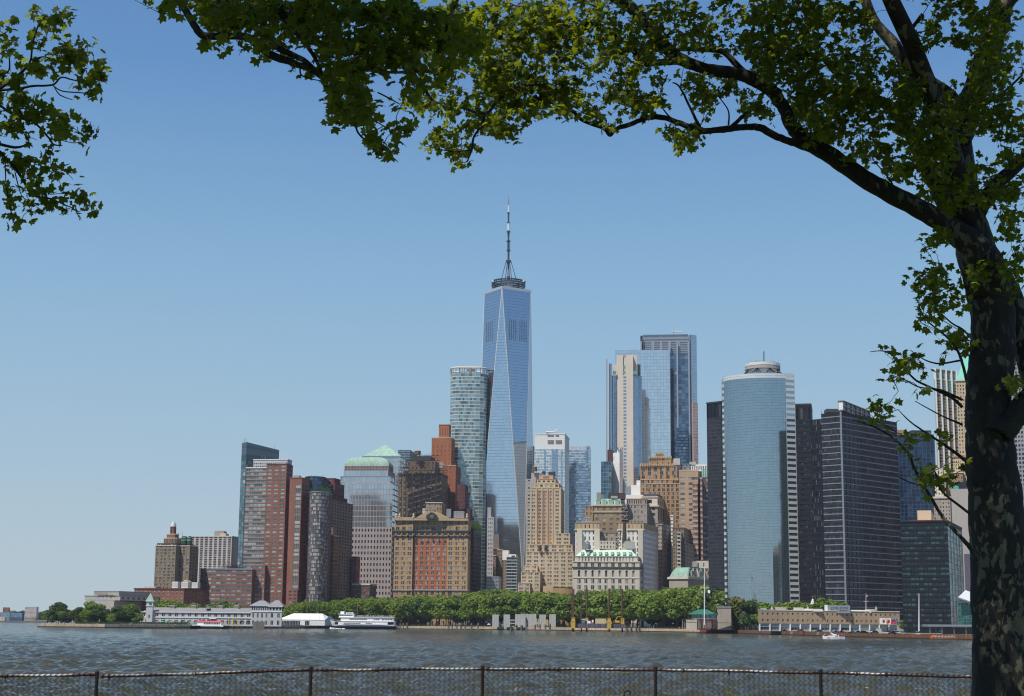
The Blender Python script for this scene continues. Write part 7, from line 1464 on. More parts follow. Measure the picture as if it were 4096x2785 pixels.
mb = MB(); mb.tube([P(3738, 2541, 798), P(3822, 2543, 798)], .16, 4); mb.box(P(3735, 2560, 797)[0], P(3830, 2560, 797)[0], 797, 801, .4, 1.3); mb.build('gangway_float', RUSTW, ra)
mb = MB(); p = P(3735, 2548, 812); mb.box(p[0] - 1.1, p[0] + 1.1, 812, 814, p[2] - 1, p[2] + .3); mb.box(p[0] - .7, p[0] + .7, 812, 814, p[2] + .3, p[2] + .9); tag(mb.build('equipment_box', plain('safety_orange', (0.75, 0.20, 0.02))), 'bright orange equipment box beside the white gangway posts', 'box')
mb = MB(); p = P(3517, 2530, 880); mb.box(p[0] - 1.4, p[0] + 1.2, 880, 882, GZ, GZ + 2.6); mb.box(p[0] - 1.5, p[0] + 1.3, 879.9, 882.1, GZ + 2.6, GZ + 2.75); tag(mb.build('white_cabinet', LIME), 'cream utility cabinet among the parked cars at the water edge', 'cabinet')

# ---------------------------------------------------------------- parked cars
def car_tree(col, label, x, y, sc=1.0, suv=False, rz=0):
    c = atz(x, y, GZ); t = thing('parked_car', label, 'car', (c[0], c[1], GZ), 'cars parked along the quay'); t.rotation_euler = (0, 0, rz); t.scale = (sc,) * 3
    nm = 'suv' if suv else 'sedan'
    if nm not in CARS:
        h = 1.0 if suv else .85; prof = [(-2.2, .35), (2.2, .35), (2.25, .8), (2.1, h), (1.2, h + .05), (-1.3, h + .05), (-2.15, h - .08), (-2.25, .7)]
        g = [(-1.35, h + .05), (1.35 if suv else 1.25, h + .05), (1.75 if suv else .8, h + .03), (1.65 if suv else .55, h + .62), (-.45, h + .62)]
        def ext(pr, w, w2=None): mb = MB(); n_ = len(pr); mb.poly([(a_, -w, b2) for a_, b2 in pr]); mb.poly([(a_, w, b2) for a_, b2 in pr][::-1]); [mb.quad((pr[i][0], -w, pr[i][1]), (pr[i][0], w, pr[i][1]), (pr[(i + 1) % n_][0], w, pr[(i + 1) % n_][1]), (pr[(i + 1) % n_][0], -w, pr[(i + 1) % n_][1])) for i in range(n_)]; return mb
        cab_ = [(-1.2, h + .05), (1.7 if suv else 1.15, h + .05), (1.55 if suv else .5, h + .6), (-.45, h + .6)]; rf_ = [(-.5, h + .6), (1.6 if suv else .55, h + .6), (1.5 if suv else .45, h + .68), (-.4, h + .68)]
        CARS[nm] = (ext(prof, .88), ext(cab_, .76), ext(rf_, .72))
    mt = plain('car_paint_' + col[0], col[1], .3, .2, 0.02)
    for part_, mbx, m_ in (('body', CARS[nm][0], mt), ('cabin_glass', CARS[nm][1], G_NIGHT), ('roof', CARS[nm][2], mt)):
        key = nm + part_ + col[0]
        if key not in CARS: CARS[key] = mbx.mesh(part_, m_)
        o = bpy.data.objects.new(part_, CARS[key]); COL.objects.link(o); o.parent = t
    if 'wheel' not in CARS: mb = MB(); mb.lathe((0, 0, 0), [(.33, -.11), (.33, .11)], 12); mb.lathe((0, 0, 0), [(.19, -.13), (.19, .13)], 10, 1); CARS['wheel'] = mb.mesh('wheel', [plain('tyre', (0.02, 0.02, 0.02)), FR_G]); mb = MB(); mb.box(-.06, .06, -.16, .16, -.08, .08); CARS['lamp'] = mb.mesh('headlight', WHITE)
    for sx in (-1.4, 1.4):
        for sy in (-.82, .82): o = bpy.data.objects.new('wheel', CARS['wheel']); COL.objects.link(o); o.parent = t; o.location = (sx, sy, .33); o.rotation_euler = (math.pi / 2, 0, 0)
    for sy in (-.6, .6): o = bpy.data.objects.new('headlight', CARS['lamp']); COL.objects.link(o); o.parent = t; o.location = (-2.22, sy, .68)
CARS = {}
RD_, DKc, BLc, WHc, SLc, TLc = ('maroon', (0.17, 0.02, 0.03)), ('black', (0.02, 0.02, 0.025)), ('blue', (0.04, 0.10, 0.22)), ('white', (0.7, 0.7, 0.7)), ('silver', (0.35, 0.36, 0.38)), ('teal', (0.03, 0.09, 0.10))
for (col, x, y, suv, rz, lb) in ((RD_, 3048, 2524, True, .1, 'dark red car, leftmost on the quay'), (DKc, 3137, 2527, False, 0, 'black low car alone on the quay'), (RD_, 3202, 2527, False, 0, 'dark red car alone before the ground floor windows'), (TLc, 3275, 2530, True, 0, 'dark teal car left of the sailing boat mast'), (SLc, 3292, 2526, False, 0, 'silver car parked behind the dark teal one'), (BLc, 3345, 2533, False, 0, 'blue car just right of the sailing boat mast'), (RD_, 3366, 2533.5, False, 0, 'red car touching the blue car on the quay'), (DKc, 3410, 2534.5, False, 0, 'black car, first of a dark trio on the quay'), (BLc, 3433, 2535, False, 0, 'dark blue car in the middle of the dark trio'), (DKc, 3456, 2535.5, True, 0, 'black high car, last of the dark trio'), (WHc, 3490, 2532, True, 0, 'white high car parked behind the cream cabinet'), (TLc, 3498, 2536, True, 0, 'dark teal high car left of the cream cabinet'), (WHc, 3545, 2537, False, 0, 'white car just right of the cream cabinet'), (DKc, 3552, 2533, True, 0, 'black high car in the back row under the banner'), (WHc, 3575, 2533, True, 0, 'white high car in the back row under the banner'), (DKc, 3572, 2538, False, 0, 'black car in front of the white high car'), (WHc, 3590, 2537, True, 0, 'white car at the corner of the tan building'), (SLc, 3612, 2538, False, 0, 'silver car by the grey shed'), (WHc, 3670, 2541, False, 1.5, 'white car seen head on below the tall white pole')):
    car_tree(col, lb, x, y, .95 + .1 * rng.random(), suv, rz + (math.pi if rng.random() < .5 else 0))
car_tree(DKc, 'black high car beside the first granite slab in the park', 1963 + 55, 2509, 1, True)
# walkers and lamp posts on the promenade
wk = people_mesh(1, (0, 0), (0, 0), 0, 'person', None, 12); wm = [wk.data]; bpy.data.objects.remove(wk)
for s_ in (14, 19, 23): o = people_mesh(1, (0, 0.01), (0, .01), 0, 'person', None, s_); wm.append(o.data); bpy.data.objects.remove(o)
PE_ = []
for k in range(34):
    x = rng.uniform(1500, 2750) if k % 3 else rng.uniform(520, 1110); D = shore_at(x) + 4 + rng.random() * 5; c = P(x, 2500, D); o = bpy.data.objects.new('person', wm[k % 4]); COL.objects.link(o); o.location = (c[0], D, GZ); o.rotation_euler = (0, 0, rng.random() * 6); o.scale = (1.15,) * 3; tag(o, 'x', 'person', 'people on the far promenade'); PE_.append((o, x, 'tiny figure on the far promenade'))
relabel(PE_)
mb = MB(); mb.tube([(0, 0, 0), (0, 0, 4.2)], [.12, .07], 6); mb.lathe((0, 0, 0), [(.12, 4.2), (.28, 4.4), (.3, 4.8), (.05, 5.1)], 8, 1); lme = mb.mesh('street_lamp', [FR_D, WHITE])
LP_ = []
for x in list(range(1400, 2760, 68)): D = shore_at(x) + 8; c = P(x, 2500, D); o = bpy.data.objects.new('street_lamp', lme); COL.objects.link(o); o.location = (c[0], D, GZ); tag(o, 'x', 'street lamp', 'promenade lamp posts'); LP_.append((o, x, 'small promenade lamp post'))
relabel(LP_)
for x, cc_, lb in ((1955, BW, 'white sunshade left of the first granite slab'), (2012, plain('shade_green', (0.10, 0.35, 0.2)), 'green and white sunshade between the first two granite slabs'), (649, plain('shade_mint', (0.05, 0.45, 0.3)), 'mint green sunshade before the white pier building'), (1840, plain('shade_blue', (0.05, 0.2, 0.5)), 'blue sunshade under the park trees')):
    D = shore_at(x) + 10; c = P(x, 2500, D); t = thing('sunshade', lb, 'umbrella', (c[0], D, GZ)); mb = MB(); mb.lathe((c[0], D, 0), [(1.9, GZ + 2.3), (.1, GZ + 3.1)], 10); mb.build('canopy', cc_, t); mb = MB(); mb.tube([(c[0], D, GZ), (c[0], D, GZ + 2.4)], .06, 5); mb.build('pole', FR_D, t)
b = Bld('fort', 'low round brown sandstone fort wall glimpsed between park tree trunks', 'fort', 1540, 1610, 10)
mb = MB(); c = P(1610, 2500, 1560); mb.lathe(c, [(24, GZ), (24, zat(1610, 2462, 1536)), (22, zat(1610, 2462, 1536))], 30); b.part(mb, 'fort_wall', wallm('brownstone', (0.20, 0.09, 0.06), .2))
# ---------------------------------------------------------------- near bank: ground, fence
ISL = 4.78
mb = MB(); mb.prism([(-300, -250), (300, -250), (300, 30.4), (-300, 30.4)][0:4], -1.0, ISL); mb.build('near_ground', wallm('island_turf', (0.07, 0.085, 0.035), .4, 1, streak=False), kind='structure')
FWIRE = wallm('rusty_wire', (0.035, 0.022, 0.018), .4, 8, .6, .3)
def railm():
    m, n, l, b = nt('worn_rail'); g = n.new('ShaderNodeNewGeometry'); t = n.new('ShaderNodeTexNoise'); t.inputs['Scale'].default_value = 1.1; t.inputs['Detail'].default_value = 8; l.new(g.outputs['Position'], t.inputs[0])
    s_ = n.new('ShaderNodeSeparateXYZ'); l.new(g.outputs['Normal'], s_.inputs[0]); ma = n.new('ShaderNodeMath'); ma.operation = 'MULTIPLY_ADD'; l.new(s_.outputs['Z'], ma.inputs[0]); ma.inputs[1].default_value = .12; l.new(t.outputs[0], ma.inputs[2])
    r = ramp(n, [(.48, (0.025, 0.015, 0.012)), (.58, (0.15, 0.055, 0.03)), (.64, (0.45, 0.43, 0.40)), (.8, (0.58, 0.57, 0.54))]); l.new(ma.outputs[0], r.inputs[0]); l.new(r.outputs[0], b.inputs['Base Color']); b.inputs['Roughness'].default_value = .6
    bp = n.new('ShaderNodeBump'); bp.inputs['Distance'].default_value = .01; l.new(t.outputs[0], bp.inputs['Height']); l.new(bp.outputs[0], b.inputs['Normal']); return m
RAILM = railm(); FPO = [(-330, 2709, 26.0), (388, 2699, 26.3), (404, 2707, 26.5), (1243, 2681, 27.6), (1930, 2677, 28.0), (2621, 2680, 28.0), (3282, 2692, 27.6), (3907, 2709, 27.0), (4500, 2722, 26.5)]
fpt = [P(*p) for p in FPO]; fence = thing('chain_link_fence', 'rusty chain link fence with worn white top rail along the near bank', 'fence', (float(fpt[4][0]), 28.0, ISL))
for i, p in enumerate(fpt):
    if i in (0, 2, 8): continue
    mb = MB(); mb.tube([(p[0], p[1], ISL - .1), (p[0], p[1], p[2] + (.03 if i != 1 else .05))], .030, 10); mb.lathe(p, [(.036, p[2] + .0), (.036, p[2] + .05), (.012, p[2] + .075)], 10); mb.build('fence_post', FWIRE, fence)
for i in range(len(fpt) - 1):
    if i == 1: continue
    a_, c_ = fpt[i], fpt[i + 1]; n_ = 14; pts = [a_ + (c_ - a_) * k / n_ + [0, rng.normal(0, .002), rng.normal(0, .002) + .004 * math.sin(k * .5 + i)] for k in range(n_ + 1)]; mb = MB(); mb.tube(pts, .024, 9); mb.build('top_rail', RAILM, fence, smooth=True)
    mb = MB()
    for k in range(int(np.linalg.norm(c_ - a_) / 1.1)):
        q = a_ + (c_ - a_) * (k + rng.random() * .6) / (np.linalg.norm(c_ - a_) / 1.1); w = .012 + .02 * rng.random(); mb.tube([q - [w, 0, 0], q + [w, 0, rng.normal(0, .003)]], .033 + .006 * rng.random(), 7)
        if rng.random() < .25: mb.tube([q, q + [rng.normal(0, .01), -.03, -.05 - .05 * rng.random()]], [.02, .006], 5)
    mb.build('rust_scabs', FWIRE, fence)
    L = np.linalg.norm((c_ - a_)[:2]); pitch = .088; n_ = int(L / pitch); hgt = 1.15; V = []; F = []; u = (c_ - a_) / L; u[2] = 0
    def wire(pts, r=.0078):
        k0 = len(V)
        for p in pts:
            for j in range(3): t = j * 2.094; V.append((p[0] + u[0] * r * math.cos(t), p[1] - r * math.sin(t), p[2]))
        for q in range(len(pts) - 1):
            for j in range(3): F.append((k0 + q * 3 + j, k0 + q * 3 + (j + 1) % 3, k0 + q * 3 + 3 + (j + 1) % 3, k0 + q * 3 + 3 + j))
    st_ = int(hgt / (pitch * .5)); sag = lambda x: .012 * math.sin(x * 2.3 + i)
    for k in range(n_):
        x0 = k * pitch; zt = a_[2] + (c_[2] - a_[2]) * x0 / L + .045; pts = []
        for q in range(st_ + 1):
            off = (pitch * .52) * (1 if q % 2 == 0 else 0); s_ = x0 + off + sag(x0); pts.append((a_[0] + u[0] * s_, a_[1] + u[1] * s_ - (.006 if q % 2 else -.006) - .028, zt - q * pitch * .5 + rng.normal(0, .0015)))
        wire(pts); pts2 = [(p[0] + u[0] * pitch * .52 * (-1 if q % 2 == 0 else 1), p[1] + .004, p[2]) for q, p in enumerate(pts)]
        if False: wire(pts2)
    if F: obj('chain_link_mesh', np_mesh('chain_link_mesh', np.array(V), np.array(F), FWIRE), fence, kind='stuff')
c = P(2510, 2768, 26); mb = MB(); mb.tube([c + [-.06, 0, -.15], c + [-.05, 0, .0], c + [0, 0, .02], c + [.05, 0, 0], c + [.04, 0, -.05]], .015, 7); tag(mb.build('bent_pipe', FWIRE), 'small bent rusty hook sticking up in front of the fence at the bottom edge', 'pipe')

# ---------------------------------------------------------------- near trees
def barkm():
    m, n, l, b = nt('plane_bark'); g = n.new('ShaderNodeNewGeometry'); mp = n.new('ShaderNodeMapping'); mp.inputs['Scale'].default_value = (1, 1, .55); l.new(g.outputs['Position'], mp.inputs[0])
    nz = n.new('ShaderNodeTexNoise'); nz.inputs['Scale'].default_value = 6; nz.inputs['Detail'].default_value = 5; l.new(mp.outputs[0], nz.inputs[0])
    mv = n.new('ShaderNodeMix'); mv.data_type = 'VECTOR'; mv.inputs[0].default_value = .2; l.new(mp.outputs[0], mv.inputs[4]); l.new(nz.outputs['Color'], mv.inputs[5])
    v = n.new('ShaderNodeTexVoronoi'); v.inputs['Scale'].default_value = 23; l.new(mv.outputs[1], v.inputs[0])
    sp = n.new('ShaderNodeSeparateColor'); l.new(v.outputs['Color'], sp.inputs[0]); big = n.new('ShaderNodeTexNoise'); big.inputs['Scale'].default_value = 1.3; l.new(g.outputs['Position'], big.inputs[0])
    ad = n.new('ShaderNodeMath'); ad.operation = 'MULTIPLY_ADD'; l.new(sp.outputs[0], ad.inputs[0]); ad.inputs[1].default_value = .55; l.new(big.outputs[0], ad.inputs[2])
    r = ramp(n, [(.45, (0.014, 0.012, 0.010)), (.70, (0.024, 0.021, 0.016)), (.955, (0.030, 0.027, 0.019)), (.985, (0.09, 0.085, 0.055)), (1.0, (0.17, 0.16, 0.10))]); r.color_ramp.interpolation = 'CONSTANT' if False else 'LINEAR'
    l.new(ad.outputs[0], r.inputs[0]); mm = n.new('ShaderNodeMix'); mm.data_type = 'RGBA'; mm.blend_type = 'MULTIPLY'; mm.inputs[0].default_value = .7; l.new(r.outputs[0], mm.inputs[6]); l.new(nz.outputs[0], mm.inputs[7])
    gm = n.new('ShaderNodeGamma'); gm.inputs[1].default_value = 1.0; l.new(mm.outputs[2], gm.inputs[0]); l.new(gm.outputs[0], b.inputs['Base Color']); b.inputs['Roughness'].default_value = .85
    bp = n.new('ShaderNodeBump'); bp.inputs['Distance'].default_value = .05; bp.inputs['Strength'].default_value = 1; l.new(ad.outputs[0], bp.inputs['Height']); l.new(bp.outputs[0], b.inputs['Normal']); return m
BARK = barkm(); TWIG = wallm('twig_bark', (0.075, 0.055, 0.038), .3, 6)
LEAFN = leafm('plane_leaf', (0.008, 0.024, 0.004), (0.10, 0.125, 0.014), (0.40, 0.47, 0.020), .38, .6)
def crom(pts, n=6):
    P_ = [np.array(p, float) for p in pts]; out = []
    for i in range(len(P_) - 1):
        p0, p1, p2, p3 = P_[max(i - 1, 0)], P_[i], P_[i + 1], P_[min(i + 2, len(P_) - 1)]
        for k in range(n): t = k / n; out.append(.5 * ((2 * p1) + (-p0 + p2) * t + (2 * p0 - 5 * p1 + 4 * p2 - p3) * t * t + (-p0 + 3 * p1 - 3 * p2 + p3) * t ** 3))
    out.append(P_[-1]); return out
class Tree:
    def __init__(s, root): s.root = root; s.nodes = []
    def limb(s, pts, D, name='limb', sides=12, n=7, rough=.05):
        w = []
        for p in pts: d = p[3] if len(p) > 3 else D; q = P(p[0], p[1], d); w.append([*q, p[2] * .5 * d / FPX])
        c = crom(w, n); r = [max(.003, x[3]) for x in c]; pp = [np.array(x[:3]) + rng.normal(0, .35, 3) * x[3] * rough * 3 for x in c]; mb = MB(); mb.tube(pp, r, sides)
        V = np.array(mb.v); cen = np.repeat(np.array(pp), sides, 0); dv = V - cen; f = 1 + rough * np.sin(V[:, 2] * 9 + V[:, 0] * 17) + rng.normal(0, rough * .5, len(V)); mb.v = [tuple(x) for x in cen + dv * f[:, None]]
        mb.build(name, BARK if sides > 6 else TWIG, s.root, smooth=True); s.nodes += [p for p in pp]; return pp
LEAFV = []
for a_, r_ in ((90, 1.0), (80, .74), (68, .62), (60, .70), (42, .96), (28, .72), (12, .58), (2, .68), (-18, .82), (-34, .60), (-60, .50), (-90, .16), (-120, .50), (214, .60), (198, .82), (178, .68), (168, .58), (152, .72), (138, .96), (120, .70), (112, .62), (100, .74)):
    LEAFV.append((r_ * math.cos(math.radians(a_)), r_ * math.sin(math.radians(a_)) + .12))
LEAFV = np.array([(0, .1)] + LEAFV); LV = np.c_[LEAFV, -.42 * np.abs(LEAFV[:, 0]) ** 1.3 - .22 * LEAFV[:, 1] ** 2]; nl = len(LV) - 1
LF = np.array([(0, 1 + k, 1 + (k + 1) % nl) for k in range(nl)])
def leaves(tr, specs, nparts=300, size=.075, dens=.4):
    "specs: (x, y, rx, ry, sprays, D, dD); sprays of leaves on twigs that grow from the nearest wood"
    nodes = list(tr.nodes); C_ = []; tw = MB(); allp = np.array(nodes)
    sp = []
    for s_ in specs:
        if len(s_) == 6 and s_[0] == 'vol':  # box of unseen leaves, added only to cast shade
            _, c, r, k, _, _ = s_
            for i in range(k): sp.append(np.array(c) + rng.uniform(-1, 1, 3) * np.array(r))
            continue
        x, y, rx, ry, k, D, dD = s_
        for i in range(max(1, int(round(k * (dens * (1.55 if x > 3100 and y < 900 else (.8 if x < 450 else 1))))))):
            a_ = rng.random() * 6.283; rr = math.sqrt(rng.random()); q = P(x + rx * rr * math.cos(a_), y + ry * rr * math.sin(a_), D + rng.uniform(-dD, dD))
            g_ = math.sin(q[0] * 5.1 + 1.7 * math.sin(q[2] * 3.7)) + math.sin(q[2] * 6.3 + q[1] * 2.9 + 1.3 * math.sin(q[0] * 4.1)) + math.sin(q[1] * 4.7 + q[0] * 2.2)
            if k < 30 or g_ > -.75: sp.append(q)
    sp = np.array(sp); d0 = np.array([np.min(np.linalg.norm(allp - p, axis=1)) for p in sp]); order = np.argsort(d0)
    buf = np.zeros((len(allp) + len(sp) * 2, 3)); buf[:len(allp)] = allp; nb = len(allp)
    for i in order:
        p = sp[i]; dd = np.linalg.norm(buf[:nb] - p, axis=1) ; j = int(np.argmin(dd)); q = buf[j]; L = dd[j]
        if L > .05:
            mid = (p + q) / 2 + rng.normal(0, .10, 3) * L + [0, 0, -.04 * L]; r0 = .0035 + .004 * min(L, 1.5); tw.tube([q, mid, p], [r0, r0 * .7, .0022], 4, cap=False); buf[nb] = mid; buf[nb + 1] = p; nb += 2
        k = 4 + int(rng.integers(0, 5)); dr = (p - q) / (L + 1e-6)
        for m in range(k):
            t = rng.random(); o = p - dr * t * min(L, .22) + rng.normal(0, .045, 3); nn = np.array([-.18, -.15, .62]) + rng.normal(0, .62, 3); nn /= np.linalg.norm(nn); tip = dr * .7 + rng.normal(0, .7, 3) + np.array([0, 0, -.45]); tip -= nn * (tip @ nn); tip /= np.linalg.norm(tip); sd_ = np.cross(tip, nn); s_ = size * (.62 + .65 * rng.random()); C_.append((o, sd_ * s_, tip * s_, nn * s_ * rng.uniform(.3, 1.4)))
    tw.build('twigs', TWIG, tr.root, kind='stuff')
    C_.sort(key=lambda c: c[0][1] if 0 < (c[0][2] - EYE) / c[0][1] < .42 else 1e3 + c[0][1]); base = np.array(tr.root.location); me0 = [np_mesh('leaf', LV * np.array([1, 1, f]), LF, LEAFN) for f in (.6, 1.2)]
    for i, (o, a_, b2, c2) in enumerate(C_[:nparts]):
        ob = bpy.data.objects.new('leaf', me0[i % 2]); COL.objects.link(ob); ob.parent = tr.root; s_ = np.linalg.norm(a_); n2 = c2 / np.linalg.norm(c2) * s_; l_ = o - base
        ob.matrix_basis = Matrix(((a_[0], b2[0], n2[0], l_[0]), (a_[1], b2[1], n2[1], l_[1]), (a_[2], b2[2], n2[2], l_[2]), (0, 0, 0, 1)))
    R = C_[nparts:]; O = np.array([c[0] for c in R]); A_ = np.array([c[1] for c in R]); B_2 = np.array([c[2] for c in R]); N_ = np.array([c[3] for c in R])
    V = O[:, None] + LV[None, :, 0:1] * A_[:, None] + LV[None, :, 1:2] * B_2[:, None] + LV[None, :, 2:3] * N_[:, None]; F = LF[None] + (np.arange(len(R)) * len(LV))[:, None, None]
    obj('foliage', np_mesh('foliage', V.reshape(-1, 3), F.reshape(-1, 3), LEAFN, np.repeat(rng.random(len(R)), len(LF))), tr.root, kind='stuff'); print('leaves', len(C_))
TDp = 17.0; tb = P(4015, 2785, TDp)
A_t = Tree(thing('plane_tree', 'big near plane tree with mottled trunk at the right edge and limbs arching overhead', 'tree', (float(tb[0]), TDp, ISL)))
A_t.limb([(4030, 3160, 330), (4022, 2900, 275), (4012, 2600, 235), (4000, 2300, 226), (3985, 2050, 215), (3965, 1850, 200), (3956, 1700, 186), (3955, 1550, 178), (3972, 1400, 182), (3968, 1250, 176), (3948, 1120, 185), (3905, 1000, 165), (3880, 880, 130)], TDp, 'trunk', 28, 7, .018)
A_t.limb([(3925, 1030, 130), (3860, 955, 112), (3770, 893, 88), (3640, 815, 80), (3500, 742, 76), (3370, 655, 72), (3285, 600, 70), (3215, 558, 66), (3165, 500, 56), (3135, 430, 54), (3088, 366, 56), (3030, 326, 58), (2946, 295, 52), (2852, 282, 50), (2781, 262, 48), (2712, 232, 52), (2640, 166, 54), (2568, 78, 52), (2497, 10, 50), (2390, -40, 46), (2200, -130, 40), (2000, -300, 30, 15)], 16.6, 'limb', 18, 6, .03)
A_t.limb([(3250, 588, 50), (3180, 572, 34), (3110, 548, 32), (3041, 512, 30), (2985, 508, 28), (2923, 514, 28), (2852, 522, 27), (2805, 523, 27), (2734, 500, 25), (2663, 472, 23), (2592, 471, 22), (2521, 498, 20), (2464, 516, 18), (2440, 541, 17), (2412, 514, 13), (2331, 482, 15), (2284, 440, 15), (2204, 410, 12), (2176, 374, 10), (2158, 338, 9), (2080, 300, 7), (1990, 290, 5)], 16.4, 'limb', 12, 5, .05)
A_t.limb([(2720, 246, 34), (2640, 250, 27), (2568, 258, 26), (2545, 220, 24), (2520, 186, 22), (2450, 138, 21), (2379, 90, 20), (2340, 96, 18), (2293, 116, 18), (2227, 72, 15), (2150, 40, 12), (2050, 20, 8)], 16.3, 'limb', 10, 5, .05)
A_t.limb([(3120, 380, 44), (3040, 330, 34), (2970, 284, 30), (2899, 212, 24), (2824, 199, 22), (2720, 196, 20), (2615, 200, 20), (2497, 204, 17), (2426, 222, 15), (2379, 265, 10), (2320, 275, 6)], 17.4, 'limb', 10, 5, .04)
A_t.limb([(3875, 940, 120), (3820, 850, 104), (3755, 740, 92), (3700, 640, 76), (3640, 530, 62), (3560, 430, 50), (3470, 380, 36), (3380, 330, 26), (3290, 230, 20), (3230, 130, 14), (3260, 20, 10)], 17.5, 'limb', 14, 6, .03)
A_t.limb([(3905, 1000, 130), (3868, 850, 120), (3850, 700, 112), (3830, 520, 96), (3805, 410, 84), (3700, 325, 68), (3625, 255, 58), (3570, 170, 52), (3506, 100, 44), (3468, 20, 42), (3440, -80, 38)], 17.8, 'limb', 14, 6, .03)
A_t.limb([(3835, 560, 110), (3872, 440, 104), (3920, 300, 100), (3965, 170, 104), (3995, 70, 100), (4015, -40, 96), (4030, -260, 80)], 17.6, 'limb', 16, 6, .03)
A_t.limb([(3890, 960, 90), (3912, 850, 70), (3980, 745, 60), (4050, 680, 52), (4140, 590, 48)], 16.8, 'limb', 12, 5, .03)
A_t.limb([(3965, 1110, 150), (4030, 1200, 126), (4075, 1310, 110), (4120, 1460, 104), (4180, 1700, 100)], 17.3, 'limb', 16, 6, .03)
A_t.limb([(3985, 1740, 130), (4040, 1690, 100), (4085, 1630, 96), (4150, 1560, 90)], 16.8, 'limb', 14, 5, .03)
A_t.limb([(3990, 50, 80), (4060, -30, 70), (4150, -90, 60)], 17.4, 'limb', 12, 4)
for pts, D in (([(3870, 1540, 12), (3850, 1457, 11), (3825, 1393, 10), (3781, 1343, 8), (3705, 1280, 6), (3673, 1216, 4)], 16.4), ([(3930, 1405, 12), (3857, 1324, 9), (3806, 1292, 7), (3750, 1240, 5), (3700, 1190, 4)], 16.4), ([(3850, 1630, 14), (3806, 1590, 12), (3711, 1545, 10), (3654, 1514, 8), (3597, 1444, 6), (3540, 1406, 5), (3480, 1408, 3)], 16.3), ([(3850, 1600, 11), (3760, 1560, 8), (3680, 1550, 6), (3620, 1520, 4)], 16.3),
               ([(3871, 1850, 15), (3801, 1796, 12), (3725, 1745, 9), (3643, 1689, 6), (3592, 1638, 3)], 16.2), ([(3910, 2240, 24), (3880, 2190, 18), (3833, 2138, 15), (3770, 2068, 14), (3725, 1992, 13), (3694, 1942, 12), (3656, 1872, 11), (3630, 1809, 10), (3554, 1739, 8), (3485, 1704, 6), (3412, 1680, 3)], 16.2), ([(3880, 2055, 12), (3770, 1967, 9), (3745, 1900, 7), (3720, 1850, 4)], 16.3),
               ([(3694, 1942, 8), (3640, 1930, 5), (3560, 1890, 3)], 16.2), ([(3850, 1440, 9), (3760, 1455, 7), (3700, 1440, 5), (3640, 1400, 3)], 16.3), ([(3850, 1700, 10), (3760, 1660, 6), (3660, 1605, 3)], 16.3), ([(2156, 341, 8), (2060, 350, 9), (1984, 412, 12), (1937, 454, 13), (1814, 421, 11), (1729, 402, 10), (1686, 331, 12), (1640, 284, 13)], 15.5), ([(1937, 454, 12), (1930, 495, 11), (1895, 549, 9), (1888, 596, 9), (1868, 648, 6)], 15.6), ([(1885, 600, 7), (1814, 606, 6), (1770, 600, 4), (1700, 585, 2)], 15.6), ([(2100, 345, 12), (2060, 420, 11), (2010, 480, 8), (1990, 520, 5)], 15.6),
               ([(2800, 510, 14), (2765, 440, 11), (2720, 350, 8), (2690, 330, 5)], 16.3), ([(2700, 490, 8), (2650, 430, 6), (2645, 360, 6), (2670, 300, 5)], 16.3), ([(2914, 500, 8), (2912, 440, 6), (2860, 370, 4)], 16.3), ([(2925, 510, 18), (2990, 450, 16), (3040, 410, 11), (3060, 340, 7)], 16.4), ([(3690, 60, 20), (3640, 130, 16), (3610, 250, 14)], 17.2), ([(3900, 440, 20), (4000, 380, 12), (4090, 300, 8)], 16.8), ([(3600, 810, 10), (3560, 720, 7), (3500, 650, 4)], 16.6), ([(3250, 560, 16), (3300, 480, 10), (3330, 400, 6)], 16.6)):
    A_t.limb(pts, D, 'branch', 7, 5, .06)
A_t.limb([(3900, 1000, 110, 17), (3700, 300, 80, 16), (3300, -500, 50, 14.5), (2900, -1100, 30, 13.5)], 16, 'limb', 10, 6)  # unseen limb reaching up to the added shading leaves
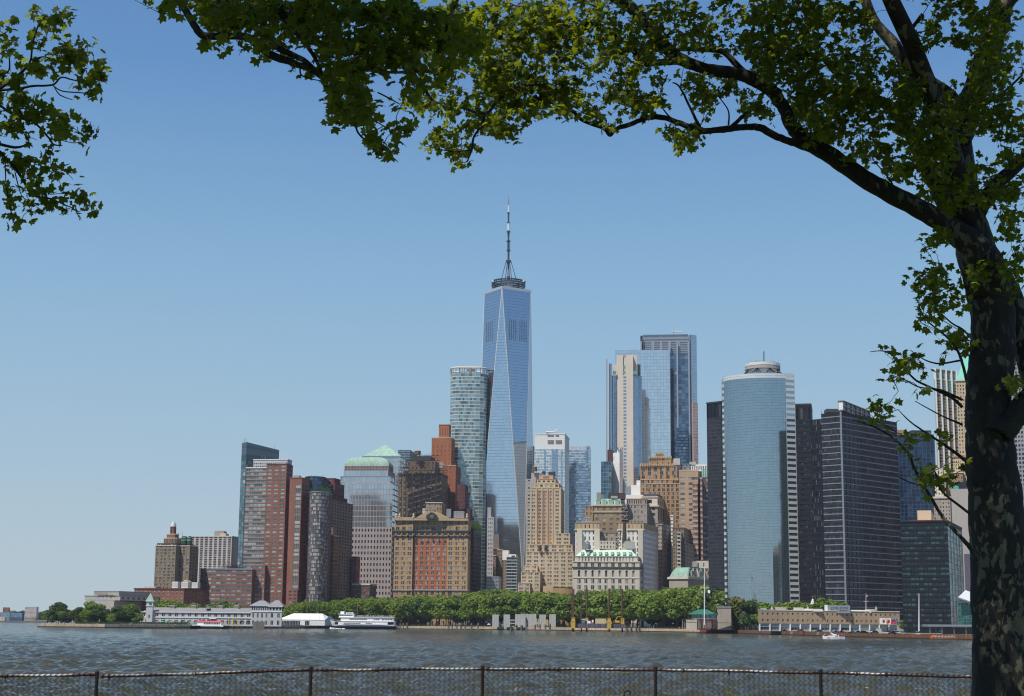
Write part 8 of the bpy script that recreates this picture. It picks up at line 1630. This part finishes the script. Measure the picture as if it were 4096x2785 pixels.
SPA = [(1760, 110, 150, 110, 120), (1900, 240, 170, 190, 230), (2010, 110, 190, 120, 190), (2150, 250, 230, 190, 330), (2310, 110, 280, 120, 280), (2450, 320, 190, 100, 110), (2250, 410, 120, 60, 55), (2060, 440, 110, 80, 80), (1960, 400, 120, 80, 70), (2010, 520, 55, 45, 28), (1930, 490, 60, 35, 24), (1720, 550, 45, 35, 12), (1790, 590, 45, 25, 9), (1860, 525, 45, 25, 9), (1848, 640, 45, 24, 11), (1885, 600, 30, 18, 5), (1710, 592, 20, 14, 4), (1740, 420, 90, 40, 34), (1640, 390, 50, 25, 14),
       (2284, 369, 70, 60, 30), (2365, 452, 42, 26, 10), (2245, 460, 36, 20, 8), (2500, 395, 110, 60, 45), (2580, 420, 80, 45, 28), (2432, 515, 18, 14, 4), (2600, 130, 280, 130, 190), (2900, 100, 250, 130, 190), (3140, 140, 180, 170, 170), (2800, 400, 50, 45, 15), (2740, 545, 70, 26, 22), (2700, 575, 30, 18, 5), (2835, 430, 25, 30, 6), (2890, 350, 60, 45, 20), (2990, 420, 60, 45, 18), (3060, 460, 45, 40, 12), (2760, 330, 60, 45, 22),
       (3200, 250, 150, 140, 110), (3330, 330, 160, 110, 110), (3240, 440, 110, 80, 60), (3400, 480, 140, 90, 90), (3540, 400, 130, 110, 90), (3690, 520, 120, 100, 90), (3470, 600, 110, 60, 50), (3590, 690, 80, 45, 24), (3310, 550, 55, 35, 16), (3420, 200, 110, 100, 60), (3350, 60, 120, 70, 60), (3700, 150, 50, 50, 8), (3730, 110, 30, 25, 4), (3830, 90, 110, 90, 60), (3990, 230, 100, 220, 120), (3870, 440, 130, 120, 100), (3740, 640, 90, 70, 50), (3800, 770, 110, 80, 70), (3950, 730, 130, 90, 80), (4050, 540, 70, 140, 50), (4050, 860, 50, 110, 34),
       (3650, 380, 70, 60, 22), (3600, 300, 60, 50, 14), (3715, 958, 55, 26, 12), (3780, 950, 50, 22, 8), (3700, 1085, 35, 18, 5), (3760, 1075, 45, 30, 12), (3700, 1128, 55, 35, 16), (3770, 1165, 45, 45, 16), (3885, 1095, 50, 24, 15), (4000, 1105, 80, 22, 20), (4060, 1060, 40, 40, 10), (3720, 1235, 36, 34, 10), (3850, 1200, 40, 30, 8), (3745, 1282, 20, 18, 3), (3690, 1284, 12, 10, 2), (3745, 1342, 32, 22, 6), (3820, 1352, 42, 24, 9), (3650, 1440, 34, 26, 7), (3612, 1452, 20, 14, 3), (3548, 1415, 14, 12, 3), (3562, 1478, 24, 30, 6), (3590, 1495, 18, 12, 2), (3770, 1420, 20, 18, 3), (3880, 1388, 18, 18, 4), (3690, 1240, 14, 12, 2),
       (3520, 1625, 26, 22, 7), (3512, 1672, 24, 22, 6), (3455, 1678, 10, 10, 2), (3635, 1770, 20, 18, 4), (3780, 1738, 20, 14, 3), (3715, 1760, 14, 12, 2), (3740, 1898, 70, 24, 14), (3780, 1935, 34, 24, 6), (3862, 1865, 24, 12, 4), (3690, 1942, 24, 12, 3), (3715, 1590, 12, 10, 1), (3720, 1500, 15, 12, 2), (4060, 1510, 36, 24, 6), (4040, 1560, 36, 30, 7), (4070, 1000, 26, 60, 12), (4080, 1180, 20, 60, 6)]
spa = [(x, y, rx, ry, k, 16.2, 1.1) for x, y, rx, ry, k in SPA] + [(3450, -150, 800, 110, 420, 15.8, 1.5), (3800, -100, 300, 100, 90, 16.5, 1.2)]  # the last two are leaves above the frame, added for shade
spa += [('vol', (3.4, 14.4, 15.0), (3.0, 2.2, 1.1), 2600, 0, 0), ('vol', (2.6, 13.0, 16.8), (3.2, 2.2, 1.0), 1500, 0, 0)]  # unseen leaf masses overhead, added to shade the trunk and limbs
leaves(A_t, spa, 300, .053, .66)

B_t = Tree(thing('plane_tree', 'second near plane tree whose dark sprays hang in from the left and top', 'tree', (-8.0, 12.0, ISL)))
mb = MB(); tp = crom([(-8, 12, ISL - .1), (-7.9, 12, 7.5), (-7.6, 11.9, 10.5), (-7.0, 11.6, 13.5)], 6); mb.tube(tp, [.36 - .12 * i / len(tp) for i in range(len(tp))], 16); mb.build('trunk', BARK, B_t.root, smooth=True)
def wlimb(pts, r0, r1, nm='limb'): c_ = crom(pts, 6); mb = MB(); mb.tube(c_, [r0 + (r1 - r0) * i / len(c_) for i in range(len(c_))], 9); mb.build(nm, BARK, B_t.root, smooth=True); B_t.nodes += c_; return c_
bs_ = P(690, -60, 11.3); wlimb([(-7.0, 11.6, 13.2), (-5.6, 11.4, 13.6), (-4, 11.3, 13.0), tuple(P(560, -200, 11.3)), tuple(bs_)], .16, .035)
wlimb([(-7.0, 11.6, 13.4), (-5, 10, 15), (-3, 8.6, 15.6)], .14, .05); wlimb([(-4, 11.3, 13.0), tuple(P(1400, -300, 11.2)), tuple(P(2000, -150, 11.4))], .09, .03)  # first limb is unseen and reaches the added shading leaves
lb_ = P(-260, 380, 13); wlimb([(-7.7, 12, 9.4), (-6.6, 12.6, 10.2), tuple(lb_)], .12, .05); wlimb([(-7.8, 12, 8.2), (-6.4, 12.6, 8.9), tuple(P(-200, 640, 13))], .10, .04)
D = 11.3
for pts in ([(690, -60, 36), (735, 30, 32), (770, 90, 30), (802, 136, 32), (851, 146, 30), (972, 146, 34), (1040, 180, 36), (1085, 222, 34), (1189, 256, 30), (1284, 308, 18), (1310, 370, 12)], [(880, -40, 24), (860, 40, 24), (830, 95, 22), (870, 100, 20), (950, 110, 20), (1000, 90, 26), (1095, 180, 26), (1160, 215, 26), (1213, 241, 24), (1293, 297, 20), (1412, 284, 20), (1454, 265, 16), (1560, 290, 12), (1653, 284, 14), (1733, 279, 12), (1814, 246, 9), (1900, 200, 6)], [(1110, -60, 26), (1130, 60, 22), (1150, 90, 20), (1250, 215, 16), (1290, 300, 14), (1300, 350, 12), (1350, 420, 9), (1412, 487, 8), (1435, 535, 8), (1478, 577, 7), (1511, 618, 5), (1565, 628, 3)],
            [(1420, -60, 30), (1330, -5, 26), (1240, 20, 24), (1150, 60, 24), (1095, 40, 18)], [(1650, 284, 12), (1686, 335, 10), (1729, 402, 10)], [(1500, 485, 5), (1560, 520, 5), (1595, 552, 4)], [(1510, 370, 6), (1560, 395, 6), (1600, 418, 4)], [(1200, 270, 8), (1205, 300, 7), (1240, 315, 5), (1290, 325, 4)], [(1600, -60, 22), (1560, 60, 18), (1500, 160, 14), (1420, 270, 10)], [(1850, -60, 16), (1800, 80, 12), (1760, 180, 8)]): B_t.limb(pts, D, 'branch', 9, 5, .05)
D = 13.0
for pts in ([(-260, 380, 24), (-60, 372, 18), (5, 350, 16), (60, 310, 13), (91, 286, 11), (122, 243, 9), (130, 180, 8), (150, 110, 7), (168, 82, 5)], [(122, 243, 6), (170, 228, 6), (210, 238, 5), (250, 258, 3)], [(-60, 365, 12), (60, 357, 11), (130, 345, 10), (210, 340, 9), (245, 310, 7), (290, 320, 6), (345, 332, 3)], [(210, 340, 6), (250, 365, 5), (330, 372, 5), (372, 382, 2)], [(215, 345, 5), (240, 380, 5), (290, 400, 3)], [(-200, 400, 14), (-40, 405, 12), (70, 470, 10), (130, 485, 8), (190, 545, 8), (215, 578, 7), (250, 582, 4)], [(240, 560, 4), (300, 572, 4), (350, 560, 3)], [(-200, 560, 16), (-60, 565, 13), (60, 590, 11), (115, 576, 7)], [(-200, 640, 22), (-40, 595, 16), (30, 640, 13), (80, 700, 11), (130, 778, 9), (200, 795, 8), (260, 820, 6), (300, 840, 4), (320, 882, 3)],
            [(20, 640, 6), (25, 740, 5), (45, 850, 5), (60, 900, 3)], [(-60, 300, 10), (30, 290, 8), (35, 220, 5), (20, 200, 3)], [(-60, 170, 10), (0, 145, 7), (30, 125, 4)], [(200, 778, 4), (240, 775, 3), (275, 775, 2)], [(60, 690, 5), (85, 780, 4), (110, 800, 2)], [(215, 475, 3), (218, 440, 3), (200, 415, 2)], [(80, 440, 8), (90, 520, 6), (130, 590, 4)]): B_t.limb(pts, D, 'branch', 7, 5, .06)
SPB = [(1150, 40, 280, 70, 130), (1420, 80, 280, 90, 190), (1650, 110, 230, 110, 190), (1000, 50, 200, 50, 50), (820, 20, 110, 26, 24), (900, 110, 90, 26, 12), (1130, 150, 110, 40, 24), (1350, 220, 120, 60, 60), (1500, 220, 150, 70, 80), (1700, 220, 150, 70, 80), (1360, 340, 70, 45, 30), (1430, 390, 70, 45, 32), (1345, 430, 30, 26, 8), (1450, 460, 60, 36, 20), (1345, 468, 22, 14, 4), (1370, 490, 24, 12, 4), (1495, 530, 28, 22, 6), (1470, 550, 18, 14, 3), (1548, 608, 26, 22, 8), (1600, 525, 30, 22, 8), (1520, 590, 20, 14, 3), (1600, 400, 34, 20, 7), (1700, 320, 90, 36, 32), (1820, 190, 90, 80, 60), (1900, 170, 60, 50, 20), (930, 205, 34, 16, 5), (1050, 225, 22, 12, 4), (1120, 190, 40, 20, 5), (665, 30, 20, 18, 5), (680, 12, 18, 12, 3), (845, 160, 30, 12, 3), (860, 172, 12, 10, 2), (530, -2, 10, 6, 2), (1250, 290, 30, 20, 4), (1200, 60, 120, 60, 40)]
SPL = [(150, 26, 22, 15, 5), (205, 78, 32, 18, 9), (240, 60, 24, 16, 4), (280, 55, 24, 18, 6), (40, 80, 20, 20, 6), (20, 110, 24, 10, 3), (20, 188, 26, 12, 4), (55, 192, 12, 8, 2), (165, 158, 18, 16, 4), (232, 152, 14, 10, 3), (270, 190, 40, 22, 12), (340, 185, 18, 22, 6), (270, 235, 44, 22, 12), (335, 258, 20, 18, 5), (405, 265, 32, 26, 12), (390, 300, 36, 18, 9), (325, 340, 26, 18, 7), (120, 275, 50, 22, 12), (200, 268, 30, 16, 7), (30, 292, 36, 20, 8), (80, 335, 50, 18, 11), (60, 390, 50, 26, 12), (130, 440, 44, 32, 14), (188, 412, 14, 12, 3), (185, 415, 16, 10, 2), (210, 432, 8, 6, 1), (30, 490, 40, 50, 16), (130, 495, 34, 16, 6), (255, 482, 50, 22, 12), (345, 488, 22, 18, 6), (265, 530, 50, 22, 11), (345, 545, 20, 16, 5), (148, 552, 26, 10, 3), (60, 630, 50, 32, 14), (120, 665, 50, 30, 15), (190, 620, 20, 20, 4), (255, 690, 36, 24, 11), (285, 715, 14, 12, 3), (140, 755, 46, 32, 14), (125, 825, 30, 22, 7), (185, 810, 24, 20, 6), (260, 812, 20, 16, 5), (345, 800, 22, 12, 5), (352, 832, 20, 20, 5), (280, 852, 20, 10, 3), (20, 745, 24, 18, 5), (55, 810, 16, 8, 2), (55, 885, 16, 10, 3), (88, 905, 16, 14, 3), (-60, 600, 60, 120, 20), (-60, 350, 60, 150, 20)]
leaves(B_t, [(x, y, rx, ry, k, 11.3, .9) for x, y, rx, ry, k in SPB] + [(x, y, rx, ry, k, 13.0, .4) for x, y, rx, ry, k in SPL] + [(1300, -200, 600, 120, 200, 11, .9), ('vol', (-3.6, 8.8, 14.9), (3.4, 2.2, 1.2), 6000, 0, 0), ('vol', (-8.2, 9.6, 12.2), (2.2, 2.0, 1.6), 1500, 0, 0)], 300, .055, .50)  # boxes and top ellipse: unseen leaves, added to keep the sprays dark

# ---------------------------------------------------------------- air
hz_m = bpy.data.materials.new('air_haze'); hz_m.use_nodes = True; hn = hz_m.node_tree.nodes; hn.remove(hn['Principled BSDF']); pv = hn.new('ShaderNodeVolumePrincipled'); pv.inputs['Color'].default_value = (0.80, 0.88, 1.0, 1); pv.inputs['Density'].default_value = HAZE; pv.inputs['Anisotropy'].default_value = .3; hz_m.node_tree.links.new(pv.outputs[0], hn['Material Output'].inputs['Volume'])
mb = MB(); mb.box(-5750, 5750, -330, 5750, -2.2, 640); mb.build('haze', hz_m, kind='stuff')
